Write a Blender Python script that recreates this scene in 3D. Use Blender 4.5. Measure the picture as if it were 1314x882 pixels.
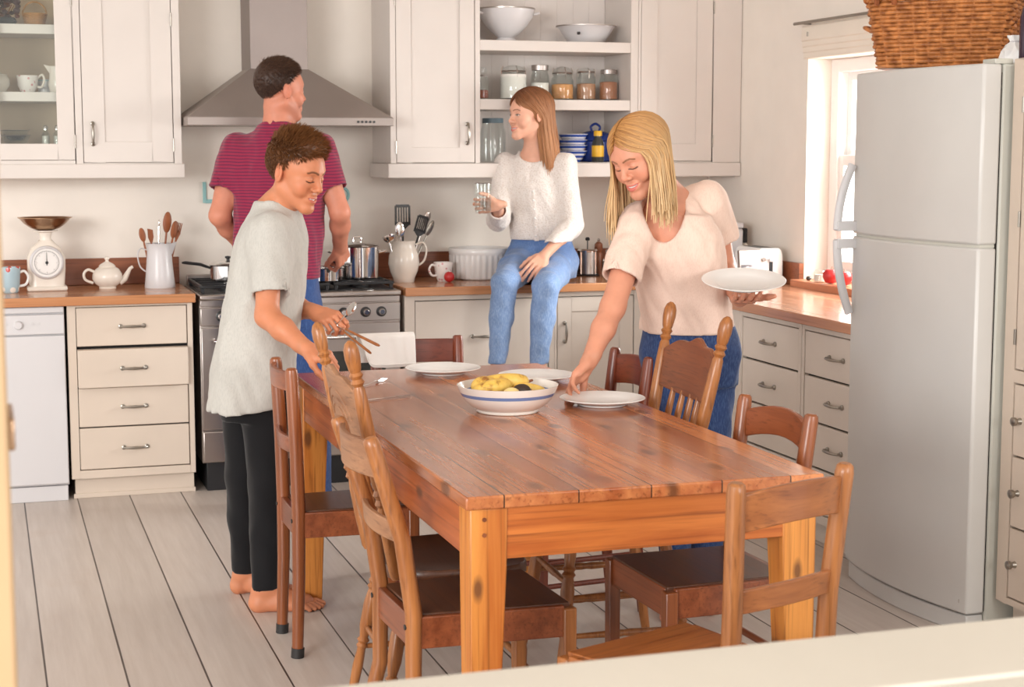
import bpy, bmesh, math, random
import numpy as np
from mathutils import Vector, Matrix, Quaternion

for _o in list(bpy.data.objects):
    bpy.data.objects.remove(_o)
SC = bpy.context.scene
COL = SC.collection
R = math.radians
PI = math.pi
random.seed(7)

# ---------------------------------------------------------------- camera
cam_d = bpy.data.cameras.new('camera')
cam = bpy.data.objects.new('camera', cam_d)
COL.objects.link(cam)
cam.location = (0, 0, 1.55)
cam.rotation_euler = (R(90 - 6.8), 0, R(-17.8))
cam_d.sensor_width = 36
cam_d.lens = 2112 / 1314 * 36
cam_d.clip_start = .05
cam_d.dof.use_dof = True
cam_d.dof.focus_distance = 5.1
cam_d.dof.aperture_fstop = 9
SC.camera = cam

# ---------------------------------------------------------------- view, world, daylight
SC.view_settings.view_transform = 'Standard'
SC.view_settings.look = 'None'
SC.view_settings.gamma = 1
SC.view_settings.use_curve_mapping = False
SC.view_settings.exposure = 0.58
W = bpy.data.worlds.new('daylight')
SC.world = W
W.use_nodes = True
W.node_tree.nodes['Background'].inputs[0].default_value = (1, .985, .965, 1)
W.node_tree.nodes['Background'].inputs[1].default_value = 1.12


def area(name, loc, target, sx, sy, power, col=(1, 1, 1)):
    d = bpy.data.lights.new(name, 'AREA')
    d.shape = 'RECTANGLE'
    d.size, d.size_y = sx, sy
    d.energy = power
    d.color = col
    o = bpy.data.objects.new(name, d)
    COL.objects.link(o)
    o.location = loc
    o.rotation_euler = (Vector(target) - Vector(loc)).to_track_quat('-Z', 'Y').to_euler()
    return o


# daylight through the window over the worktop, plus two added fill lamps for unseen windows behind the viewer
area('window_daylight', (4.25, 6.2, 1.7), (2.2, 6.0, .9), 1.2, 1.2, 80, (1, .99, .98))
area('rear_left_fill', (-5.0, -2.2, 2.4), (1.6, 6.2, 1.0), 3.6, 2.4, 380, (1, .99, .975))
area('rear_right_fill', (3.2, -3.6, 2.4), (1.6, 6.0, 1.2), 3.0, 1.6, 130, (1, .99, .97))


# ---------------------------------------------------------------- materials
def S(r, g, b):
    f = lambda c: c / 255 / 12.92 if c <= 10 else ((c / 255 + .055) / 1.055) ** 2.4
    return (f(r), f(g), f(b), 1)


class NT:
    def __init__(s, name):
        s.m = bpy.data.materials.new(name)
        s.m.use_nodes = True
        s.t = s.m.node_tree
        s.b = s.t.nodes['Principled BSDF']
        s.out = s.t.nodes['Material Output']

    def n(s, kind, ins=None, **kw):
        x = s.t.nodes.new(kind)
        for k, v in kw.items():
            setattr(x, k, v)
        for k, v in (ins or {}).items():
            s.set(x.inputs[k], v)
        return x

    def set(s, sock, v):
        if hasattr(v, 'is_output'):
            s.t.links.new(v, sock)
        else:
            sock.default_value = v

    def math(s, op, a, b=0.0, c=None):
        x = s.n('ShaderNodeMath', operation=op)
        s.set(x.inputs[0], a)
        s.set(x.inputs[1], b)
        if c is not None:
            s.set(x.inputs[2], c)
        return x.outputs[0]

    def mix(s, fac, a, b, mode='MIX'):
        x = s.n('ShaderNodeMix', data_type='RGBA', blend_type=mode)
        s.set(x.inputs[0], fac)
        s.set(x.inputs[6], a)
        s.set(x.inputs[7], b)
        return x.outputs[2]

    def ramp(s, fac, stops):
        x = s.n('ShaderNodeValToRGB')
        e = x.color_ramp.elements
        while len(e) < len(stops):
            e.new(.5)
        for q, (p, c) in zip(e, stops):
            q.position = p
            q.color = c if len(c) == 4 else (*c, 1)
        s.set(x.inputs[0], fac)
        return x.outputs[0]

    def coord(s, scale=(1, 1, 1), loc=(0, 0, 0)):
        tc = s.n('ShaderNodeTexCoord')
        mp = s.n('ShaderNodeMapping', {'Scale': scale, 'Location': loc, 'Vector': tc.outputs['Object']})
        return mp.outputs[0]

    def noise(s, vec, scale=5, detail=3, rough=.5, dist=0):
        return s.n('ShaderNodeTexNoise', {'Vector': vec, 'Scale': scale, 'Detail': detail, 'Roughness': rough, 'Distortion': dist}).outputs[0]

    def bump(s, h, strength=.2, dist=.01):
        s.set(s.b.inputs['Normal'], s.n('ShaderNodeBump', {'Height': h, 'Strength': strength, 'Distance': dist}).outputs[0])

    def fin(s, col=None, rough=.5, metal=0, spec=.5, **kw):
        if col is not None:
            s.set(s.b.inputs['Base Color'], col)
        s.set(s.b.inputs['Roughness'], rough)
        s.set(s.b.inputs['Metallic'], metal)
        s.set(s.b.inputs['Specular IOR Level'], spec)
        for k, v in kw.items():
            s.set(s.b.inputs[k], v)
        return s.m


def plain(name, col, rough=.5, metal=0, spec=.5, var=.04, vs=6, bump=0, bs=200, **kw):
    t = NT(name)
    v = t.coord()
    nz = t.noise(v, vs, 3)
    d = tuple(c * (1 - var) for c in col[:3]) + (1,)
    l = tuple(min(1, c * (1 + var)) for c in col[:3]) + (1,)
    c = t.ramp(nz, [(.3, d), (.7, l)])
    if bump:
        t.bump(t.noise(v, bs, 2), bump, .002)
    return t.fin(c, rough, metal, spec, **kw)


def wood(name, c1, c2, axis=2, rough=.4, fine=1.0, knots=0, plank=None, coat=0, spec=.5, contrast=1.0, flat=None):
    """grain runs along the given object axis"""
    t = NT(name)
    sc = [26 * fine] * 3
    sc[axis] = 1.6 * fine
    off = (0, 0, 0)
    tc = t.n('ShaderNodeTexCoord')
    vec = tc.outputs['Object']
    gap = None
    if plank:
        w, pax = plank
        sx = t.n('ShaderNodeSeparateXYZ', {0: vec}).outputs[pax]
        q = t.math('DIVIDE', sx, w)
        fl = t.math('FLOOR', q)
        fr = t.math('FRACT', q)
        gap = t.math('LESS_THAN', t.math('ABSOLUTE', t.math('SUBTRACT', fr, .5)), .5 - .0017 / w)
        wn = t.n('ShaderNodeTexWhiteNoise', {1: fl}, noise_dimensions='1D')
        vec = t.n('ShaderNodeVectorMath', {0: vec, 1: wn.outputs['Color']}, operation='ADD').outputs[0]
    mp = t.n('ShaderNodeMapping', {'Scale': sc, 'Vector': vec}).outputs[0]
    g = t.noise(mp, 1.0, 5, .62, .35)
    big = t.noise(t.n('ShaderNodeMapping', {'Scale': [k * .22 for k in sc], 'Vector': vec}).outputs[0], 1, 2, .5, .6)
    f = t.math('ADD', t.math('MULTIPLY', g, .6), t.math('MULTIPLY', big, .4))
    lo, hi = .5 - .17 / contrast, .5 + .17 / contrast
    col = t.ramp(f, [(lo, c2), (hi, c1)])
    s2 = [120 * fine] * 3
    s2[axis] = 2.2 * fine
    ln = t.noise(t.n('ShaderNodeMapping', {'Scale': s2, 'Vector': vec}).outputs[0], 1, 2, .5, .2)
    col = t.mix(t.n('ShaderNodeMapRange', {0: ln, 1: .54, 2: .72, 3: 0.0, 4: .5 * contrast}).outputs[0], col, tuple(q * .45 for q in c2[:3]) + (1,))
    if plank:
        tint = t.ramp(wn.outputs[0], [(0, (.80, .76, .74, 1)), (1, (1.1, 1.06, 1.02, 1))])
        col = t.mix(1.0, col, tint, 'MULTIPLY')
        col = t.mix(gap, (.05, .022, .012, 1), col)
    if knots:
        ks = [13] * 3
        ks[axis] = 5.5
        if flat is not None:
            ks[flat] = .4
        vk = t.n('ShaderNodeMapping', {'Scale': [k * knots for k in ks], 'Vector': vec}).outputs[0]
        if flat is not None:
            sp = t.n('ShaderNodeSeparateXYZ', {0: vk})
            two = [q for q in range(3) if q != flat]
            vk = t.n('ShaderNodeCombineXYZ', {0: sp.outputs[two[0]], 1: sp.outputs[two[1]], 2: 0.0}).outputs[0]
        vo = t.n('ShaderNodeTexVoronoi', {'Vector': vk, 'Scale': 1.0, 'Randomness': 1}, voronoi_dimensions='2D' if flat is not None else '3D')
        keep = t.math('GREATER_THAN', t.n('ShaderNodeSeparateColor', {0: vo.outputs['Color']}).outputs[0], .52)
        dd = t.math('ADD', vo.outputs['Distance'], t.math('MULTIPLY', t.math('SUBTRACT', g, .5), .12))
        k = t.math('MULTIPLY', keep, t.n('ShaderNodeMapRange', {0: dd, 1: .17, 2: .07, 3: 0.0, 4: 1.0}).outputs[0])
        col = t.mix(t.math('MULTIPLY', k, .8), col, (.09, .03, .012, 1))
    t.bump(f, .12, .003)
    return t.fin(col, t.math('ADD', rough - .06, t.math('MULTIPLY', g, .12)), 0, spec, **({'Coat Weight': coat, 'Coat Roughness': .15} if coat else {}))


M = {}
M['wall'] = plain('wall_paint', S(238, 230, 220), .85, var=.02, bump=.05, bs=60)
M['wall_r'] = plain('wall_paint_warm', S(238, 230, 220), .85, var=.02, bump=.05, bs=60)
M['ceil'] = plain('ceiling_paint', S(238, 234, 228), .9, var=.01)
M['upper'] = plain('cabinet_white_paint', S(216, 207, 200), .45, var=.015)
M['cream'] = plain('cabinet_cream_paint', S(216, 200, 184), .45, var=.02)
M['pale'] = plain('cabinet_pale_paint', S(218, 206, 194), .45, var=.02)
M['cabin'] = plain('cabinet_inside_paint', S(204, 182, 156), .7, var=.03)
M['shelfin'] = plain('shelf_back_paint', S(226, 217, 211), .7, var=.02)
M['gap'] = plain('dark_shadow_gap', (.012, .010, .009, 1), .9)
M['white_enamel'] = plain('white_enamel', S(214, 211, 212), .3, var=.01)
M['white_gloss'] = plain('white_ceramic', S(236, 233, 230), .16, var=.01)
M['cream_cer'] = plain('cream_ceramic', S(232, 222, 210), .2, var=.02)
M['fridge'] = plain('fridge_enamel', S(206, 204, 200), .3, var=.015)
M['fridge_side'] = plain('fridge_side_enamel', S(199, 198, 188), .42, var=.015)
M['fridge_handle'] = plain('fridge_handle_plastic', S(206, 205, 206), .35, var=.01)
M['steel'] = plain('brushed_steel', (.47, .42, .39, 1), .3, 1, var=.04)
M['hoodsteel'] = plain('hood_steel', (.50, .45, .425, 1), .40, 1, var=.04)
M['hood_face'] = plain('hood_satin_steel', (.36, .31, .285, 1), .5, .75, var=.03)
M['chimney'] = plain('hood_chimney_steel', (.34, .29, .27, 1), .55, .6, var=.03)
M['chrome'] = plain('chrome', (.80, .78, .77, 1), .1, 1, var=.02)
M['pewter'] = plain('pewter_handle', (.36, .33, .29, 1), .35, 1, var=.1)
M['brass'] = plain('aged_copper_pan', (.42, .27, .17, 1), .28, 1, var=.15)
M['black'] = plain('black_iron', (.014, .014, .016, 1), .45)
M['blackpl'] = plain('black_plastic', (.022, .021, .022, 1), .4)
M['oven_glass'] = plain('dark_oven_glass', (.05, .05, .045, 1), .12)
M['teal'] = plain('teal_paint', S(146, 190, 190), .5)
M['navy'] = plain('blue_enamel', S(38, 62, 140), .2)
M['bluewhite'] = None
M['yellow'] = plain('yellow_cap', S(232, 180, 50), .4)
M['red'] = plain('red_skin', S(196, 52, 52), .3, var=.15)
M['ledge'] = plain('ledge_paint', S(204, 197, 184), .5, var=.03, vs=3)
M['doorpaint'] = plain('door_cream_paint', S(172, 142, 106), .5, var=.03)
M['linen'] = plain('white_linen', S(244, 240, 235), .9, var=.03, bump=.15, bs=400)
M['blind'] = plain('roman_blind_linen', S(236, 226, 212), .9, var=.02, bump=.1, bs=300)
M['winwhite'] = plain('window_white_paint', S(240, 236, 232), .4, var=.01)
M['rubber'] = plain('dark_rubber_tip', (.02, .017, .016, 1), .6)
M['table_top'] = wood('table_top_pine', S(216, 142, 88), S(166, 90, 50), 1, .21, .8, .6, (.175, 0), coat=.3, contrast=1.25, flat=2)
M['table_apron'] = wood('table_apron_pine', S(206, 122, 56), S(156, 76, 28), 0, .34, .9, .75, contrast=1.3, flat=1)
M['table_apron_y'] = wood('table_apron_pine_long', S(200, 114, 62), S(150, 72, 34), 1, .34, .9, .75, contrast=1.3, flat=0)
M['table_leg'] = wood('table_leg_pine', S(216, 144, 68), S(176, 98, 38), 2, .36, .9, .8, contrast=1.3, flat=1)
M['oak_z'] = wood('chair_oak_upright', S(184, 120, 66), S(126, 72, 36), 2, .34, 1.2, coat=.1)
M['oak_x'] = wood('chair_oak_rail', S(180, 112, 60), S(122, 66, 32), 0, .36, 1.2, coat=.1)
M['rail_z'] = wood('chair_chestnut_upright', S(158, 90, 48), S(104, 52, 26), 2, .32, 1.1, coat=.15)
M['rail_x'] = wood('chair_chestnut_rail', S(158, 88, 52), S(110, 54, 30), 0, .34, 1.1, coat=.1)
M['seat_x'] = wood('chair_dark_seat', S(104, 66, 46), S(70, 40, 26), 0, .36, 1.0)
M['red_z'] = wood('chair_mahogany_upright', S(140, 68, 42), S(92, 38, 22), 2, .32, 1.1, coat=.1)
M['red_x'] = wood('chair_mahogany_rail', S(136, 66, 44), S(92, 38, 24), 0, .34, 1.1, coat=.1)
M['worn_x'] = wood('chair_worn_crest', S(176, 128, 92), S(126, 82, 54), 0, .5, 1.2)
M['dark_x'] = wood('chair_carved_crest', S(146, 82, 46), S(98, 50, 26), 0, .36, 1.2)
M['counter_x'] = wood('worktop_oak', S(212, 156, 112), S(178, 118, 78), 0, .2, .7, plank=(.055, 1), coat=.1)
M['counter_y'] = wood('worktop_oak_side', S(208, 156, 124), S(174, 118, 88), 1, .2, .7, plank=(.055, 0), coat=.1)
M['upstand'] = wood('upstand_oak', S(162, 98, 66), S(122, 68, 42), 0, .35, .8)
M['sillwood'] = wood('sill_oak', S(214, 140, 100), S(180, 106, 70), 1, .4, .8)
M['spoon'] = wood('spoon_beech', S(176, 104, 62), S(122, 66, 36), 2, .5, 1.5)


def glass_mat(name, tint=(1, 1, 1, 1), rough=0.02, refl=.45):
    """thin clear glass: see-through, with a sheen that grows towards its edges"""
    t = NT(name)
    tb = t.n('ShaderNodeBsdfTransparent', {0: tint})
    gl = t.n('ShaderNodeBsdfGlossy', {'Color': (1, 1, 1, 1), 'Roughness': rough})
    lw = t.n('ShaderNodeLayerWeight', {'Blend': .5})
    fac = t.math('ADD', t.math('MULTIPLY', t.math('POWER', lw.outputs['Facing'], 3.0), refl), .035)
    mx = t.n('ShaderNodeMixShader', {0: fac, 1: tb.outputs[0], 2: gl.outputs[0]})
    t.t.links.new(mx.outputs[0], t.out.inputs[0])
    return t.m


M['glass'] = glass_mat('clear_glass', (.955, .97, .965, 1))
M['pane'] = glass_mat('window_pane_glass', (.98, .99, .985, 1), refl=.2)
M['cab_pane'] = glass_mat('cabinet_pane_glass', (.95, .97, .955, 1), refl=.2)


def floor_mat():
    t = NT('painted_floorboards')
    tc = t.n('ShaderNodeTexCoord')
    v = tc.outputs['Object']
    sep = t.n('ShaderNodeSeparateXYZ', {0: v})
    w = .2265
    q = t.math('DIVIDE', t.math('SUBTRACT', sep.outputs[0], .130), w)
    fl = t.math('FLOOR', q)
    fr = t.math('FRACT', q)
    edge = t.math('ABSOLUTE', t.math('SUBTRACT', fr, .5))
    wob = t.math('MULTIPLY', t.math('SUBTRACT', t.noise(v, 1.5, 2), .5), .012)
    gap = t.n('ShaderNodeMapRange', {0: t.math('ADD', edge, wob), 1: .484, 2: .492, 3: 0.0, 4: 1.0}).outputs[0]
    wn = t.n('ShaderNodeTexWhiteNoise', {1: fl}, noise_dimensions='1D')
    grain = t.noise(t.n('ShaderNodeMapping', {'Scale': (38, 2.2, 1), 'Vector': t.n('ShaderNodeVectorMath', {0: v, 1: wn.outputs['Color']}, operation='ADD').outputs[0]}).outputs[0], 1, 4, .6)
    dirt = t.noise(v, 2.3, 4, .6)
    base = t.ramp(grain, [(.25, S(192, 180, 171)), (.75, S(208, 198, 190))])
    base = t.mix(1, base, t.ramp(wn.outputs[0], [(0, (.93, .92, .91, 1)), (1, (1.04, 1.03, 1.02, 1))]), 'MULTIPLY')
    base = t.mix(t.n('ShaderNodeMapRange', {0: dirt, 1: .60, 2: .80, 3: 0.0, 4: .30}).outputs[0], base, S(184, 156, 136))
    col = t.mix(gap, base, S(58, 44, 36))
    hgt = t.math('SUBTRACT', t.math('MULTIPLY', grain, .12), gap)
    t.bump(hgt, .35, .004)
    return t.fin(col, .38, 0, .5)


M['floor'] = floor_mat()


def wicker_mat():
    t = NT('woven_wicker')
    v = t.coord()
    g = t.noise(v, 40, 3)
    c = t.ramp(g, [(.3, S(134, 76, 34)), (.7, S(206, 134, 74))])
    return t.fin(c, .5)


M['wicker'] = wicker_mat()


# ---------------------------------------------------------------- mesh builder
class MB:
    def __init__(s):
        s.b = bmesh.new()

    def _xf(s, vs, m):
        if m is not None:
            bmesh.ops.transform(s.b, matrix=m, verts=vs)

    def bx(s, x0, x1, y0, y1, z0, z1, m=None):
        v = [s.b.verts.new((x, y, z)) for x in (x0, x1) for y in (y0, y1) for z in (z0, z1)]
        for f in ((0, 1, 3, 2), (4, 6, 7, 5), (0, 4, 5, 1), (2, 3, 7, 6), (0, 2, 6, 4), (1, 5, 7, 3)):
            s.b.faces.new([v[i] for i in f])
        s._xf(v, m)
        return s

    def hexa(s, p):
        """eight corners: bottom four then top four, both anticlockwise"""
        v = [s.b.verts.new(q) for q in p]
        for f in ((3, 2, 1, 0), (4, 5, 6, 7), (0, 1, 5, 4), (1, 2, 6, 5), (2, 3, 7, 6), (3, 0, 4, 7)):
            s.b.faces.new([v[i] for i in f])
        return s

    def rings(s, rs, closed=True, cap=True, wrap=True):
        V = [[s.b.verts.new(p) for p in r] for r in rs]
        n = len(V[0])
        for a, b in zip(V, V[1:]):
            for i in range(n if wrap else n - 1):
                j = (i + 1) % n
                s.b.faces.new((a[i], a[j], b[j], b[i]))
        if cap and wrap:
            s.b.faces.new(V[0][::-1])
            s.b.faces.new(V[-1])
        return [v for r in V for v in r]

    def lathe(s, prof, c=(0, 0, 0), seg=28, m=None, cap=True, sx=1, sy=1):
        rs = []
        for r, z in prof:
            r = max(r, 1e-4)
            rs.append([(c[0] + sx * r * math.cos(2 * PI * i / seg), c[1] + sy * r * math.sin(2 * PI * i / seg), c[2] + z) for i in range(seg)])
        v = s.rings(rs, cap=cap)
        s._xf(v, m)
        return s

    def tube(s, pts, rad, seg=8, flat=1.0, up=None, cap=True):
        """round (or flattened) bar through pts; rad is one radius or one per point"""
        P = [Vector(p) for p in pts]
        n = len(P)
        rr = rad if hasattr(rad, '__len__') else [rad] * n
        T = [((P[min(i + 1, n - 1)] - P[max(i - 1, 0)])).normalized() for i in range(n)]
        ref = Vector(up) if up else (Vector((0, 0, 1)) if abs(T[0].z) < .9 else Vector((0, 1, 0)))
        N = (ref - T[0] * ref.dot(T[0])).normalized()
        rs = []
        for i in range(n):
            if i:
                N = (T[i - 1].rotation_difference(T[i]) @ N)
                N = (N - T[i] * N.dot(T[i])).normalized()
            Bn = T[i].cross(N)
            rs.append([P[i] + (N * math.sin(2 * PI * k / seg) * flat + Bn * math.cos(2 * PI * k / seg)) * max(rr[i], 1e-4) for k in range(seg)])
        s.rings(rs, cap=cap)
        return s

    def turned(s, a, b, prof, seg=14):
        """turned bar from a to b; prof = [(fraction, radius)]"""
        a, b = Vector(a), Vector(b)
        return s.tube([a.lerp(b, t) for t, r in prof], [r for t, r in prof], seg)

    def prism(s, poly, z0, z1, m=None):
        n = len(poly)
        v = s.rings([[(x, y, z0) for x, y in poly], [(x, y, z1) for x, y in poly]])
        s._xf(v, m)
        return s

    def ball(s, c, r, seg=16, sc=(1, 1, 1), m=None):
        prof = [(math.sin(PI * i / 10) * r, -math.cos(PI * i / 10) * r) for i in range(11)]
        rs = []
        for q, z in prof:
            q = max(q, 1e-5)
            rs.append([(c[0] + sc[0] * q * math.cos(2 * PI * i / seg), c[1] + sc[1] * q * math.sin(2 * PI * i / seg), c[2] + sc[2] * z) for i in range(seg)])
        v = s.rings(rs)
        s._xf(v, m)
        return s

    def grid(s, fn, nu, nv, th=0):
        """sheet fn(u,v) -> point; with thickness th along its normal when given"""
        V = [[s.b.verts.new(fn(i / nu, j / nv)) for j in range(nv + 1)] for i in range(nu + 1)]
        for i in range(nu):
            for j in range(nv):
                s.b.faces.new((V[i][j], V[i + 1][j], V[i + 1][j + 1], V[i][j + 1]))
        return s

    def build(s, name, mat, parent=None, bevel=0, smooth=True, angle=38, solid=0, sub=0):
        bmesh.ops.remove_doubles(s.b, verts=s.b.verts, dist=1e-6)
        bmesh.ops.recalc_face_normals(s.b, faces=s.b.faces)
        me = bpy.data.meshes.new(name)
        s.b.to_mesh(me)
        s.b.free()
        me.materials.append(mat)
        if smooth:
            me.polygons.foreach_set('use_smooth', [True] * len(me.polygons))
            me.set_sharp_from_angle(angle=R(angle))
        o = bpy.data.objects.new(name, me)
        COL.objects.link(o)
        if parent is not None:
            o.parent = parent
        if solid:
            q = o.modifiers.new('thickness', 'SOLIDIFY')
            q.thickness = solid
            q.offset = 0
        if bevel:
            q = o.modifiers.new('rounded_edges', 'BEVEL')
            q.width = bevel
            q.segments = 2
            q.limit_method = 'ANGLE'
            q.angle_limit = R(40)
        if sub:
            q = o.modifiers.new('smoothing', 'SUBSURF')
            q.levels = q.render_levels = sub
        return o


def tag(o, label=None, cat=None, group=None, kind=None):
    if label:
        o['label'] = label
    if cat:
        o['category'] = cat
    if group:
        o['group'] = group
    if kind:
        o['kind'] = kind
    return o


def thing(name, label, cat, loc=(0, 0, 0), rz=0, group=None):
    o = bpy.data.objects.new(name, None)
    o.empty_display_size = .1
    COL.objects.link(o)
    o.location = loc
    o.rotation_euler = (0, 0, rz)
    return tag(o, label, cat, group)


def children(o):
    return [c for c in o.children]


def dup(o, loc=None, rz=None, label=None, parent=None):
    c = o.copy()
    COL.objects.link(c)
    if parent is not None:
        c.parent = parent
    if loc is not None:
        c.location = loc
    if rz is not None:
        c.rotation_euler = (0, 0, rz)
    if label:
        c['label'] = label
    for ch in list(o.children):
        dup(ch, parent=c)
    return c


def struct(name, mb, mat, **kw):
    o = mb.build(name, mat, **kw)
    o['kind'] = 'structure'
    return o


def seq(a, b, n):
    return [a + (b - a) * i / (n - 1) for i in range(n)]
# ================================================================ the room
WX, WY = 3.66, 8.0            # right wall, back wall
CT = .905                     # worktop height
struct('floor', MB().bx(-3.5, WX + .2, -1.0, WY + .15, -.12, 0), M['floor'], smooth=False)
struct('wall_back', MB().bx(-3.5, WX + .25, WY, WY + .15, 0, 2.75), M['wall'], smooth=False)
struct('ceiling', MB().bx(-3.5, WX + .25, -1.0, WY + .15, 2.75, 2.87), M['ceil'], smooth=False)
# right wall with the window opening (Y 5.55..6.92, Z .93..1.955)
w = MB()
WY0, WY1, WZ0, WZ1 = 5.50, 6.92, .925, 1.955
w.bx(WX, WX + .25, WY1, WY, 0, 2.75)
w.bx(WX, WX + .25, 2.2, WY0, 0, 2.75)
w.bx(WX, WX + .25, WY0, WY1, 0, WZ0)
w.bx(WX, WX + .25, WY0, WY1, WZ1, 2.75)
struct('wall_right', w, M['wall_r'], smooth=False)
# window: frame, two sashes with a meeting rail, glass
fr = MB()
XG = WX + .17
for a, b in ((WY0, WY0 + .07), (WY1 - .07, WY1)):
    fr.bx(XG - .05, XG + .05, a, b, WZ0, WZ1)
fr.bx(XG - .049, XG + .049, WY0, WY1, WZ1 - .06, WZ1)
fr.bx(XG - .049, XG + .049, WY0, WY1, WZ0, WZ0 + .06)
win = struct('window_1', fr, M['winwhite'], bevel=.004)
sash = MB()
for z0, z1, xo in ((WZ0 + .05, 1.515, -.02), (1.49, WZ1 - .05, .02)):
    y0, y1 = WY0 + .06, WY1 - .06
    sash.bx(XG + xo - .018, XG + xo + .018, y0, y0 + .05, z0, z1)
    sash.bx(XG + xo - .018, XG + xo + .018, y1 - .05, y1, z0, z1)
    sash.bx(XG + xo - .017, XG + xo + .017, y0, y1, z0, z0 + .05)
    sash.bx(XG + xo - .017, XG + xo + .017, y0, y1, z1 - .05, z1)
    sash.bx(XG + xo - .012, XG + xo + .012, (y0 + y1) / 2 - .013, (y0 + y1) / 2 + .013, z0, z1)
sash.build('window_sash', M['winwhite'], win, bevel=.003)
MB().bx(XG - .022, XG - .018, WY0 + .1, WY1 - .1, WZ0 + .09, 1.49).bx(XG + .018, XG + .022, WY0 + .1, WY1 - .1, 1.53, WZ1 - .09).build('window_pane', M['pane'], win, smooth=False)
# wooden sill board inside the reveal
struct('trim_1', MB().bx(WX - .075, WX + .12, WY0, WY1 - .005, WZ0 - .03, WZ0 + .012), M['sillwood'], bevel=.004)
# doorway the picture is taken through: painted jamb at the left with a strike plate, and a ledge at the bottom
jamb = struct('door_1', MB().bx(-.09, .0145, 1.44, 1.60, 0, 2.3), M['doorpaint'], bevel=.004)
pl = MB()
pl.bx(.0146, .0205, 1.50, 1.595, 1.283, 1.312)
pl.build('strike_plate', M['brass'], jamb, bevel=.002)
MB().tube([(.010, 1.602, 1.272), (.010, 1.609, 1.272)], .006, 10).build('screw_head', M['black'], jamb)
led = MB()
led.bx(.03, 2.6, 1.437, 1.62, .955, 1.0)
led.bx(.03, 2.6, 1.05, 1.434, .955, .9985)
struct('trim_2', led, M['ledge'], bevel=.006)
struct('wall_front', MB().bx(.03, 2.6, 1.30, 1.56, 0, .955), M['wall'], smooth=False)

# ================================================================ fitted units
def pull(parent, x, y, z, L=.10, horizontal=True, mat=None, face='-y'):
    """bow handle with a round rose at each end, standing off a front"""
    b = MB()
    d = .026
    def pt(u, o):
        if face == '-y':
            return (x + u, y - o, z) if horizontal else (x, y - o, z + u)
        return (x - o, y + u, z) if horizontal else (x - o, y, z + u)
    h = L / 2
    b.tube([pt(-h, .004), pt(-h, d * .7), pt(-h * .8, d), pt(-h * .4, d * 1.12), pt(0, d * 1.15), pt(h * .4, d * 1.12), pt(h * .8, d), pt(h, d * .7), pt(h, .004)],
           [.0055, .005, .0048, .006, .0072, .006, .0048, .005, .0055], 8)
    for q in (-h, h):
        b.tube([pt(q, -.001), pt(q, .006), pt(q, .008)], [.0105, .0105, .007], 10)
    return b.build('handle', mat or M['pewter'], parent)


def drawer(parent, x0, x1, z0, z1, y, mat, out=0.0, th=.02, h=.10, face='-y'):
    b = MB()
    if face == '-y':
        b.bx(x0, x1, y - out, y + th, z0, z1)
        f = b.build('drawer', mat, parent, bevel=.003)
        if h:
            pull(f, (x0 + x1) / 2, y - out, (z0 + z1) / 2, h)
    else:
        b.bx(y - out, y + th, x0, x1, z0, z1)
        f = b.build('drawer', mat, parent, bevel=.003)
        if h:
            pull(f, y - out, (x0 + x1) / 2, (z0 + z1) / 2, h, face='-x')
    return f


def framed_door(parent, x0, x1, z0, z1, y, mat, st=.085, hx=None, hz=None, glass=False, th=.02, name='door', hinges=None):
    b = MB()
    b.bx(x0, x0 + st, y, y + th, z0, z1)
    b.bx(x1 - st, x1, y, y + th, z0, z1)
    b.bx(x0 + st, x1 - st, y, y + th, z0, z0 + st)
    b.bx(x0 + st, x1 - st, y, y + th, z1 - st, z1)
    if not glass:
        b.bx(x0 + st - .002, x1 - st + .002, y + .0075, y + th - .002, z0 + st - .002, z1 - st + .002)
    d = b.build(name, mat, parent, bevel=.002)
    if glass:
        MB().bx(x0 + st - .004, x1 - st + .004, y + .010, y + .013, z0 + st - .004, z1 - st + .004).build('pane', M['cab_pane'], d, smooth=False)
    if hx is not None:
        pull(d, hx, y, hz, .09, False)
    for hxx, hzz in hinges or ():
        MB().tube([(hxx, y - .003, hzz - .03), (hxx, y - .003, hzz + .03)], .0035, 8).build('hinge', M['pewter'], d)
    return d


def face_frame(b, x0, x1, z0, z1, y, opens, th=.022):
    """front frame with rectangular openings; opens = [(x0,x1,z0,z1)] side by side columns share an x range"""
    xs = sorted({o[0] for o in opens} | {o[1] for o in opens})
    cols = {}
    for o in opens:
        cols.setdefault((o[0], o[1]), []).append((o[2], o[3]))
    prev = x0
    for (a, c) in sorted(cols):
        b.bx(prev, a, y, y + th, z0, z1)
        zz = z0
        for q0, q1 in sorted(cols[(a, c)]):
            if q0 - zz > 1e-4:
                b.bx(a, c, y, y + th, zz, q0)
            zz = q1
        b.bx(a, c, y, y + th, zz, z1)
        prev = c
    b.bx(prev, x1, y, y + th, z0, z1)
    return b


G = .003
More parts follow.
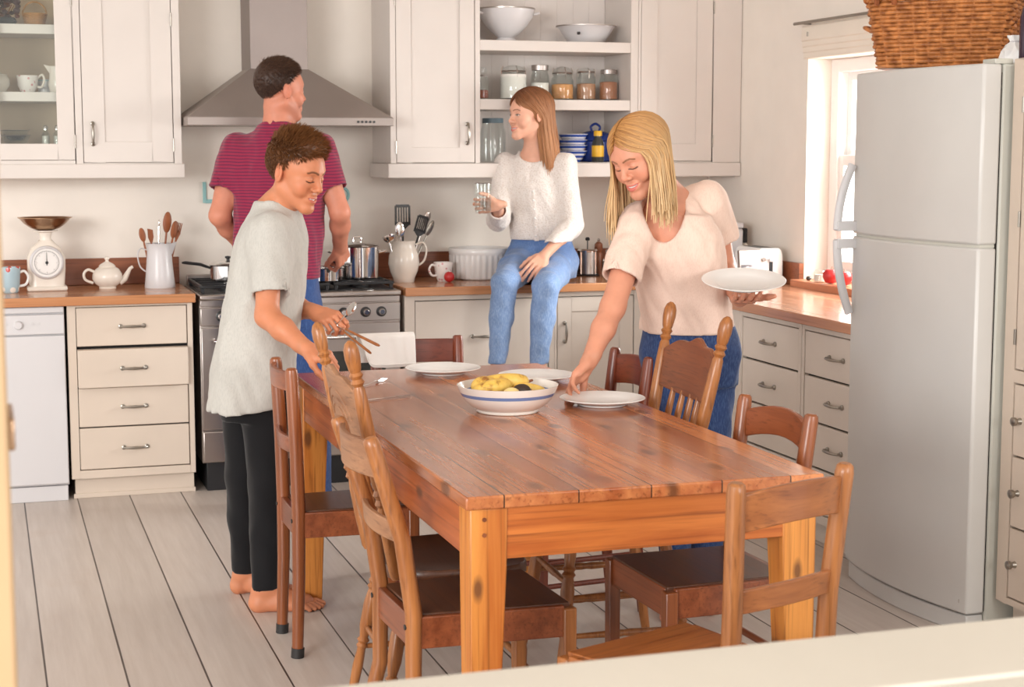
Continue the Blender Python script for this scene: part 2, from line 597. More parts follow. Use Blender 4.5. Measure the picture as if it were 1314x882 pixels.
# ---- four-drawer unit left of the range
DY = 7.40
t = thing('drawer_unit', 'cream four-drawer base unit with its second drawer slightly open, left of the cooker', 'cabinet', (.605, 7.69, 0))
t.location = (0, 0, 0)
b = MB()
face_frame(b, .335, .877, .092, CT - .0402, DY, [(.371, .854, .128, .854)])
b.bx(.335, .355, DY + .022, 7.97, .092, CT - .0402)
b.bx(.857, .877, DY + .022, 7.97, .092, CT - .0402)
b.bx(.355, .857, DY + .06, 7.97, .092, .12)
b.build('carcass', M['cream'], t, bevel=.002)
MB().bx(.355, .857, DY + .024, DY + .03, .125, .856).build('recess', M['gap'], t, smooth=False)
MB().bx(.350, .872, DY + .035, 7.95, 0, .092).bx(.342, .877, DY + .026, DY + .036, 0, .02).build('plinth', M['cream'], t, bevel=.002)
drawer(t, .374, .851, .681, .851, DY + .002, M['cream'])
drawer(t, .374, .851, .500, .668, DY + .002, M['cream'], out=.035)
drawer(t, .374, .851, .322, .494, DY + .002, M['cream'])
drawer(t, .374, .851, .132, .316, DY + .002, M['cream'])

# ---- slim dishwasher
t = thing('dishwasher', 'white dishwasher at the far left under the worktop', 'dishwasher')
MB().bx(-.27, .324, 7.405, 7.95, .07, .862).build('body', M['white_enamel'], t, bevel=.004)
MB().bx(-.268, .322, 7.385, 7.405, .835, .862).bx(-.268, .322, 7.383, 7.405, .742, .829).build('control_panel', M['white_enamel'], t, bevel=.004)
MB().bx(-.268, .322, 7.387, 7.405, .078, .736).build('door', M['white_enamel'], t, bevel=.004)
MB().bx(-.268, .318, 7.40, 7.95, 0.0, .068).build('kickboard', M['white_enamel'], t, bevel=.003)
k = MB()
k.tube([(.13, 7.384, .786), (.13, 7.370, .786), (.13, 7.366, .786)], [.020, .018, .014], 20)
k.build('programme_dial', M['white_enamel'], t)
for x in (.03, .055, .08, .19, .215):
    MB().tube([(x, 7.384, .79), (x, 7.379, .79)], .005, 8).build('button', M['white_enamel'], t)

# ---- left worktop with upstand
t = thing('worktop', 'oak worktop left of the cooker carrying the scales and teapot', 'worktop')
MB().bx(-.6, .888, 7.36, WY - .002, CT - .04, CT).build('top', M['counter_x'], t, bevel=.004)
struct('trim_3', MB().bx(-.6, .888, WY - .024, WY - .001, CT + .0005, CT + .125), M['upstand'], bevel=.002)

# ---- range cooker
t = thing('range_cooker', 'stainless steel range cooker with black gas hob and two ovens', 'cooker')
RX0, RX1, RY = .908, 1.83, 7.385
b = MB()
b.bx(RX0, RX1, RY + .02, 7.96, .13, .876)
b.build('body', M['steel'], t, bevel=.003)
MB().bx(RX0 - .001, RX1 + .001, RY - .012, 7.97, .872, .895).build('hob_rim', M['steel'], t, bevel=.006)
MB().bx(RX0 + .02, RX1 - .02, RY + .05, 7.90, .894, .899).build('hob_plate', M['black'], t, bevel=.002)
MB().bx(RX0 + .01, RX1 - .01, 7.93, 7.97, .894, .945).build('rear_rail', M['steel'], t, bevel=.004)
MB().bx(RX0 + .002, RX1 - .002, RY, RY + .03, .755, .838).build('control_panel', M['steel'], t, bevel=.004)
MB().bx(RX0 + .002, RX1 - .002, RY + .004, RY + .03, .842, .870).build('top_strip', M['steel'], t, bevel=.003)
for x in (1.002, 1.10, 1.20, 1.36, 1.46, 1.56, 1.663, 1.737):
    b = MB()
    b.tube([(x, RY + .001, .798), (x, RY - .006, .798), (x, RY - .008, .798)], [.024, .024, .02], 20)
    k = b.build('knob', M['blackpl'], t)
    MB().tube([(x, RY - .008, .798), (x, RY - .026, .798), (x, RY - .030, .798)], [.0155, .0145, .011], 18).build('knob_cap', M['chrome'], k)
for x0, x1 in ((RX0 + .004, 1.366), (1.374, RX1 - .004)):
    d = MB()
    d.bx(x0, x1, RY, RY + .03, .285, .748)
    d = d.build('oven_door', M['steel'], t, bevel=.004)
    MB().bx(x0 + .07, x1 - .07, RY - .002, RY + .01, .36, .62).build('oven_window', M['oven_glass'], d, bevel=.003)
    h = MB()
    h.tube([(x0 + .05, RY - .045, .69), (x1 - .05, RY - .045, .69)], .009, 12)
    for x in (x0 + .06, x1 - .06):
        h.tube([(x, RY, .69), (x, RY - .045, .69)], .007, 10)
    h.build('oven_handle', M['chrome'], d)
MB().bx(RX0 + .004, RX1 - .004, RY + .002, RY + .03, .135, .275).build('storage_drawer', M['steel'], t, bevel=.004)
MB().bx(RX0 + .02, RX1 - .02, RY + .03, 7.90, 0, .13).build('plinth', M['black'], t, bevel=.002)
for cx, cy in ((1.06, 7.55), (1.06, 7.80), (1.368, 7.55), (1.368, 7.80), (1.67, 7.55), (1.67, 7.80)):
    b = MB()
    b.lathe([(.0, .0), (.045, 0), (.045, .012), (.03, .018), (0, .018)], (cx, cy, .899), 18)
    b.build('burner', M['black'], t)
for cx in (1.06, 1.368, 1.67):
    b = MB()
    for dx in (-.135, .135):
        b.bx(cx + dx - .007, cx + dx + .007, 7.44, 7.90, .918, .932)
    for yy in (7.445, 7.55, 7.675, 7.80, 7.895):
        b.bx(cx - .135, cx + .135, yy - .006, yy + .006, .919, .932)
    b.bx(cx - .006, cx + .006, 7.44, 7.9, .919, .932)
    for dx in (-.13, .13):
        for yy in (7.45, 7.89):
            b.bx(cx + dx - .008, cx + dx + .008, yy - .008, yy + .008, .898, .92)
    b.build('pan_support', M['black'], t, bevel=.002)

# ---- extractor hood
t = thing('extractor_hood', 'grey steel chimney extractor hood above the cooker', 'extractor hood')
b = MB()
HX0, HX1, HY0 = .882, 1.822, 7.46
b.bx(HX0, HX1, HY0, WY - .003, 1.648, 1.685)
b.build('rim', M['hood_face'], t, bevel=.002)
b = MB()
cx0, cx1, cy0 = 1.205, 1.478, 7.72
b.hexa([(HX0 + .001, HY0 + .001, 1.685), (HX1 - .001, HY0 + .001, 1.685), (HX1 - .001, WY - .004, 1.685), (HX0 + .001, WY - .004, 1.685),
        (cx0, cy0, 1.912), (cx1, cy0, 1.912), (cx1, WY - .004, 1.912), (cx0, WY - .004, 1.912)])
b.build('canopy', M['hood_face'], t, bevel=.002)
MB().bx(cx0 + .002, cx1 - .002, cy0 + .002, WY - .004, 1.905, 2.75).build('chimney', M['chimney'], t, bevel=.003)
for i in range(5):
    x = 1.655 + i * .0185
    MB().tube([(x, HY0 + .001, 1.666), (x, HY0 - .006, 1.666)], .0055, 10).build('button', M['blackpl'], t)

# ---- right base run on the back wall (pot drawers and a corner door)
t = thing('base_cupboard', 'cream base unit with wide drawers under the seated girl', 'cabinet')
b = MB()
face_frame(b, 1.852, 2.588, .092, CT - .0402, DY, [(1.900, 2.562, .128, .840)])
b.bx(1.852, 1.872, DY + .022, 7.97, .092, CT - .0402)
b.bx(2.568, 2.588, DY + .022, 7.97, .092, CT - .0402)
b.build('carcass', M['pale'], t, bevel=.002)
MB().bx(1.872, 2.568, DY + .024, DY + .03, .12, .85).build('recess', M['gap'], t, smooth=False)
MB().bx(1.86, 2.58, DY + .045, 7.95, 0, .092).build('plinth', M['pale'], t, bevel=.002)
drawer(t, 1.904, 2.558, .492, .836, DY + .002, M['pale'])
drawer(t, 1.904, 2.558, .132, .486, DY + .002, M['pale'])
t = thing('base_cupboard', 'cream corner base cupboard with a panelled door behind the blonde woman', 'cabinet')
b = MB()
face_frame(b, 2.5885, 3.058, .092, CT - .0402, DY, [(2.602, 3.000, .128, .840)])
b.bx(2.59, 2.604, DY + .022, 7.97, .092, CT - .0402)
b.build('carcass', M['pale'], t, bevel=.002)
MB().bx(2.604, 3.03, DY + .024, DY + .03, .12, .85).build('recess', M['gap'], t, smooth=False)
MB().bx(2.592, 3.09, DY + .045, 7.95, 0, .092).build('plinth', M['pale'], t, bevel=.002)
framed_door(t, 2.606, 2.996, .132, .836, DY + .002, M['pale'], .07, 2.642, .668)

# ---- drawers along the right wall
RXF = 3.06
def right_unit(y0, y1, label, rows, nm='drawer_unit'):
    t = thing(nm, label, 'cabinet')
    b = MB()
    th = .022
    zz = [(z0, z1) for z0, z1 in rows]
    b.bx(RXF, RXF + th, y0, y0 + .022, .092, CT - .0402)
    b.bx(RXF, RXF + th, y1 - .022, y1, .092, CT - .0402)
    b.bx(RXF, RXF + th, y0 + .022, y1 - .022, .092, rows[-1][0] - .004)
    b.bx(RXF, RXF + th, y0 + .022, y1 - .022, rows[0][1] + .004, CT - .0402)
    b.bx(RXF + th, 3.64, y0, y0 + .015, .092, CT - .0402)
    b.bx(RXF + th, 3.64, y1 - .015, y1, .092, CT - .0402)
    b.build('carcass', M['pale'], t, bevel=.002)
    MB().bx(RXF + .024, RXF + .03, y0 + .016, y1 - .016, .12, .86).build('recess', M['gap'], t, smooth=False)
    MB().bx(RXF + .045, 3.62, y0 + .002, y1 - .002, 0, .092).build('plinth', M['pale'], t, bevel=.002)
    for z0, z1 in rows:
        drawer(t, y0 + .025, y1 - .025, z0, z1, RXF + .002, M['pale'], face='-x', h=.105)
    return t
R3 = ((.668, .835), (.488, .660), (.310, .480), (.132, .302))
right_unit(5.795, 6.35, 'white drawer unit under the side worktop, farther from the fridge', R3)
right_unit(5.235, 5.79, 'white drawer unit under the side worktop, partly hidden by the fridge', R3)
t = thing('corner_post', 'plain cream filler post where the two worktop runs meet in the corner', 'filler panel')
MB().bx(RXF, RXF + .022, 6.352, 7.398, .092, CT - .0402).build('panel', M['pale'], t, bevel=.002)
MB().bx(RXF + .045, 3.62, 6.352, 7.44, 0, .092).build('plinth', M['pale'], t, bevel=.002)

# ---- L-shaped worktop
t = thing('worktop', 'L-shaped oak worktop running under the window and along the back wall', 'worktop')
MB().bx(1.848, 3.02, 7.36, WY - .002, CT - .04, CT).build('top', M['counter_x'], t, bevel=.004)
MB().bx(3.0205, WX - .002, 5.215, WY - .002, CT - .0402, CT).build('side_top', M['counter_y'], t, bevel=.004)
u = MB()
u.bx(1.848, WX - .002, WY - .024, WY - .001, CT + .0005, CT + .125)
u.bx(WX - .026, WX - .002, WY1 + .0, WY - .026, CT + .0005, CT + .105)
struct('trim_4', u, M['upstand'], bevel=.002)

# ---- wall cupboards
UY = 7.62
TOPZ = 2.75
t = thing('wall_cupboard', 'white wall cupboard with one glass door and one panelled door, left of the hood', 'cabinet')
b = MB()
face_frame(b, -.32, .873, 1.475, TOPZ, UY, [(.012, .406, 1.492, 2.70), (.438, .838, 1.480, 2.70)])
b.bx(.853, .873, UY + .022, WY - .002, 1.475, TOPZ)
b.bx(.41, .43, UY + .022, WY - .014, 1.475, TOPZ)
b.bx(-.32, .873, UY + .022, WY - .002, 1.475, 1.553)
b.build('carcass', M['upper'], t, bevel=.002)
MB().bx(-.33, .883, UY - .012, WY - .002, 1.412, 1.476).build('pelmet', M['upper'], t, bevel=.004)
MB().bx(-.30, .853, WY - .012, WY - .003, 1.50, TOPZ).build('back_panel', M['cabin'], t, smooth=False)
for zz in (1.752, 2.048):
    MB().bx(-.30, .410, UY + .045, WY - .013, zz, zz + .042).build('shelf', M['upper'], t, bevel=.002)
framed_door(t, .014, .404, 1.494, 2.698, UY + .001, M['upper'], .072, glass=True, name='glass_door', hinges=[(.4055, 1.575), (.4055, 2.2)])
framed_door(t, .441, .835, 1.483, 2.698, UY + .001, M['upper'], .092, .482, 1.61, hinges=[(.8365, 1.56), (.8365, 2.12)])

t = thing('wall_cupboard', 'white wall cupboard with a panelled door and open shelves, right of the hood', 'cabinet')
b = MB()
face_frame(b, 1.846, 3.098, 1.475, TOPZ, UY, [(1.872, 2.262, 1.476, 2.70), (2.286, 3.060, 1.476, 2.70)])
b.bx(1.846, 1.864, UY + .022, WY - .002, 1.475, TOPZ)
b.bx(2.266, 2.284, UY + .022, WY - .014, 1.475, TOPZ)
b.bx(3.062, 3.080, UY + .022, WY - .014, 1.475, TOPZ)
b.bx(1.864, 3.062, UY + .022, WY - .002, 1.455, 1.477)
b.build('carcass', M['upper'], t, bevel=.002)
MB().bx(1.83, 3.098, UY - .012, WY - .002, 1.405, 1.474).build('pelmet', M['upper'], t, bevel=.004)
bk = MB()
for i in range(9):
    x = 2.284 + i * .0865
    bk.bx(x + .0002, x + .0863, WY - .012, WY - .003, 1.477, TOPZ)
bk.build('back_boards', M['shelfin'], t, bevel=.0008)
for zz in (1.730, 2.010):
    MB().bx(2.286, 3.060, UY + .004, WY - .013, zz, zz + .050).build('shelf', M['upper'], t, bevel=.002)
framed_door(t, 1.875, 2.259, 1.478, 2.698, UY + .001, M['upper'], .072, 2.222, 1.615, hinges=[(1.871, 1.55), (1.871, 2.24)])

t = thing('wall_cupboard', 'white wall cupboard in the corner with a panelled door above the blonde woman', 'cabinet')
b = MB()
face_frame(b, 3.100, WX - .003, 1.475, TOPZ, UY, [(3.112, 3.502, 1.480, 2.70)])
b.bx(3.100, WX - .003, UY + .022, WY - .002, 1.475, 1.50)
b.build('carcass', M['upper'], t, bevel=.002)
MB().bx(3.100, WX - .003, UY - .012, WY - .002, 1.405, 1.474).build('pelmet', M['upper'], t, bevel=.004)
framed_door(t, 3.115, 3.499, 1.483, 2.698, UY + .001, M['upper'], .085, hinges=[(3.503, 1.58), (3.503, 2.24)])

# ---- fridge freezer
t = thing('fridge_freezer', 'tall white fridge freezer with curved doors and bar handles', 'fridge')
FY0, FY1 = 4.425, 5.205
def bowed(y0, y1, z0, z1, xe, bow, xb, n=18):
    poly = [(xe - bow * (1 - (2 * u - 1) ** 2), y0 + (y1 - y0) * u) for u in seq(0, 1, n)]
    poly = [(xb, y0)] + poly + [(xb, y1)]
    return MB().prism(poly, z0, z1)
b = MB().bx(3.015, 3.62, FY0 + .006, FY1 - .006, .035, 1.808)
b.build('body', M['fridge_side'], t, bevel=.008)
MB().bx(3.008, 3.018, FY0 + .012, FY1 - .012, .07, 1.78).build('door_seal', M['gap'], t, smooth=False)
bowed(FY0, FY1, 1.248, 1.806, 2.942, .05, 3.008).build('freezer_door', M['fridge'], t, bevel=.008)
bowed(FY0, FY1, .066, 1.238, 2.942, .05, 3.008).build('fridge_door', M['fridge'], t, bevel=.008)
bowed(FY0 + .01, FY1 - .01, 1.2382, 1.2478, 2.952, .05, 3.006).build('trim_strip', M['fridge_side'], t, smooth=True)
bowed(FY0 + .012, FY1 - .012, .0, .060, 2.952, .05, 3.012).build('plinth_grille', M['fridge'], t, bevel=.004)
MB().bx(2.985, 3.05, FY0 + .006, FY0 + .075, 1.806, 1.822).build('hinge_cover', M['fridge_side'], t, bevel=.003)
for z0, z1, nm in ((1.262, 1.49, 'freezer_handle'), (.965, 1.226, 'fridge_handle')):
    h = MB()
    yy = FY1 - .035
    pts = [(2.925 - .052 * math.sin(PI * (.06 + .88 * u)) ** .7, yy, z0 + (z1 - z0) * u) for u in seq(0, 1, 13)]
    if nm == 'freezer_handle':
        pts = [(2.862 + .055 * u ** 2, yy, z0 + (z1 - z0) * u) for u in seq(0, 1, 13)]
        h.bx(2.857, 2.935, yy - .016, yy + .016, z0 - .004, z0 + .03)
    else:
        pts = [(2.862 + .055 * (1 - u) ** 2, yy, z0 + (z1 - z0) * u) for u in seq(0, 1, 13)]
        h.bx(2.857, 2.935, yy - .016, yy + .016, z1 - .03, z1 + .004)
    h.tube(pts, .017, 10, .62)
    h.build(nm, M['fridge_handle'], t, bevel=.002)
b = MB()
for i, wdt in enumerate((.016, .013, .018, .011, .015)):
    b.bx(2.934 - 0.0, 2.9365, FY0 + .03 + i * .021, FY0 + .03 + i * .021 + wdt, .10, .112)
b.build('badge', M['steel'], t)

# ---- tall painted larder unit beside the fridge
t = thing('larder_unit', 'tall cream larder unit with round knobs at the right edge, beside the fridge', 'cabinet')
LX, LY1, LY0 = 3.04, 4.412, 3.83
b = MB()
b.bx(LX + .022, 3.64, LY1 - .02, LY1, .115, 1.82)
b.bx(LX + .022, 3.64, LY0, LY0 + .02, .115, 1.82)
b.bx(LX, LX + .022, LY1 - .055, LY1, .115, 1.82)
b.bx(LX, LX + .022, LY0, LY0 + .05, .115, 1.82)
b.bx(LX, LX + .022, LY0 + .05, LY1 - .055, .115, .135)
b.bx(LX, LX + .022, LY0 + .05, LY1 - .055, .822, .862)
b.bx(LX, LX + .022, LY0 + .05, LY1 - .055, 1.765, 1.82)
b.bx(LX + .022, 3.64, LY0 + .02, LY1 - .02, 1.80, 1.82)
b.build('carcass', M['cream'], t, bevel=.002)
MB().bx(LX + .024, LX + .03, LY0 + .022, LY1 - .022, .12, 1.78).build('recess', M['gap'], t, smooth=False)
MB().bx(LX + .06, 3.60, LY0 + .01, LY1 - .01, 0, .115).build('plinth', M['cream'], t, bevel=.002)
for z0, z1 in ((.594, .817), (.367, .588), (.139, .361)):
    f = MB().bx(LX + .002, LX + .022, LY0 + .054, LY1 - .059, z0, z1).build('drawer', M['cream'], t, bevel=.003)
    for yy in (4.318, 3.93):
        zc = (z0 + z1) / 2
        b = MB().tube([(LX + .002, yy, zc), (LX - .010, yy, zc), (LX - .016, yy, zc), (LX - .026, yy, zc), (LX - .030, yy, zc)], [.011, .007, .013, .014, .008], 14)
        b.build('knob', M['pewter'], f)
d = MB()
dy0, dy1, dz0, dz1 = LY0 + .054, LY1 - .059, .866, 1.761
d.bx(LX + .002, LX + .022, dy1 - .045, dy1, dz0, dz1)
d.bx(LX + .002, LX + .022, dy0, dy0 + .045, dz0, dz1)
d.bx(LX + .002, LX + .022, dy0 + .045, dy1 - .045, dz0, dz0 + .085)
d.bx(LX + .002, LX + .022, dy0 + .045, dy1 - .045, dz1 - .06, dz1)
d.bx(LX + .012, LX + .018, dy0 + .04, dy1 - .04, dz0 + .08, dz1 - .055)
d = d.build('door', M['cream'], t, bevel=.002)
for zz in (.965, 1.33, 1.68):
    MB().tube([(LX - .002, dy1 + .003, zz - .024), (LX - .002, dy1 + .003, zz + .024)], .004, 8).build('hinge', M['pewter'], d)

# ---- window blind and curtain rod
t = thing('roman_blind', 'cream roman blind drawn up at the top of the window', 'blind')
b = MB()
for i in range(4):
    b.bx(WX - .022 - .004 * i, WX - .008, WY0 - .03, WY1 + .012, 1.955 + .026 * i, 1.955 + .026 * i + .07)
b.build('folds', M['blind'], t, bevel=.006)
MB().bx(WX - .032, WX - .003, WY0 - .03, WY1 + .012, 2.070, 2.092).build('headrail', M['winwhite'], t, bevel=.003)
MB().tube([(WX - .034, WY1 - .055, 2.075), (WX - .034, WY1 - .055, 2.055)], .006, 8).build('cord_end', M['pewter'], t)
t = thing('curtain_rod', 'thin dark metal curtain rod above the window blind', 'curtain rod')
MB().tube([(WX - .06, WY0 - .1, 2.115), (WX - .06, WY1 + .03, 2.115)], .007, 10).build('rod', M['pewter'], t)
b = MB()
for yy in (WY0, WY1 - .02):
    b.tube([(WX - .002, yy, 2.115), (WX - .06, yy, 2.115)], .005, 8)
b.build('bracket', M['pewter'], t)

# ---- painted letters on the wall behind the range
def letter(name, label, mb):
    o = mb.build(name, M['teal'], bevel=.002)
    tag(o, label, 'wall letter', 'wooden letters on the wall behind the cooker')
b = MB()
b.bx(1.010, 1.026, WY - .012, WY - .001, 1.285, 1.385)
b.bx(1.026, 1.066, WY - .012, WY - .001, 1.285, 1.302)
letter('wall_letter', 'teal letter L on the wall left of the man in striped shirt', b)
b = MB()
b.tube([(1.690 + .030 * math.cos(a), WY - .007, 1.318 + .034 * math.sin(a)) for a in seq(-PI * .95, PI * .95, 22)], .0075, 8)
b.bx(1.654, 1.669, WY - .012, WY - .001, 1.255, 1.355)
letter('wall_letter', 'teal round letter on the wall right of the man in striped shirt', b)
# ================================================================ dining table
TX0, TX1, TY0, TY1, TZ = .983, 1.858, 3.39, 5.485, .79
table = thing('dining_table', 'large rustic pine farmhouse table with knotty top in the middle of the kitchen', 'table', ((TX0 + TX1) / 2, (TY0 + TY1) / 2, 0))
hx, hy = (TX1 - TX0) / 2, (TY1 - TY0) / 2
MB().bx(-hx, hx, -hy, hy, TZ - .03, TZ).build('tabletop', M['table_top'], table, bevel=.004)
ap = .016
a = MB()
a.bx(-hx + .062, hx - .062, -hy + ap, -hy + ap + .024, TZ - .03 - .118, TZ - .0302)
o = a.build('apron', M['table_apron'], table, bevel=.002)
a = MB().bx(-hx + .062, hx - .062, hy - ap - .024, hy - ap, TZ - .03 - .118, TZ - .0302)
a.build('apron', M['table_apron'], table, bevel=.002)
for s in (-1, 1):
    x0, x1 = sorted((s * (hx - ap), s * (hx - ap - .024)))
    MB().bx(x0, x1, -hy + .062, hy - .062, TZ - .03 - .118, TZ - .0302).build('apron', M['table_apron_y'], table, bevel=.002)
for sx in (-1, 1):
    for sy in (-1, 1):
        cx, cy = sx * (hx - .012 - .045), sy * (hy - .012 - .045)
        b = MB()
        k, q = .045, .036
        e = lambda r, zz, cx=cx, cy=cy, sx=sx, sy=sy: [(cx + sx * (.045 - r) - r, cy + sy * (.045 - r) - r, zz), (cx + sx * (.045 - r) + r, cy + sy * (.045 - r) - r, zz), (cx + sx * (.045 - r) + r, cy + sy * (.045 - r) + r, zz), (cx + sx * (.045 - r) - r, cy + sy * (.045 - r) + r, zz)]
        b.rings([e(.031, 0), e(.037, .35), e(.043, .62), e(.044, TZ - .0301)])
        lg = b.build('leg', M['table_leg'], table, bevel=.004)
        for zz in (.70, .735):
            MB().tube([(cx + sx * .012, cy - .0452, zz), (cx + sx * .012, cy - .0475, zz)], .005, 8).build('peg', M['dark_x'], lg)

# ================================================================ chairs
def rail_chair(name, label, mats, wb=.29, wf=.33, dp=.37, sh=.445, H=.88, rake=.03, kind='flat', loc=(0, 0, 0), rz=0, group='kitchen chairs around the pine table', arch=.0, top_h=.075, tips=False, rails=((.20, .12), .10), r=.020, flare=1.04):
    """kitchen chair facing its local +y; back posts at -y"""
    mz, mx, ms = mats[:3]
    msl = mats[3] if len(mats) > 3 else mx
    t = thing(name, label, 'chair', loc, rz, group)
    y0, y1 = -dp / 2, dp / 2
    for s in (-1, 1):
        xb, xf = s * wb / 2, s * wf / 2
        P = [(xb * 1.03, y0 - rake * .9, 0), (xb, y0 - .002, sh * .55), (xb, y0, sh), (xb * 1.01, y0 - rake * .35, sh + .18), (xb * flare, y0 - rake * 1.3, H - .02), (xb * flare, y0 - rake * 1.38, H - .005), (xb * flare, y0 - rake * 1.4, H)]
        rr = [r * .88, r, r * 1.08, r * 1.05, r * 1.0, r * .88, r * .6]
        lg = MB().tube(P, rr, 12, 1.0, up=(0, 1, 0)).build('back_post', mz, t)
        if tips:
            MB().tube([(P[0][0], P[0][1], 0), (P[0][0] * .999, P[0][1] + .002, .03)], r * 1.02, 12, up=(0, 1, 0)).build('foot_tip', M['rubber'], lg)
        MB().tube([(xb * 1.0, y0 - r * .4, sh - .03), (xb * 1.0, y0 - r * 1.16, sh - .03)], .007, 8).build('bolt', M['rubber'], lg)
        fl = MB()
        k = .017
        fl.rings([[(xf + a * q, y1 - k + b * q, zz) for a, b in ((-1, -1), (1, -1), (1, 1), (-1, 1))] for q, zz in ((.0135, 0), (.0165, .2), (k, sh - .012))])
        fl.build('front_leg', mz, t, bevel=.004)
    # seat rails
    b = MB()
    b.bx(-wf / 2 + .015, wf / 2 - .015, y1 - .030, y1 - .010, sh - .084, sh - .008)
    b.build('seat_rail', mx, t, bevel=.003)
    b = MB().bx(-wb / 2 + .012, wb / 2 - .012, y0 - .010, y0 + .010, sh - .084, sh - .006)
    b.build('seat_rail', mx, t, bevel=.003)
    for s in (-1, 1):
        b = MB()
        b.hexa([(s * (wb / 2 - .008), y0 + .01, sh - .084), (s * (wb / 2 + .012), y0 + .01, sh - .084), (s * (wf / 2 + .010), y1 - .03, sh - .084), (s * (wf / 2 - .010), y1 - .03, sh - .084),
                (s * (wb / 2 - .008), y0 + .01, sh - .006), (s * (wb / 2 + .012), y0 + .01, sh - .006), (s * (wf / 2 + .010), y1 - .03, sh - .006), (s * (wf / 2 - .010), y1 - .03, sh - .006)])
        b.build('seat_rail', mx, t, bevel=.003)
    b = MB()
    b.hexa([(-wb / 2 + .004, y0 + .012, sh - .014), (wb / 2 - .004, y0 + .012, sh - .014), (wf / 2 - .004, y1 - .012, sh - .014), (-wf / 2 + .004, y1 - .012, sh - .014),
            (-wb / 2 + .004, y0 + .012, sh - .002), (wb / 2 - .004, y0 + .012, sh - .002), (wf / 2 - .004, y1 - .012, sh - .002), (-wf / 2 + .004, y1 - .012, sh - .002)])
    b.build('seat', ms, t, bevel=.003)
    # slats, bowed backward
    def slat(nm, zc, hgt, yb, curve, arc, mat):
        b = MB()
        n = 10
        rs = []
        for u in seq(-1, 1, n):
            x = u * (wb / 2 + .002)
            yy = yb - curve * (1 - u * u)
            zt = zc + hgt / 2 + arc * (1 - u * u)
            zb = zc - hgt / 2 + arc * .9 * (1 - u * u)
            rs.append([(x, yy - .007, zb), (x, yy + .007, zb), (x, yy + .007 - .004, zt), (x, yy - .007 - .004, zt)])
        b.rings(rs)
        b.build(nm, mat, t, bevel=.003)
    slat('top_slat', H - .012 - top_h / 2 - arch, top_h, y0 - rake * 1.15, .028, arch, msl)
    slat('back_slat', sh + .20, .05, y0 - rake * .45, .02, arch * .3, msl)
    # stretchers
    if rails:
        for zz in rails[0]:
            for s in (-1, 1):
                MB().tube([(s * wb / 2, y0 - .006, zz), (s * wf / 2, y1 - .017, zz)], .009, 10).build('stretcher', mx, t)
        MB().tube([(-wb / 2, y0 - .012, rails[1]), (wb / 2, y0 - .012, rails[1])], .010, 10).build('stretcher', mx, t)
    return t


RAIL = (M['rail_z'], M['rail_x'], M['seat_x'])
RED = (M['red_z'], M['red_x'], M['seat_x'])
OAK = (M['oak_z'], M['oak_x'], M['seat_x'])


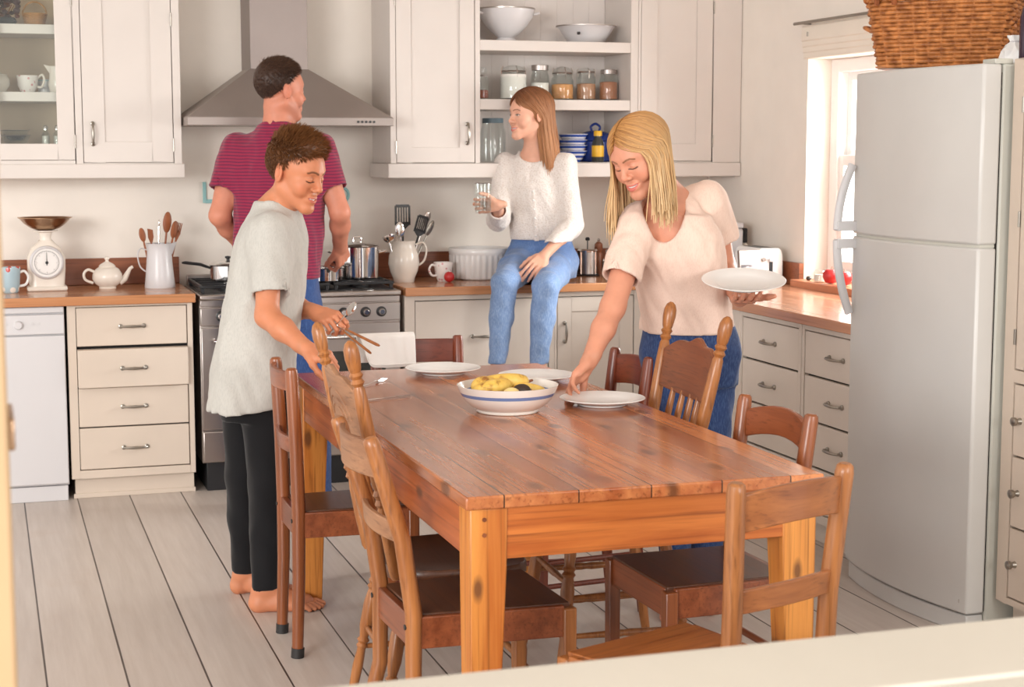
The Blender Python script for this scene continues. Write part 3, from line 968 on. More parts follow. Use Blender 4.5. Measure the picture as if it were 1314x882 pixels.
def pressed_chair(name, label, loc, rz, crest, group='kitchen chairs around the pine table'):
    """pressed-back chair: turned posts with finials, shaped crest, spindles, saddle seat on splayed turned legs"""
    mz, mx, ms = OAK
    t = thing(name, label, 'chair', loc, rz, group)
    sh, H = .455, 1.07
    y0, y1 = -.17, .20
    turn = [(0, .013), (.02, .018), (.16, .0185), (.28, .016), (.31, .0125), (.325, .019), (.345, .0125), (.365, .019), (.385, .0125), (.40, .016), (.52, .0195), (.72, .0185), (.80, .016), (.815, .0125), (.83, .0185), (.845, .0125), (.86, .0185), (.872, .0135), (.885, .0165), (.93, .0205), (.965, .0195), (.988, .014), (1, .005)]
    TB, TT = {}, {}
    for s in (-1, 1):
        a, c = Vector((s * .175, y0 + .005, sh - .02)), Vector((s * .232, y0 - .125, H))
        TB[s], TT[s] = a, c
        MB().turned(a, c, turn, 16).build('back_post', mz, t)
    def on(s, z):
        u = (z - TB[s].z) / (TT[s].z - TB[s].z)
        return TB[s].lerp(TT[s], u)
    # carved crest rail: scalloped top edge, bowed back
    b = MB()
    n = 25
    rs = []
    for u in seq(-1, 1, n):
        l, r_ = on(-1, .86), on(1, .86)
        x = (l.x + (r_.x - l.x) * (u + 1) / 2)
        zt = .925 + .048 * (1 - abs(u) ** 2.4) + .010 * math.cos(u * PI * 3) * (1 - abs(u))
        zb = .818 - .012 * (1 - u * u)
        pts = []
        for zz, e in ((zb, -1), (zb, 1), (zt, 1), (zt, -1)):
            yy = on(1, zz).y - .022 * (1 - u * u)
            pts.append((x, yy + e * .008, zz))
        rs.append(pts)
    b.rings(rs)
    cr = b.build('crest_rail', crest, t, bevel=.003)
    cv = MB()
    for s in (-1, 1):
        for q in (.045, .075, .105):
            pts = []
            for a_ in seq(.1, 1.4, 9):
                x = s * (.02 + q * 1.1 * math.sin(a_))
                zz = .825 + q * math.cos(a_) * .78 + .01
                yy = on(1, zz).y - .022 * (1 - (x / .2) ** 2) - .008
                pts.append((x, yy, zz))
            cv.tube(pts, .0035, 6)
    cv.build('carving', crest, cr)
    # lower rail
    b = MB()
    rs = []
    for u in seq(-1, 1, 9):
        l, r_ = on(-1, .60), on(1, .60)
        x = l.x + (r_.x - l.x) * (u + 1) / 2
        pts = []
        for zz, e in ((.535, -1), (.535, 1), (.615, 1), (.615, -1)):
            pts.append((x, on(1, zz).y - .012 * (1 - u * u) + e * .007, zz))
        rs.append(pts)
    b.rings(rs)
    b.build('back_rail', crest, t, bevel=.003)
    for x in (-.105, -.035, .035, .105):
        za, zb = .612, .818
        ya = on(1, za).y - .012 * (1 - (x / .2) ** 2)
        yb = on(1, zb).y - .020 * (1 - (x / .2) ** 2)
        MB().turned((x, ya, za), (x, yb, zb), [(0, .008), (.2, .010), (.3, .007), (.36, .011), (.42, .007), (.6, .0105), (.8, .010), (1, .008)], 10).build('spindle', mz, t)
    # saddle seat, rounded
    outl = []
    for i in range(36):
        a = 2 * PI * i / 36
        c_, s_ = math.cos(a), math.sin(a)
        q = 4.2
        rr = (abs(c_) ** q + abs(s_) ** q) ** (-1 / q)
        x, y = .205 * rr * c_, .195 * rr * s_
        x *= 1 + .08 * (y / .195)
        outl.append((x, y + .012))
    b = MB()
    b.rings([[(x * .96, y * .96, sh - .034) for x, y in outl], [(x, y, sh - .026) for x, y in outl], [(x, y, sh - .008) for x, y in outl], [(x * .975, y * .975, sh) for x, y in outl], [(x * .8, y * .8, sh - .006) for x, y in outl], [(x * .4, y * .4, sh - .010) for x, y in outl]])
    b.build('seat', ms, t, angle=50)
    lt = [(0, .011), (.08, .0135), (.22, .015), (.34, .012), (.36, .017), (.38, .012), (.40, .018), (.42, .012), (.5, .019), (.66, .0205), (.75, .015), (.77, .0205), (.79, .015), (.81, .0205), (.83, .015), (.9, .0175), (1, .016)]
    feet = {}
    for sx in (-1, 1):
        for sy in (-1, 1):
            top = Vector((sx * .150, (.145 if sy > 0 else -.135), sh - .03))
            ft = Vector((sx * .205, (.195 if sy > 0 else -.215), 0))
            feet[sx, sy] = (ft, top)
            MB().turned(ft, top, lt, 14).build('leg', mz, t)
    def lp(k, z):
        ft, top = feet[k]
        return ft.lerp(top, z / top.z)
    sp = [(0, .007), (.3, .0095), (.45, .0115), (.5, .0095), (.55, .0115), (.7, .0095), (1, .007)]
    for zz in (.15, .26):
        for s in (-1, 1):
            MB().turned(lp((s, -1), zz), lp((s, 1), zz), sp, 10).build('stretcher', mz, t)
    for s, zz in ((1, .19), (1, .30), (-1, .21)):
        MB().turned(lp((-1, s), zz), lp((1, s), zz), sp, 10).build('stretcher', mz, t)
    return t


# facing +y locally: rz = -90deg faces +x, rz = 90deg faces -x
rail_chair('kitchen_chair', 'reddish rail-back chair beside the barefoot boy, with black foot tips', RAIL, .265, .30, .37, .455, .893, .012, loc=(1.065, 4.99, 0), rz=R(-90), top_h=.06, tips=True, rails=None)
rail_chair('kitchen_chair', 'brown rail-back chair nearest the viewer on the left long side of the table', (M['oak_z'], M['rail_x'], M['seat_x'], M['worn_x']), .30, .35, .40, .455, .885, .075, loc=(1.13, 3.83, 0), rz=R(-88), top_h=.085, rails=((.11,), .16))
rail_chair('kitchen_chair', 'mahogany rail-back chair at the far end of the table with a white cloth over it', RED, .30, .33, .36, .455, .865, .03, loc=(1.49, 5.56, 0), rz=R(180), top_h=.085)
rail_chair('kitchen_chair', 'mahogany rail-back chair left of the blonde woman, behind her outstretched arm', RED, .27, .32, .36, .455, .862, .03, loc=(1.855, 5.13, 0), rz=R(92), top_h=.10, arch=.012)
rail_chair('kitchen_chair', 'brown rail-back chair nearest the fridge on the right long side of the table', RAIL, .345, .36, .37, .455, .872, .03, loc=(1.77, 3.90, 0), rz=R(92), top_h=.075, arch=.03, rails=((.14,), .22))
rail_chair('kitchen_chair', 'light brown ladder-back chair at the near end of the table, its back to the viewer', (M['oak_z'], M['oak_x'], M['oak_x']), .285, .37, .46, .455, .903, .022, flare=1.13, loc=(1.433, 3.158, 0), rz=R(21), top_h=.078, arch=.014)
pressed_chair('pressed_back_chair', 'pressed-back chair with turned finials on the left of the table, its crest worn pale', (1.16, 4.24, 0), R(-91), M['worn_x'])
pressed_chair('pressed_back_chair', 'pressed-back chair with turned finials in front of the blonde woman, its crest dark brown', (1.735, 4.51, 0), R(87), M['dark_x'])
# ================================================================ sculpting: signed-distance shapes meshed with surface nets
def V3(*a):
    return np.array(a, float)


def unit(v):
    v = np.asarray(v, float)
    return v / np.linalg.norm(v)


class Frame:
    """local frame: x right, y forward, z up"""
    def __init__(s, o, fwd, up=(0, 0, 1), scale=1.0):
        f = unit(fwd)
        r = unit(np.cross(f, up))
        u = np.cross(r, f)
        s.o, s.A, s.k = np.asarray(o, float), np.stack([r, f, u]), scale

    def __call__(s, x, y, z):
        return s.o + s.k * (x * s.A[0] + y * s.A[1] + z * s.A[2])

    def d(s, x, y, z):
        return x * s.A[0] + y * s.A[1] + z * s.A[2]


class Sdf:
    def __init__(s):
        s.ops = []

    def cone(s, a, b, ra, rb=None, k=.02, op='u'):
        s.ops.append(('c', op, np.asarray(a, float), np.asarray(b, float), ra, ra if rb is None else rb, k))
        return s

    def stub(s, a, b, ra, rb=None, k=.02, op='u'):
        """tapered bar with a flat end at b"""
        s.ops.append(('f', op, np.asarray(a, float), np.asarray(b, float), ra, ra if rb is None else rb, k))
        return s

    def chain(s, pts, rad, k=.02, op='u'):
        for i in range(len(pts) - 1):
            s.cone(pts[i], pts[i + 1], rad[i], rad[i + 1], k, op)
        return s

    def ell(s, c, r, A=None, k=.02, op='u'):
        s.ops.append(('e', op, np.asarray(c, float), np.asarray(r, float), np.eye(3) if A is None else np.asarray(A, float), None, k))
        return s

    def loft(s, secs, right, k=.02, pw=2.3, op='u', grow=0.0, n=70, blur=5):
        """upright trunk through sections (z, cx, cy, half width, half depth); right = 2d direction of the width"""
        a = np.array(sorted(secs), float)
        z = np.linspace(a[0, 0], a[-1, 0], n)
        c = [np.interp(z, a[:, 0], a[:, i]) for i in range(1, 5)]
        ker = np.ones(blur) / blur
        for _ in range(2):
            c = [np.convolve(np.pad(q, blur // 2, mode='edge'), ker, 'valid') for q in c]
        r = unit(right)
        s.ops.append(('t', op, z, np.stack(c), np.array((r, (-r[1], r[0]))), grow, k, pw))
        return s

    def cut(s, p, n, k=.002):
        """keep the side the normal n points away from"""
        s.ops.append(('p', 'cut', np.asarray(p, float), unit(n), None, None, k))
        return s

    def local_cut(s, p, n, c, r, k=.002):
        """plane cut acting only inside a ball"""
        s.ops.append(('l', 'cut', np.asarray(p, float), unit(n), np.asarray(c, float), r, k))
        return s

    def grow(s, d):
        s.ops.append(('g', 'g', d, None, None, None, 0))
        return s

    def noise(s, amp, freq, stretch=(1, 1, 1), seed=0):
        s.ops.append(('n', 'n', amp, freq, np.asarray(stretch, float), seed, 0))
        return s

    def shell(s, other, gap):
        s.ops.append(('s', 's', other, gap, None, None, .003))
        return s

    def add(s, other):
        s.ops += other.ops
        return s

    def bounds(s, pad=.03):
        lo, hi = np.full(3, 9e9), np.full(3, -9e9)
        for o in s.ops:
            if o[1] != 'u':
                continue
            if o[0] in 'cf':
                for p, r in ((o[2], o[4]), (o[3], o[5])):
                    lo = np.minimum(lo, p - r)
                    hi = np.maximum(hi, p + r)
            elif o[0] == 'e':
                ext = np.sqrt(((o[4].T * o[3]) ** 2).sum(1))
                lo = np.minimum(lo, o[2] - ext)
                hi = np.maximum(hi, o[2] + ext)
            elif o[0] == 't':
                a, b = s._loft_box(o)
                lo, hi = np.minimum(lo, a), np.maximum(hi, b)
        return lo - pad, hi + pad

    def _loft_box(s, o):
        m = np.maximum(o[3][2], o[3][3]) + o[5]
        return (np.array(((o[3][0] - m).min(), (o[3][1] - m).min(), o[2][0])), np.array(((o[3][0] + m).max(), (o[3][1] + m).max(), o[2][-1])))

    def eval(s, X, Y, Z):
        """axes 1d arrays -> field"""
        f = np.full((len(X), len(Y), len(Z)), .5)
        ax = (X, Y, Z)
        grow = 0.0
        for o in s.ops:
            t, op, k = o[0], o[1], o[6]
            if t in 'cetf':
                if t == 't':
                    lo, hi = s._loft_box(o)
                elif t in 'cf':
                    lo = np.minimum(o[2] - o[4], o[3] - o[5])
                    hi = np.maximum(o[2] + o[4], o[3] + o[5])
                else:
                    ext = np.sqrt(((o[4].T * o[3]) ** 2).sum(1))
                    lo, hi = o[2] - ext, o[2] + ext
                m = k + .035 + abs(grow)
                sl = []
                for q in range(3):
                    i0 = np.searchsorted(ax[q], lo[q] - m)
                    i1 = np.searchsorted(ax[q], hi[q] + m)
                    sl.append(slice(i0, i1))
                if any(q.start >= q.stop for q in sl):
                    continue
                P = np.stack(np.meshgrid(X[sl[0]], Y[sl[1]], Z[sl[2]], indexing='ij'), -1)
                d = s._prim(o, P)
                g = f[tuple(sl)]
                if op == 'u':
                    h = np.maximum(k - np.abs(g - d), 0) / k if k > 0 else 0
                    f[tuple(sl)] = np.minimum(g, d) - h * h * k * .25
                elif op == 's':
                    h = np.maximum(k - np.abs(-d - g), 0) / k if k > 0 else 0
                    f[tuple(sl)] = np.maximum(g, -d) + h * h * k * .25
            else:
                P = np.stack(np.meshgrid(X, Y, Z, indexing='ij'), -1)
                if t == 'p':
                    f = np.maximum(f, (P - o[2]) @ o[3])
                elif t == 'l':
                    d = (P - o[2]) @ o[3]
                    ins = np.linalg.norm(P - o[4], axis=-1) < o[5]
                    f = np.where(ins, np.maximum(f, d), f)
                elif t == 'g':
                    f = f - o[2]
                    grow += o[2]
                elif t == 'n':
                    q = P * o[4] * o[3]
                    sd = o[5]
                    v = np.sin(q[..., 0] + 1.7 * np.sin(q[..., 1] * .7 + sd) + sd) * np.sin(q[..., 1] * 1.1 + 1.3 * np.sin(q[..., 2] * .8 + 2 * sd)) + .5 * np.sin(q[..., 2] * 1.9 + q[..., 0] * 1.6 + 1.9 * np.sin(q[..., 1] * 1.3) + 3 * sd)
                    f = f + o[2] * v
                elif t == 's':
                    g = o[2].eval(X, Y, Z) - o[3]
                    f = np.maximum(f, -g)
        return f

    def _prim(s, o, P):
        if o[0] in 'cf':
            a, b, ra, rb = o[2], o[3], o[4], o[5]
            ba = b - a
            l2 = max(ba @ ba, 1e-12)
            t = np.clip(((P - a) @ ba) / l2, 0, 1)
            d = np.linalg.norm(P - a - t[..., None] * ba, axis=-1) - (ra + (rb - ra) * t)
            if o[0] == 'f':
                u = ba / np.sqrt(l2)
                q = (P - a) @ u
                t = q / np.sqrt(l2)
                rad = np.linalg.norm(P - a - q[..., None] * u, axis=-1) - (ra + (rb - ra) * np.clip(t, 0, 1))
                d = np.where(t > 1, np.maximum(rad, q - np.sqrt(l2)), d)
            return d
        if o[0] == 't':
            zz = P[..., 2]
            cx, cy, rx, ry = [np.interp(zz, o[2], q) for q in o[3]]
            rx, ry = rx + o[5], ry + o[5]
            dx, dy = P[..., 0] - cx, P[..., 1] - cy
            u = np.abs(dx * o[4][0][0] + dy * o[4][0][1]) / rx
            v = np.abs(dx * o[4][1][0] + dy * o[4][1][1]) / ry
            g = (u ** o[7] + v ** o[7]) ** (1 / o[7])
            d = (g - 1) * np.minimum(rx, ry)
            return np.maximum(d, np.maximum(o[2][0] - zz, zz - o[2][-1]))
        q = (P - o[2]) @ o[4].T
        r = o[3]
        k0 = np.linalg.norm(q / r, axis=-1)
        k1 = np.linalg.norm(q / (r * r), axis=-1)
        return k0 * (k0 - 1) / np.maximum(k1, 1e-9)


def surface_nets(f, org, h):
    s = f < 0
    n = np.array(f.shape) - 1
    cnt = np.zeros(n, np.int8)
    for i in (0, 1):
        for j in (0, 1):
            for k in (0, 1):
                cnt += s[i:n[0] + i, j:n[1] + j, k:n[2] + k]
    act = (cnt > 0) & (cnt < 8)
    I = np.argwhere(act)
    idx = np.full(n, -1, np.int64)
    idx[act] = np.arange(len(I))
    pos = np.zeros((len(I), 3))
    num = np.zeros(len(I))
    cor = [(i, j, k) for i in (0, 1) for j in (0, 1) for k in (0, 1)]
    for a in cor:
        for ax in range(3):
            if a[ax]:
                continue
            b = list(a)
            b[ax] = 1
            fa = f[I[:, 0] + a[0], I[:, 1] + a[1], I[:, 2] + a[2]]
            fb = f[I[:, 0] + b[0], I[:, 1] + b[1], I[:, 2] + b[2]]
            m = (fa < 0) != (fb < 0)
            t = np.where(m, fa / np.where(np.abs(fa - fb) < 1e-12, 1, fa - fb), 0)
            p = np.tile(np.array(a, float), (len(I), 1))
            p[:, ax] += t
            pos += p * m[:, None]
            num += m
    pos = pos / num[:, None]
    verts = org + (I + pos) * h
    quads = []
    for ax in range(3):
        u, v = (ax + 1) % 3, (ax + 2) % 3
        sa = [slice(None)] * 3
        sb = [slice(None)] * 3
        sa[ax], sb[ax] = slice(0, -1), slice(1, None)
        e = s[tuple(sa)] != s[tuple(sb)]
        E = np.argwhere(e)
        E = E[(E[:, u] > 0) & (E[:, v] > 0) & (E[:, u] < n[u]) & (E[:, v] < n[v])]
        ins = s[E[:, 0], E[:, 1], E[:, 2]]
        def c(du, dv):
            q = E.copy()
            q[:, u] += du
            q[:, v] += dv
            return idx[q[:, 0], q[:, 1], q[:, 2]]
        Q = np.stack([c(-1, -1), c(0, -1), c(0, 0), c(-1, 0)], 1)
        Q[~ins] = Q[~ins][:, ::-1]
        quads.append(Q[(Q >= 0).all(1)])
    return verts, np.concatenate(quads)


def mesh_sdf(sdf, h, lo=None, hi=None):
    a, b = sdf.bounds()
    lo = a if lo is None else np.maximum(a, lo)
    hi = b if hi is None else np.minimum(b, hi)
    ax = [np.arange(lo[q], hi[q] + h, h) for q in range(3)]
    f = sdf.eval(*ax)
    return surface_nets(f, np.array([q[0] for q in ax]), h)


def make_obj(name, parts, mat, parent=None, paint=None, relax=0):
    """parts = [(verts, quads)]; paint(verts)->rgb colours per vertex"""
    vs, qs, k = [], [], 0
    for v, q in parts:
        vs.append(v)
        qs.append(q + k)
        k += len(v)
    v, q = np.concatenate(vs), np.concatenate(qs)
    for _ in range(relax):
        acc = np.zeros_like(v)
        c = np.zeros(len(v))
        for i in range(4):
            np.add.at(acc, q[:, i], v[q[:, (i + 1) % 4]])
            np.add.at(c, q[:, i], 1)
            np.add.at(acc, q[:, (i + 1) % 4], v[q[:, i]])
            np.add.at(c, q[:, (i + 1) % 4], 1)
        c = np.maximum(c, 1)
        v = v * .5 + .5 * acc / c[:, None]
    me = bpy.data.meshes.new(name)
    me.vertices.add(len(v))
    me.vertices.foreach_set('co', v.astype(np.float32).ravel())
    me.loops.add(q.size)
    me.loops.foreach_set('vertex_index', q.astype(np.int32).ravel())
    me.polygons.add(len(q))
    me.polygons.foreach_set('loop_start', (np.arange(len(q)) * 4).astype(np.int32))
    me.polygons.foreach_set('use_smooth', np.ones(len(q), bool))
    me.update(calc_edges=True)
    me.validate()
    if paint is not None:
        at = me.color_attributes.new('tone', 'FLOAT_COLOR', 'POINT')
        c = np.ones((len(v), 4), np.float32)
        c[:, :3] = paint(v)
        at.data.foreach_set('color', c.ravel())
    me.materials.append(mat)
    o = bpy.data.objects.new(name, me)
    COL.objects.link(o)
    if parent is not None:
        o.parent = parent
    return o


def seg_dist(P, pts):
    """distance of points to a polyline"""
    d = np.full(len(P), 9.0)
    for a, b in zip(pts, pts[1:]):
        a, b = np.asarray(a), np.asarray(b)
        ba = b - a
        t = np.clip(((P - a) @ ba) / max(ba @ ba, 1e-12), 0, 1)
        d = np.minimum(d, np.linalg.norm(P - a - t[:, None] * ba, axis=1))
    return d


def smooth01(x, a, b):
    t = np.clip((x - a) / (b - a), 0, 1)
    return t * t * (3 - 2 * t)


def skin_mat(name, rough=.48):
    t = NT(name)
    at = t.n('ShaderNodeVertexColor', layer_name='tone')
    nz = t.noise(t.coord(), 35, 3)
    c = t.mix(1, at.outputs[0], t.ramp(nz, [(.3, (.95, .94, .94, 1)), (.7, (1.04, 1.03, 1.03, 1))]), 'MULTIPLY')
    return t.fin(c, rough, 0, .4, **{'Subsurface Weight': .12, 'Subsurface Radius': (.012, .005, .003), 'Subsurface Scale': 1.0})


def cloth_mat(name, c, var=.06, weave=700, rough=.9, streak=None, sheen=.15, dye=None):
    t = NT(name)
    v = t.coord()
    nz = t.noise(v, 9, 4)
    a = tuple(q * (1 - var) for q in c[:3]) + (1,)
    b = tuple(min(1, q * (1 + var)) for q in c[:3]) + (1,)
    col = t.ramp(nz, [(.3, a), (.7, b)])
    if streak:
        fine = t.noise(t.coord((300, 300, 60)), 1, 2)
        col = t.mix(t.math('MULTIPLY', t.n('ShaderNodeMapRange', {0: fine, 1: .45, 2: .7, 3: 0.0, 4: 1.0}).outputs[0], streak[1]), col, streak[0])
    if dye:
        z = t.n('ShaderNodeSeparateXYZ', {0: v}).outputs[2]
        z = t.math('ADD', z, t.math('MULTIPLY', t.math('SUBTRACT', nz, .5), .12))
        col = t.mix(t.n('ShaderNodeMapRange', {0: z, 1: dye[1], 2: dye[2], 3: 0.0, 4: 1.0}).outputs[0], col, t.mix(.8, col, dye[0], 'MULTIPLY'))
    t.bump(t.noise(v, weave, 2), .15, .001)
    return t.fin(col, rough, 0, .2, **{'Sheen Weight': sheen})


def hair_mat(name, c1, c2, tip=None, z0=0, z1=1, rough=.42):
    t = NT(name)
    at = t.n('ShaderNodeVertexColor', layer_name='tone')
    r = t.n('ShaderNodeSeparateColor', {0: at.outputs[0]})
    col = t.mix(r.outputs[0], c1, c2)
    if tip:
        col = t.mix(r.outputs[1], col, tip)
    return t.fin(col, rough, 0, .35)


# ---------------------------------------------------------------- head, hands, feet
def head_sdf(F, female=False, smile=.5, jaw=1.0, nose=1.0, ears=True):
    """F: frame at the middle of the head, eye height = 0 (metres before F.k)"""
    s = Sdf()
    k = F.k
    A = F.A
    e = lambda c, r, kk=.02, op='u': s.ell(F(*c), np.array(r) * k, A, kk * k, op)
    e((0, -.018, .038), (.0735, .094, .083))
    e((0, .028, .018), (.064, .066, .068), .03)
    e((0, .022, -.045), (.054 * jaw, .060, .066), .03)
    for sx in (-1, 1):
        s.cone(F(sx * .050 * jaw, -.008, -.050), F(sx * .014, .070, -.098), .021 * k, .0165 * k, .022 * k)
        e((sx * .040, .056, -.026), (.024, .024, .021), .022)
        s.cone(F(sx * .012, .0835, .024), F(sx * .040, .070, .026), .0085 * k, .008 * k, .014 * k)
    e((0, .076, -.100), (.018, .0165, .0145), .02)
    # eye hollows and lids
    for sx in (-1, 1):
        e((sx * .0315, .0960, .003), (.0165, .0150, .0125), .012, 's')
        e((sx * .0310, .0725, .0), (.0150, .0145, .0128), .004)
    # nose
    n = nose
    s.cone(F(0, .084, .016), F(0, .103 * n + (1 - n) * .09, -.024), .0072 * k, .0092 * k, .011 * k)
    e((0, .1045 * n + (1 - n) * .09, -.029), (.0105, .0100, .0088), .008)
    for sx in (-1, 1):
        e((sx * .0120, .0935, -.033), (.0075, .0095, .0068), .006)
        e((sx * .0065, .0985, -.0405), (.0040, .0050, .0035), .003, 's')
    # mouth: fuller round the lips, corners lifted by the smile
    up = .007 * smile
    wdt = .0215 + .006 * smile
    e((0, .078, -.066), (.028, .017, .018), .014)
    m = lambda u: F(u * wdt, .0905 - .013 * u * u, -.0640 + up * u * u)
    pts = [m(u) for u in seq(-1, 1, 9)]
    s.chain([p + F.d(0, 0, .0048) * k for p in pts[1:-1]], [.0032 * k, .0042 * k, .0048 * k, .0040 * k, .0048 * k, .0042 * k, .0032 * k], .006 * k)
    s.chain([p + F.d(0, -.001, -.0060 - .004 * smile) * k for p in pts[1:-1]], [.0035 * k, .0050 * k, .0058 * k, .0060 * k, .0058 * k, .0050 * k, .0035 * k], .006 * k)
    s.chain([p + F.d(0, .003, -.001) * k for p in pts], [(.0012 + .0022 * smile * (1 - u * u)) * k for u in seq(-1, 1, 9)], .003 * k, 's')
    if smile > .3:
        for sx in (-1, 1):
            e((sx * .039, .062, -.043), (.019, .017, .016), .016)
    # ears
    for sx in (-1, 1) if ears else ():
        c = F(sx * .0765, -.012, -.006)
        EA = np.stack([unit(F.d(1, -sx * .35, 0)), unit(F.d(sx * .35, 1, .15)), unit(F.d(0, -.15, 1))])
        s.ell(c, np.array((.0075, .0175, .030)) * k, EA, .008 * k)
        s.ell(c + F.d(sx * .0085, .002, .003) * k, np.array((.006, .0095, .018)) * k, EA, .004 * k, 's')
    return s, dict(F=F, mouth=pts, smile=smile, wdt=wdt)


def face_paint(info, skin, lip, brow, lash, eyes='down', flush=(.06, .0), brow_w=.0038, teeth=True, stubble=None):
    F = info['F']
    k = F.k
    skin, lip, brow = np.array(skin[:3]), np.array(lip[:3]), np.array(brow[:3])
    lash = np.array(lash[:3])

    def paint(v):
        c = np.tile(skin, (len(v), 1))
        L = (v - F.o) @ F.A.T / k
        near = (np.abs(L[:, 0]) < .09) & (np.abs(L[:, 1]) < .13) & (L[:, 2] > -.13) & (L[:, 2] < .14)
        if not near.any():
            return c
        l = L[near]
        cc = c[near]
        def blend(w, col):
            nonlocal cc
            cc = cc * (1 - w[:, None]) + np.asarray(col) * w[:, None]
        front = smooth01(l[:, 1], .03, .06)
        for sx in (-1, 1):      # warm cheeks, nose tip, ears
            d = np.linalg.norm((l - (sx * .042, .066, -.032)) / (1.3, 1.2, 1), axis=1)
            blend(.45 * (1 - smooth01(d, .006, .026)), skin * (1.0, .74, .72))
            d = np.linalg.norm((l - (sx * .078, -.012, -.006)), axis=1)
            blend(.45 * (1 - smooth01(d, .015, .035)), skin * (1.0, .76, .72))
        d = np.linalg.norm(l - (0, .106, -.03), axis=1)
        blend(.35 * (1 - smooth01(d, .006, .018)), skin * (1.0, .78, .74))
        if stubble is not None:
            w = smooth01(-l[:, 2], .035, .055) * smooth01(l[:, 1], -.02, .02) * (l[:, 2] > -.125)
            blend(.35 * w, stubble)
        # lips
        up = .007 * info['smile']
        wd = info['wdt']
        mp = [(u * wd, .0905 - .013 * u * u, -.0640 + up * u * u) for u in seq(-1, 1, 13)]
        hw = np.clip(1 - (l[:, 0] / (wd * .97)) ** 2, 0, 1)
        zz = l[:, 2] - (-.0640 + up * (l[:, 0] / wd) ** 2)
        inl = (zz < .0078 * hw ** .5) & (zz > -(.0105 + .005 * info['smile']) * hw ** .5) & (hw > 0) & (l[:, 1] > .06)
        blend(inl * .8, lip)
        if teeth and info['smile'] > .3:
            hh = np.clip(1 - (l[:, 0] / (wd * .82)) ** 2, 0, 1)
            th = (zz < .0016 * hh + .0004) & (zz > -(.0046 * info['smile']) * hh ** .6) & (hh > 0.05) & (l[:, 1] > .06)
            blend(th * 1.0, (.80, .76, .72))
        else:
            d = seg_dist(l, mp)
            blend(.7 * (1 - smooth01(d, .0008, .002)), lip * .35)
        # brows and eyes
        for sx in (-1, 1):
            bp = [(sx * .013, .090, .0215), (sx * .024, .088, .0260), (sx * .036, .080, .0270), (sx * .047, .068, .0215)]
            w = np.abs(l[:, 0]) / .05
            flat = l.copy()
            flat[:, 1] = 0
            d = seg_dist(flat, [(p[0], 0, p[2]) for p in bp])
            blend(.85 * (1 - smooth01(d, brow_w * .55, brow_w)) * (l[:, 1] > .05), brow)
            ex = l[:, 0] - sx * .031
            if eyes == 'down':
                ln = [(sx * .031 + u * .0145, 0, -.0055 - .0030 * (1 - u * u)) for u in seq(-1, 1, 9)]
                d = seg_dist(flat, ln)
                blend(.95 * (1 - smooth01(d, .0012, .0026)) * (l[:, 1] > .05), lash)
                crease = [(sx * .031 + u * .0135, 0, .0050 + .0030 * (1 - u * u)) for u in seq(-1, 1, 9)]
                d = seg_dist(flat, crease)
                blend(.35 * (1 - smooth01(d, .0008, .0022)) * (l[:, 1] > .05), skin * .55)
            else:
                hgt = .0050
                u = ex / .0140
                ins = (np.abs(u) < 1) & (l[:, 2] < hgt * (1 - u * u)) & (l[:, 2] > -.0042 * (1 - u * u)) & (l[:, 1] > .05)
                blend(ins * 1.0, (.74, .70, .66))
                gz = info.get('gaze', 0)
                d = np.hypot(ex - gz, l[:, 2] - .0005)
                blend(ins * (d < .0062) * 1.0, (.10, .07, .05))
                blend(ins * (d < .0030) * 1.0, (.01, .01, .01))
                ln = [(sx * .031 + q * .0145, 0, hgt * (1 - q * q)) for q in seq(-1, 1, 9)]
                d = seg_dist(flat, ln)
                blend(.95 * (1 - smooth01(d, .0010, .0022)) * (l[:, 1] > .05), lash)
        c[near] = cc
        return c
    return paint


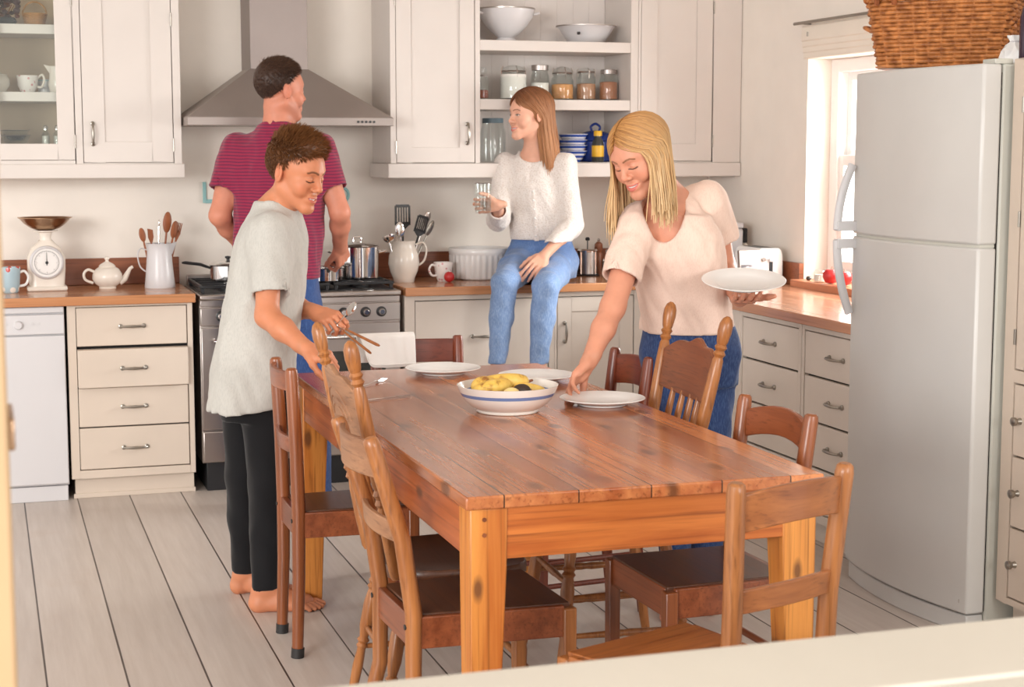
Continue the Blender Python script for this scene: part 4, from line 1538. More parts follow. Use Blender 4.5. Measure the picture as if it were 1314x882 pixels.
def hand_sdf(s, wrist, fwd, palm, thumb_side, curl, scale=1.0, spread=.10, thumb=(.6, .5), th_curl=.5, wrist_r=.026):
    """fwd: towards the fingers; palm: the way the palm faces; thumb_side: +1/-1 along cross(fwd, palm);
    curl: four (knuckle, middle, end) bends in radians"""
    f = unit(fwd)
    n = unit(np.asarray(palm, float) - f * (np.asarray(palm, float) @ f))
    t = np.cross(f, n) * thumb_side
    k = scale
    w = np.asarray(wrist, float)
    P = lambda a, b, c: w + k * (a * f + b * t + c * n)
    # palm: wedge of fans from the wrist to the knuckles
    kn = [(.088, .030), (.092, .010), (.087, -.011), (.078, -.029)]
    for i, (a, b) in enumerate(kn):
        s.cone(P(.010, b * .55, 0), P(a - .004, b, 0), .0135 * k, .0110 * k, .012 * k)
    s.cone(P(.022, .022, .010), P(.055, .026, .010), .0135 * k, .0115 * k, .012 * k)
    s.cone(P(.020, -.020, .008), P(.062, -.026, .006), .0130 * k, .0105 * k, .012 * k)
    s.cone(P(-.03, 0, 0), P(.012, 0, 0), wrist_r * .86 * k, wrist_r * .86 * k, .015 * k)
    ln = [(.043, .026, .021), (.047, .030, .022), (.043, .028, .021), (.034, .021, .019)]
    rd = [(.0092, .0082, .0074, .0062), (.0095, .0084, .0076, .0063), (.0092, .0082, .0072, .0060), (.0082, .0072, .0064, .0054)]
    tips = []
    for i, (a, b) in enumerate(kn):
        p = P(a, b, 0)
        dirn = unit(f + t * spread * (1.5 - i) * .8)
        ax_n = n
        ang = 0
        pts = [p]
        for j in range(3):
            ang += curl[i][j]
            d = dirn * math.cos(ang) + ax_n * math.sin(ang)
            p = p + d * ln[i][j] * k
            pts.append(p)
        s.chain(pts, [q * k for q in rd[i]], .004 * k)
        tips.append(pts)
    # thumb from the side of the palm near its base
    b0 = P(.026, .030, .006)
    d1 = unit(f * math.cos(thumb[0]) + t * math.sin(thumb[0]) + n * thumb[1])
    b1 = b0 + d1 * .040 * k
    d2 = unit(d1 * math.cos(th_curl) + (f * .6 - t * .5 + n * .6) * math.sin(th_curl))
    b2 = b1 + d2 * .032 * k
    d3 = unit(d2 * math.cos(th_curl * .6) + (f * .5 - t * .6 + n * .6) * math.sin(th_curl * .6))
    b3 = b2 + d3 * .024 * k
    s.chain([b0, b1, b2, b3], [.0135 * k, .0112 * k, .0100 * k, .0078 * k], .008 * k)
    return s, tips, [b0, b1, b2, b3]


def foot_sdf(s, ankle, heel_dir, z0=0.0, scale=1.0, side=1):
    """ankle above the heel; heel_dir points to the toes; side +1 when the big toe lies on the left of the toe direction"""
    f = unit((heel_dir[0], heel_dir[1], 0))
    l = np.array((-f[1], f[0], 0)) * side
    k = scale
    a = np.asarray(ankle, float)
    g = np.array((a[0], a[1], z0))
    P = lambda x, y, z: g + k * (x * f + y * l) + np.array((0, 0, z * k))
    s.cone(P(-.030, 0, .030), P(-.022, 0, .062), .030 * k, .030 * k, .02)
    s.cone(P(-.004, 0, .09), P(.05, .004, .055), .034 * k, .030 * k, .025)
    s.cone(P(.05, .004, .048), P(.135, .012, .026), .033 * k, .024 * k, .025)
    s.cone(P(-.020, -.010, .026), P(.12, -.022, .020), .026 * k, .0195 * k, .025)
    s.cone(P(.03, .018, .032), P(.14, .024, .020), .026 * k, .0185 * k, .02)
    for i, (x, y, r, L_) in enumerate(((.150, .028, .0130, .042), (.150, .007, .0098, .040), (.144, -.010, .0092, .036), (.134, -.024, .0088, .032), (.122, -.036, .0082, .028))):
        s.chain([P(x - .01, y, .018), P(x + L_ * .45, y, .019), P(x + L_, y * 1.04, r * .95)], [r * k, r * k, r * .9 * k], .005)
    return s


# ---------------------------------------------------------------- hair strands (all strands of one head are one mesh)
def strands(name, paths, rad, mat, parent, seg=4, shade=None, flat=1.0):
    """paths: list of (n,3) arrays; rad: width along the strand; shade(path index)-> (mix, tip)"""
    vs, qs, cs = [], [], []
    base = 0
    for pi, p in enumerate(paths):
        p = np.asarray(p)
        n = len(p)
        T = np.gradient(p, axis=0)
        T /= np.maximum(np.linalg.norm(T, axis=1), 1e-9)[:, None]
        ref = np.array((.3, .5, .8)) if abs(T[0][2]) < .9 else np.array((1., .2, 0))
        N = np.cross(T, ref)
        N /= np.maximum(np.linalg.norm(N, axis=1), 1e-9)[:, None]
        B = np.cross(T, N)
        r = rad if hasattr(rad, '__len__') else [rad] * n
        r = np.interp(np.linspace(0, 1, n), np.linspace(0, 1, len(r)), r)
        for a in range(seg):
            an = 2 * PI * a / seg
            vs.append(p + (N * math.cos(an) + B * math.sin(an) * flat) * r[:, None])
        i = np.arange(n - 1)
        for a in range(seg):
            b = (a + 1) % seg
            qs.append(np.stack([base + a * n + i, base + b * n + i, base + b * n + i + 1, base + a * n + i + 1], 1))
        m, tp = shade(pi) if shade else (random.random(), 0)
        tt = np.linspace(0, 1, n)
        c = np.zeros((n, 3))
        c[:, 0] = m
        c[:, 1] = np.clip(tp * tt, 0, 1)
        cs += [c] * seg
        base += seg * n
    col = np.concatenate(cs)
    return make_obj(name, [(np.concatenate(vs), np.concatenate(qs))], mat, parent, paint=lambda v: col)
# ================================================================ people
A_ = lambda *v: np.array(v, float)


def body_mesh(parent, s, paint, mat, fine, h=.009, hf=.0024, hh=.0022):
    """one skin: coarse where clothes cover it, fine at head and hands (boxes)"""
    v, q = mesh_sdf(s, h)
    keep = np.ones(len(q), bool)
    for lo, hi, _ in fine:
        ins = ((v > lo + h * .8) & (v < hi - h * .8)).all(1)
        keep &= ~ins[q].all(1)
    parts = [(v, q[keep])]
    for lo, hi, r in fine:
        parts.append(mesh_sdf(s, r, lo, hi))
    return make_obj('body', parts, mat, parent, paint)


def box_around(pts, pad):
    p = np.array(pts)
    return p.min(0) - pad, p.max(0) + pad


def sleeve(s, a, b, ra, rb, hollow=.05, wall=.007, k=.045):
    """short sleeve from a to its flat hem at b"""
    a, b = A_(*a), A_(*b)
    u = unit(b - a)
    s.stub(a, b, ra, rb, k)
    return (b + u * .02, b - u * hollow, rb - wall)


def hollow(s, hs):
    for p, q, r in hs:
        s.cone(p, q, r, r * .9, .003, 's')


SKIN = skin_mat('skin')
JEANS_D = cloth_mat('denim_dark', S(44, 62, 104), .14, 900, .85, (S(92, 118, 160), .45))
JEANS_M = cloth_mat('denim_mid_blue', S(48, 72, 122), .14, 900, .85, (S(88, 116, 164), .4))
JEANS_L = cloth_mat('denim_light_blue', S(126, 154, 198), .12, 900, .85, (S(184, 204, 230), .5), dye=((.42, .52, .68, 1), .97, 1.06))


# ---------------------------------------------------------------- boy in the grey t-shirt
def boy():
    t = thing('person', 'barefoot boy in a pale grey t-shirt and black trousers holding cutlery over the table', 'person', (.86, 5.52, 0))
    r2 = (-.404, -.915)
    F = Frame((1.003, 5.487, 1.468), (.664, -.686, -.30), (0, 0, 1), 1.03)
    s, info = head_sdf(F, smile=.55, jaw=.95, nose=.98)
    rsh, rel, rwr = A_(.900, 5.415, 1.268), A_(.872, 5.330, 1.003), A_(.975, 5.196, .908)
    lsh, lel, lwr = A_(.992, 5.685, 1.268), A_(1.000, 5.690, 1.000), A_(1.062, 5.495, .995)
    s.chain([F(0, -.012, -.075), A_(.940, 5.545, 1.33)], [.052, .054], .03)
    s.cone((.945, 5.548, 1.34), (.935, 5.55, 1.25), .058, .085, .04)
    s.loft([(.66, .850, 5.515, .150, .098), (.78, .855, 5.518, .155, .102), (.90, .872, 5.528, .138, .088), (1.02, .895, 5.535, .142, .090), (1.14, .915, 5.547, .152, .098), (1.24, .932, 5.553, .148, .092), (1.31, .940, 5.552, .105, .072), (1.36, .946, 5.55, .055, .050)], r2, .03, grow=-.01)
    for a, b, c in ((rsh, rel, rwr), (lsh, lel, lwr)):
        s.chain([a, b], [.048, .038], .03)
        m = b * .6 + c * .4
        s.chain([b, m, c], [.038, .0375, .0255], .02)
    s, rt, rth = hand_sdf(s, rwr, (.75, -.58, -.34), (.25, .15, -.95), -1, [(.5, .7, .5), (.6, .8, .5), (.7, .8, .5), (.8, .8, .5)], .94, .08, (.5, .35), .4)
    s, lt, lth = hand_sdf(s, lwr, (.52, -.82, -.18), (.45, .10, -.88), 1, [(.75, 1.15, .7), (.85, 1.2, .7), (.9, 1.2, .7), (1.0, 1.2, .7)], .96, .06, (.5, .55), .55)
    hipR, knR, anR = A_(.872, 5.452, .78), A_(.880, 5.430, .42), A_(.862, 5.392, .075)
    hipL, knL, anL = A_(.838, 5.592, .78), A_(.830, 5.612, .42), A_(.832, 5.632, .078)
    for a, b, c in ((hipR, knR, anR), (hipL, knL, anL)):
        s.chain([a, b, c], [.072, .048, .034], .02)
    foot_sdf(s, anR, (.975, -.20), 0, .98, 1)
    foot_sdf(s, anL, (.96, -.28), 0, .96, -1)
    hb = box_around([F(0, 0, 0)], .155)
    hb[0][2] += .01
    fine = [(*hb, .0022), (*box_around([rwr] + [p for q in rt for p in q] + rth, .03), .0024), (*box_around([lwr] + [p for q in lt for p in q] + lth, .03), .0024),
            (A_(.78, 5.27, -.01), A_(1.12, 5.72, .13), .0034)]
    skin = S(200, 130, 94)
    paint = face_paint(info, skin, S(190, 104, 88), S(94, 58, 36), (.03, .015, .01), 'down', brow_w=.0042)
    body_mesh(t, s, lambda v: paint(v), SKIN, fine).location = (-.86, -5.52, 0)
    # hair: crew cut swept up at the front
    short_hair(t, F, (.86, 5.52), S(84, 50, 28), S(150, 98, 56), 'boy')
    # t-shirt
    sh = Sdf()
    sh.loft([(.675, .838, 5.502, .178, .138), (.80, .852, 5.512, .172, .137), (.93, .876, 5.525, .166, .132), (1.06, .903, 5.540, .166, .128), (1.17, .920, 5.548, .166, .126), (1.26, .932, 5.552, .158, .112), (1.325, .942, 5.552, .115, .086), (1.372, .946, 5.550, .070, .066)], r2, .03)
    hs = [sleeve(sh, rsh + (0, 0, .008), (.890, 5.352, 1.075), .066, .064, .07), sleeve(sh, lsh + (0, 0, .008), (.997, 5.700, 1.06), .066, .062, .07)]
    sh.noise(.0032, 30, (1, 1, .34), 1.3)
    sh.noise(.0020, 62, (1, 1, .5), .4)
    hollow(sh, hs)
    sh.ell((.966, 5.535, 1.392), (.072, .066, .056), None, .006, 's')
    sh.cut((.838, 5.5, .683), (.12, 0, -1))
    sh.loft([(.60, .838, 5.502, .158, .118), (.72, .842, 5.506, .150, .112)], r2, .004, op='s')
    m = cloth_mat('grey_marl_jersey', S(188, 185, 178), .03, 900, .92, (S(156, 153, 148), .35))
    make_obj('t_shirt', [mesh_sdf(sh, .0065)], m, t, relax=1).location = (-.86, -5.52, 0)
    tr = Sdf()
    tr.loft([(.64, .850, 5.512, .142, .100), (.75, .852, 5.515, .160, .112), (.88, .865, 5.522, .150, .100)], r2, .02)
    for a, b, c, e in ((hipR, knR, anR, .074), (hipL, knL, anL, .078)):
        tr.chain([a, b, c * .45 + b * .55, A_(c[0], c[1], e - .02)], [.090, .063, .058, .047], .02)
        tr.local_cut((c[0], c[1], e), (0, 0, -1), (c[0], c[1], e - .03), .09)
    tr.noise(.0025, 34, (1, 1, .6), .9)
    make_obj('trousers', [mesh_sdf(tr, .0075)], cloth_mat('black_jersey', S(22, 21, 23), .1, 900, .85), t, relax=1).location = (-.86, -5.52, 0)
    return dict(lt=lt, lth=lth, rt=rt, rth=rth, lwr=lwr)


def scalp_points(n, rx=.0775, ry=.098, rz=.086, c=(0, -.018, .040), seed=3):
    rg = np.random.RandomState(seed)
    d = rg.normal(size=(n, 3))
    d /= np.linalg.norm(d, axis=1)[:, None]
    return d * (rx, ry, rz) + c, d / (rx, ry, rz) / np.linalg.norm(d / (rx, ry, rz), axis=1)[:, None], rg


def short_hair(parent, F, base, dark, light, kind):
    k = F.k
    s = Sdf()
    s.ell(F(0, -.0185, .0405), A_(.0775, .0985, .0865) * k, F.A, .01)
    if kind == 'boy':
        s.ell(F(0, .036, .098), A_(.055, .050, .034) * k, F.A, .03)
        s.noise(.0016, 170, (1, 1, 1), .7)
        p0, nn = (0, .079, .078), (0, .640, -.768)
    else:
        s.noise(.0012, 180, (1, 1, 1), .2)
        p0, nn = (0, .072, .088), (0, .66, -.75)
    s.cut(F(*p0), F.d(*nn))
    for sx in (-1, 1):
        s.ell(F(sx * .088, .045, .012), A_(.034, .040, .040) * k, F.A, .01, 's')
    P, N, rg = scalp_points(8200 if kind == 'boy' else 7000, seed=5)
    nn = np.array(nn)
    ok = ((P - p0) @ nn < -.002)
    ok &= ~((np.abs(P[:, 0]) > .056) & (P[:, 1] > .012) & (P[:, 2] < .045))
    P, N = P[ok], N[ok]
    paths, tone = [], []
    for p, n in zip(P, N):
        top = smooth01(np.array([p[2]]), .05, .10)[0]
        if kind == 'boy':
            comb = np.array((-.25 * np.sign(p[0] + .02) * .2 + .25, .55 + .4 * top, .55 * top - .75 * (1 - top)))
            L = .012 + .026 * top * (.6 + .5 * rg.rand()) + .012 * max(0, p[1] / .08) * top
            lift = .35 + .55 * top
        else:
            comb = np.array((.25, .5, -.7 * (1 - top)))
            L = .009 + .013 * top
            lift = .30
        d = comb + n * lift + rg.normal(size=3) * .18
        d /= np.linalg.norm(d)
        bend = n * .3 + comb
        pts = [p - n * .002, p + d * L * .4 + n * .001, p + d * L * .75 + bend * L * .05, p + d * L + bend * L * .12]
        paths.append(np.array([F(*q) for q in pts]))
        tone.append(min(1, max(0, rg.rand() * .55 + .45 * top * (.4 + .6 * rg.rand()))))
    hm = hair_mat(kind + '_hair', dark, light)
    par = [mesh_sdf(s, .0035)]
    cap = make_obj('hair', par, hm, parent, paint=lambda v: np.tile((.12, 0, 0), (len(v), 1)))
    cap.location = (-base[0], -base[1], 0)
    st = strands('strands', paths, [.0007, .0009, .0007, .0002], hm, cap, 3, lambda i: (tone[i], 0))
    return cap


# ---------------------------------------------------------------- man at the range, seen from behind
def man():
    bx, by = 1.205, 6.99
    t = thing('person', 'man with short dark hair in a striped burgundy t-shirt facing the cooker', 'person', (bx, by, 0))
    F = Frame((1.223, 7.018, 1.790), (.944, .326, -.05), (0, 0, 1), 1.05)
    s, info = head_sdf(F, smile=.5, jaw=1.08, nose=1.02)
    r2 = (.95, -.31)
    lsh, lel, lwr = A_(1.040, 7.100, 1.540), A_(.958, 7.050, 1.262), A_(1.080, 7.240, 1.12)
    rsh, rel, rwr = A_(1.378, 6.978, 1.540), A_(1.450, 6.915, 1.275), A_(1.488, 7.095, 1.124)
    s.chain([F(0, -.02, -.07), A_(1.212, 7.022, 1.61)], [.053, .056], .03)
    s.cone((1.212, 7.025, 1.61), (1.208, 7.028, 1.50), .066, .10, .05)
    secs = [(.86, 1.190, 6.968, .150, .104), (1.00, 1.190, 6.965, .150, .098), (1.15, 1.196, 6.982, .166, .108), (1.30, 1.203, 7.008, .185, .118), (1.42, 1.208, 7.025, .192, .118), (1.52, 1.210, 7.030, .160, .088), (1.58, 1.212, 7.028, .096, .066), (1.63, 1.213, 7.026, .052, .050)]
    s.loft(secs, r2, .03, grow=-.006)
    for a, b, c in ((lsh, lel, lwr), (rsh, rel, rwr)):
        s.chain([a, b], [.055, .042], .03)
        m = b * .62 + c * .38
        s.chain([b, m, c], [.042, .043, .029], .02)
    s, rt, rth = hand_sdf(s, rwr, (.25, .55, -.80), (-.55, .62, .35), -1, [(.55, .9, .5), (.7, 1.0, .5), (.8, 1.0, .5), (.9, 1.0, .5)], 1.06, .06, (.5, .5), .5, .030)
    s, lt, lth = hand_sdf(s, lwr, (.55, .60, -.55), (.1, .5, -.7), 1, [(.4, .6, .4)] * 4, 1.06, .06, (.5, .4), .4, .030)
    for hx, hy, kx, ky in ((1.118, 7.005, 1.10, 7.01), (1.282, 6.945, 1.318, 6.90)):
        s.chain([A_(hx, hy, .86), A_(kx, ky, .50), A_(kx + .005, ky - .02, .09)], [.078, .055, .042], .02)
        foot_sdf(s, A_(kx + .005, ky - .02, .08), (.35, .93), .0, 1.08, 1 if hx > 1.2 else -1)
    hb = box_around([F(0, 0, 0)], .16)
    fine = [(*hb, .0024), (*box_around([rwr] + [p for q in rt for p in q] + rth, .03), .0027), (*box_around([lwr] + [p for q in lt for p in q] + lth, .03), .003)]
    skin = S(204, 134, 108)
    paint = face_paint(info, skin, S(186, 100, 86), S(60, 40, 30), (.03, .02, .015), 'open', stubble=S(170, 118, 100)[:3])
    o = (-bx, -by, 0)
    body_mesh(t, s, paint, SKIN, fine).location = o
    short_hair(t, F, (bx, by), S(52, 34, 26), S(100, 70, 52), 'man')
    sh = Sdf()
    sh.loft([(.985, 1.186, 6.962, .186, .128), (1.08, 1.190, 6.970, .184, .126), (1.20, 1.198, 6.990, .188, .126), (1.32, 1.204, 7.010, .200, .130), (1.43, 1.208, 7.025, .206, .128), (1.53, 1.210, 7.030, .188, .108), (1.60, 1.212, 7.028, .122, .088), (1.648, 1.213, 7.026, .078, .071), (1.69, 1.214, 7.026, .070, .066)], r2, .03)
    hs = [sleeve(sh, lsh + (0, 0, .008), (.982, 7.066, 1.368), .066, .066, .06), sleeve(sh, rsh + (0, 0, .008), (1.426, 6.936, 1.372), .066, .066, .06)]
    sh.noise(.0034, 26, (1, 1, .36), 2.1)
    sh.noise(.0018, 60, (1, 1, .5), 1.1)
    hollow(sh, hs)
    sh.cut((1.213, 7.026, 1.643), (.10, .26, .96))
    sh.cut((1.19, 6.96, .995), (0, 0, -1))
    sh.loft([(.90, 1.186, 6.962, .168, .110), (1.03, 1.188, 6.966, .160, .105)], r2, .004, op='s')
    q = NT('striped_burgundy_jersey')
    z = q.n('ShaderNodeSeparateXYZ', {0: q.n('ShaderNodeTexCoord').outputs['Object']}).outputs[2]
    wob = q.math('MULTIPLY', q.noise(q.coord(), 6, 2), .02)
    fr = q.math('FRACT', q.math('MULTIPLY', q.math('ADD', z, wob), 76))
    st = q.n('ShaderNodeMapRange', {0: fr, 1: .62, 2: .74, 3: 0.0, 4: 1.0}).outputs[0]
    col = q.mix(st, S(144, 42, 70), S(96, 36, 66))
    q.bump(q.noise(q.coord(), 800, 2), .15, .001)
    m = q.fin(col, .9, 0, .2, **{'Sheen Weight': .25})
    make_obj('t_shirt', [mesh_sdf(sh, .0065)], m, t, relax=1).location = o
    tr = Sdf()
    tr.loft([(.80, 1.190, 6.965, .165, .120), (.92, 1.190, 6.965, .176, .124), (1.03, 1.190, 6.966, .172, .116)], r2, .02)
    for hx, hy, kx, ky in ((1.118, 7.000, 1.10, 7.01), (1.275, 6.945, 1.318, 6.90)):
        tr.chain([A_(hx, hy, .86), A_(kx, ky, .50), A_(kx + .005, ky - .02, .05)], [.100, .075, .068], .02)
        tr.local_cut((kx, ky, .06), (0, 0, -1), (kx, ky, .03), .12)
    tr.noise(.003, 32, (1, 1, .6), .3)
    make_obj('jeans', [mesh_sdf(tr, .008)], JEANS_M, t, relax=1).location = o
    return dict(rt=rt, rth=rth, rwr=rwr)


# ---------------------------------------------------------------- long hair shared by the girl and the woman
def long_hair(parent, F, base, mat, n, part, z_end, seed, tone, rule=None, sideways=.0, puff=.010, tip=.9, width=.0046, ztop=.090):
    """strands run from the parting over the skull, then hang; z_end(side, back) gives the height of the ends"""
    k = F.k
    rg = np.random.RandomState(seed)
    s = Sdf()
    s.ell(F(0, -.020, .040), A_(.0785, .1000, ztop - .002) * k, F.A, .01)
    s.ell(F(0, -.048, -.02), A_(.056, .046, .066) * k, F.A, .04)
    s.cut(F(0, .083, .080), F.d(0, .86, -.51))
    for sx in (-1, 1):
        s.ell(F(sx * .080, .050, -.01), A_(.030, .048, .070) * k, F.A, .01, 's')
    s.noise(.0010, 150, (1, 1, .3), .5)
    paths, tn = [], []
    down = np.array((0, 0, -1.0))
    ex, ey, ez = .082 + puff, .1020 + puff, ztop + puff * .6
    c = np.array((0, -.020, .040))
    for i in range(n):
        sd = -1 if rg.rand() < .5 else 1
        b = rg.rand() ** .85                      # 0 framing the face .. 1 at the back of the head
        yr = .078 - .150 * b + rg.normal() * .004
        root = np.array((part + sd * .002, yr, 0))
        az = R(52 - 144 * b)                      # where the strand leaves the skull: angle from the side, + to the front
        az += rg.normal() * .05
        dirs = np.array((sd * math.cos(az), math.sin(az), 0))
        lay = rg.rand() * .9
        # start on the skull under the parting
        ry = (yr - c[1]) / ey
        rx = (root[0] - c[0]) / ex
        rzv = math.sqrt(max(.02, 1 - rx * rx - ry * ry))
        u0 = np.array((rx, ry, rzv))
        u1 = np.array((dirs[0], dirs[1], -.10))
        u1 /= np.linalg.norm(u1)
        pts = []
        for q in np.linspace(0, 1, 9):
            u = u0 * (1 - q) + u1 * q
            u /= np.linalg.norm(u)
            pts.append(F(*(c + u * (ex, ey, ez) * (1 - .07 * lay))))
        p = np.array(pts)
        v = unit(p[-1] - p[-2])
        last = p[-1]
        ze = z_end(sd, b) + rg.normal() * .020
        L = max(.02, last[2] - ze)
        m = 9
        hang = []
        cen = F(0, -.03, -.05)
        inward = np.array((cen[0] - last[0], cen[1] - last[1], 0))
        inward /= max(np.linalg.norm(inward), 1e-6)
        wv = rg.rand() * 6
        for j in range(1, m + 1):
            q = j / m
            d = v * (1 - smooth01(np.array([q * L]), 0, .07)[0]) + down
            d = unit(d + inward * (.16 if q < .5 else .05) * max(0, 1 - 1.5 * b) + F.d(0, 1, 0) * sideways)
            last = last + d * L / m
            hang.append(last + .004 * np.array((math.cos(wv + 3 * q), math.sin(wv + 3 * q), 0)) * q)
        p = np.concatenate([p, hang])
        if rule is not None:
            p = rule(p, sd, b, rg)
            if p is None:
                continue
        paths.append(p)
        tn.append((min(1, max(0, rg.rand() * .8 + .1)), tip * (.6 + .4 * rg.rand())))
    cap = make_obj('hair', [mesh_sdf(s, .004)], mat, parent, paint=lambda v: np.tile((.25, 0, 0), (len(v), 1)))
    cap.location = (-base[0], -base[1], 0)
    strands('strands', paths, [width * .55, width, width, width, width * .9, width * .4], mat, cap, 4, lambda i: tn[i], .55)
    return cap


# ---------------------------------------------------------------- girl sitting on the worktop
def girl():
    bx, by = 2.57, 7.56
    t = thing('person', 'smiling girl in white cardigan and light blue jeans sitting on the worktop', 'person', (bx, by, .905))
    F = Frame((2.500, 7.520, 1.704), (-.975, -.215, -.03), (0, 0, 1), .985)
    s, info = head_sdf(F, True, .75, .88, .93)
    info['gaze'] = 0
    fw = unit((-.50, -.866))
    r2 = (fw[1], -fw[0])
    rsh, rel, rwr = A_(2.428, 7.650, 1.462), A_(2.352, 7.535, 1.205), A_(2.282, 7.322, 1.285)
    lsh, lel, lwr = A_(2.668, 7.480, 1.466), A_(2.682, 7.412, 1.180), A_(2.480, 7.232, 1.050)
    s.chain([F(0, -.018, -.07), A_(2.545, 7.562, 1.50)], [.046, .048], .03)
    s.cone((2.548, 7.566, 1.515), (2.556, 7.575, 1.42), .058, .085, .04)
    secs = [(.94, 2.590, 7.590, .165, .125), (1.02, 2.585, 7.578, .165, .115), (1.12, 2.575, 7.562, .128, .090), (1.22, 2.566, 7.560, .128, .092), (1.35, 2.560, 7.565, .145, .105), (1.45, 2.556, 7.575, .140, .080), (1.52, 2.550, 7.570, .066, .050)]
    s.loft(secs, r2, .03, grow=-.008)
    for a, b, c in ((rsh, rel, rwr), (lsh, lel, lwr)):
        s.chain([a, b], [.044, .034], .03)
        m = b * .6 + c * .4
        s.chain([b, m, c], [.034, .032, .0225], .02)
    gl = A_(2.198, 7.281, 1.0)
    s, rt, rth = hand_sdf(s, rwr, (-.955, .28, -.06), (-.30, -.95, 0), 1, [(.85, .95, .5), (.9, 1.0, .5), (.95, 1.05, .5), (1.0, 1.1, .5)], .90, .16, (.75, .75), .35, .024)
    s, lt, lth = hand_sdf(s, lwr, (-.68, -.50, -.53), (-.25, .55, -.75), -1, [(.25, .35, .25), (.3, .35, .25), (.3, .4, .25), (.35, .4, .25)], .92, .07, (.5, .3), .3, .024)
    hips = {-1: A_(2.497, 7.600, 1.000), 1: A_(2.655, 7.520, 1.000)}
    knee = {-1: A_(2.262, 7.150, .932), 1: A_(2.436, 7.075, .922)}
    ank = {-1: A_(2.215, 7.120, .540), 1: A_(2.390, 7.048, .540)}
    for q in (-1, 1):
        s.chain([hips[q], knee[q]], [.078, .050], .03)
        s.chain([knee[q], knee[q] * .65 + ank[q] * .35 + A_(0, .02, 0), ank[q], ank[q] - A_(0, 0, .07)], [.048, .046, .030, .030], .02)
        a = ank[q] - A_(0, 0, .03)
        fd = unit((-.30, -.78, -.55))
        s.chain([a + A_(0, .02, -.045), a + fd * .12 + A_(0, 0, -.03), a + fd * .19 + A_(0, 0, -.035)], [.028, .026, .016], .02)
    hb = box_around([F(0, 0, 0)], .15)
    fine = [(*hb, .0024), (*box_around([rwr] + [p for q in rt for p in q] + rth, .028), .0024), (*box_around([lwr] + [p for q in lt for p in q] + lth, .028), .0024)]
    skin = S(226, 172, 146)
    paint = face_paint(info, skin, S(206, 112, 106), S(126, 78, 54), (.05, .03, .02), 'open', brow_w=.0032)
    o = (-bx, -by, -.905)
    body_mesh(t, s, paint, SKIN, fine).location = o
    hm = hair_mat('auburn_hair', S(84, 46, 28), S(138, 82, 50), S(216, 158, 110))
    cap = long_hair(t, F, (bx, by), hm, 1100, 0.0, lambda sd, b: 1.490 - .03 * b, 11, None, girl_rule(F), puff=.012, width=.0026)
    cap.location = o
    # cardigan with three-quarter sleeves
    sh = Sdf()
    sh.loft([(1.095, 2.580, 7.562, .152, .112), (1.17, 2.570, 7.560, .148, .110), (1.26, 2.564, 7.562, .148, .112), (1.36, 2.560, 7.566, .154, .116), (1.45, 2.556, 7.575, .148, .094), (1.53, 2.549, 7.570, .078, .066)], r2, .03)
    hs = []
    for a, b, c in ((rsh, rel, rel * .35 + rwr * .65), (lsh, lel, lel * .22 + lwr * .78)):
        sh.cone(a + A_(0, 0, .006), b, .058, .052, .03)
        hs.append(sleeve(sh, b, c, .052, .045, .05, .008, .02))
    sh.noise(.0034, 34, (1, 1, .45), .6)
    sh.noise(.0014, 90, (1, 1, .6), 2.2)
    hollow(sh, hs)
    nf = A_(2.549, 7.570, 1.535) + A_(*fw, 0) * .040
    sh.ell(nf, (.074, .072, .062), None, .006, 's')
    sh.cut((2.58, 7.56, 1.108), (0, 0, -1))
    sh.loft([(1.0, 2.580, 7.562, .136, .096), (1.13, 2.576, 7.562, .132, .092)], r2, .004, op='s')
    q = NT('pointelle_knit')
    wv = q.n('ShaderNodeTexWave', {'Vector': q.coord(), 'Scale': 60.0, 'Distortion': 2.0, 'Detail': 1.0})
    vo = q.n('ShaderNodeTexVoronoi', {'Vector': q.coord(), 'Scale': 130.0})
    col = q.mix(q.n('ShaderNodeMapRange', {0: vo.outputs['Distance'], 1: .15, 2: .45, 3: 0.0, 4: 1.0}).outputs[0], S(214, 201, 191), S(232, 224, 218))
    q.bump(vo.outputs['Distance'], .5, .003)
    m = q.fin(col, .92, 0, .15, **{'Sheen Weight': .2})
    cg = make_obj('cardigan', [mesh_sdf(sh, .0058)], m, t, relax=1)
    cg.location = o
    b = MB()
    front = lambda z, off=0.0: (lambda cc: (cc[0], cc[1]))(np.array((np.interp(z, [1.10, 1.26, 1.34, 1.42], [2.578, 2.564, 2.560, 2.556]), np.interp(z, [1.10, 1.26, 1.34, 1.42], [7.562, 7.562, 7.566, 7.575]))) + fw * (np.interp(z, [1.10, 1.26, 1.34, 1.42], [.113, .113, .117, .092]) + .001))
    pts = [(*front(z), z) for z in seq(1.105, 1.40, 12)]
    b.tube(pts, .011, 8, .25, up=(fw[0], fw[1], 0))
    b.build('button_band', m, cg)
    for z in seq(1.13, 1.385, 7):
        p = front(z)
        b = MB().ball((p[0] + fw[0] * .004, p[1] + fw[1] * .004, z), .005, 10, (1, 1, 1))
        b.build('button', M['white_gloss'], cg)
    # jeans
    tr = Sdf()
    tr.loft([(.925, 2.592, 7.594, .168, .130), (1.0, 2.588, 7.585, .172, .126), (1.08, 2.580, 7.570, .150, .108), (1.125, 2.577, 7.566, .136, .098)], r2, .03)
    for q_ in (-1, 1):
        tr.chain([hips[q_], hips[q_] * .5 + knee[q_] * .5 + A_(0, 0, .004), knee[q_]], [.084, .073, .060], .04)
        tr.chain([knee[q_], knee[q_] * .62 + ank[q_] * .38 + A_(0, .012, 0), ank[q_] + A_(0, 0, .01)], [.060, .054, .040], .02)
        tr.local_cut(ank[q_] + A_(0, 0, .030), (0, 0, -1), ank[q_], .07)
    tr.noise(.0032, 40, (1, 1, .8), 1.9)
    make_obj('jeans', [mesh_sdf(tr, .0065)], JEANS_L, t, relax=1).location = o
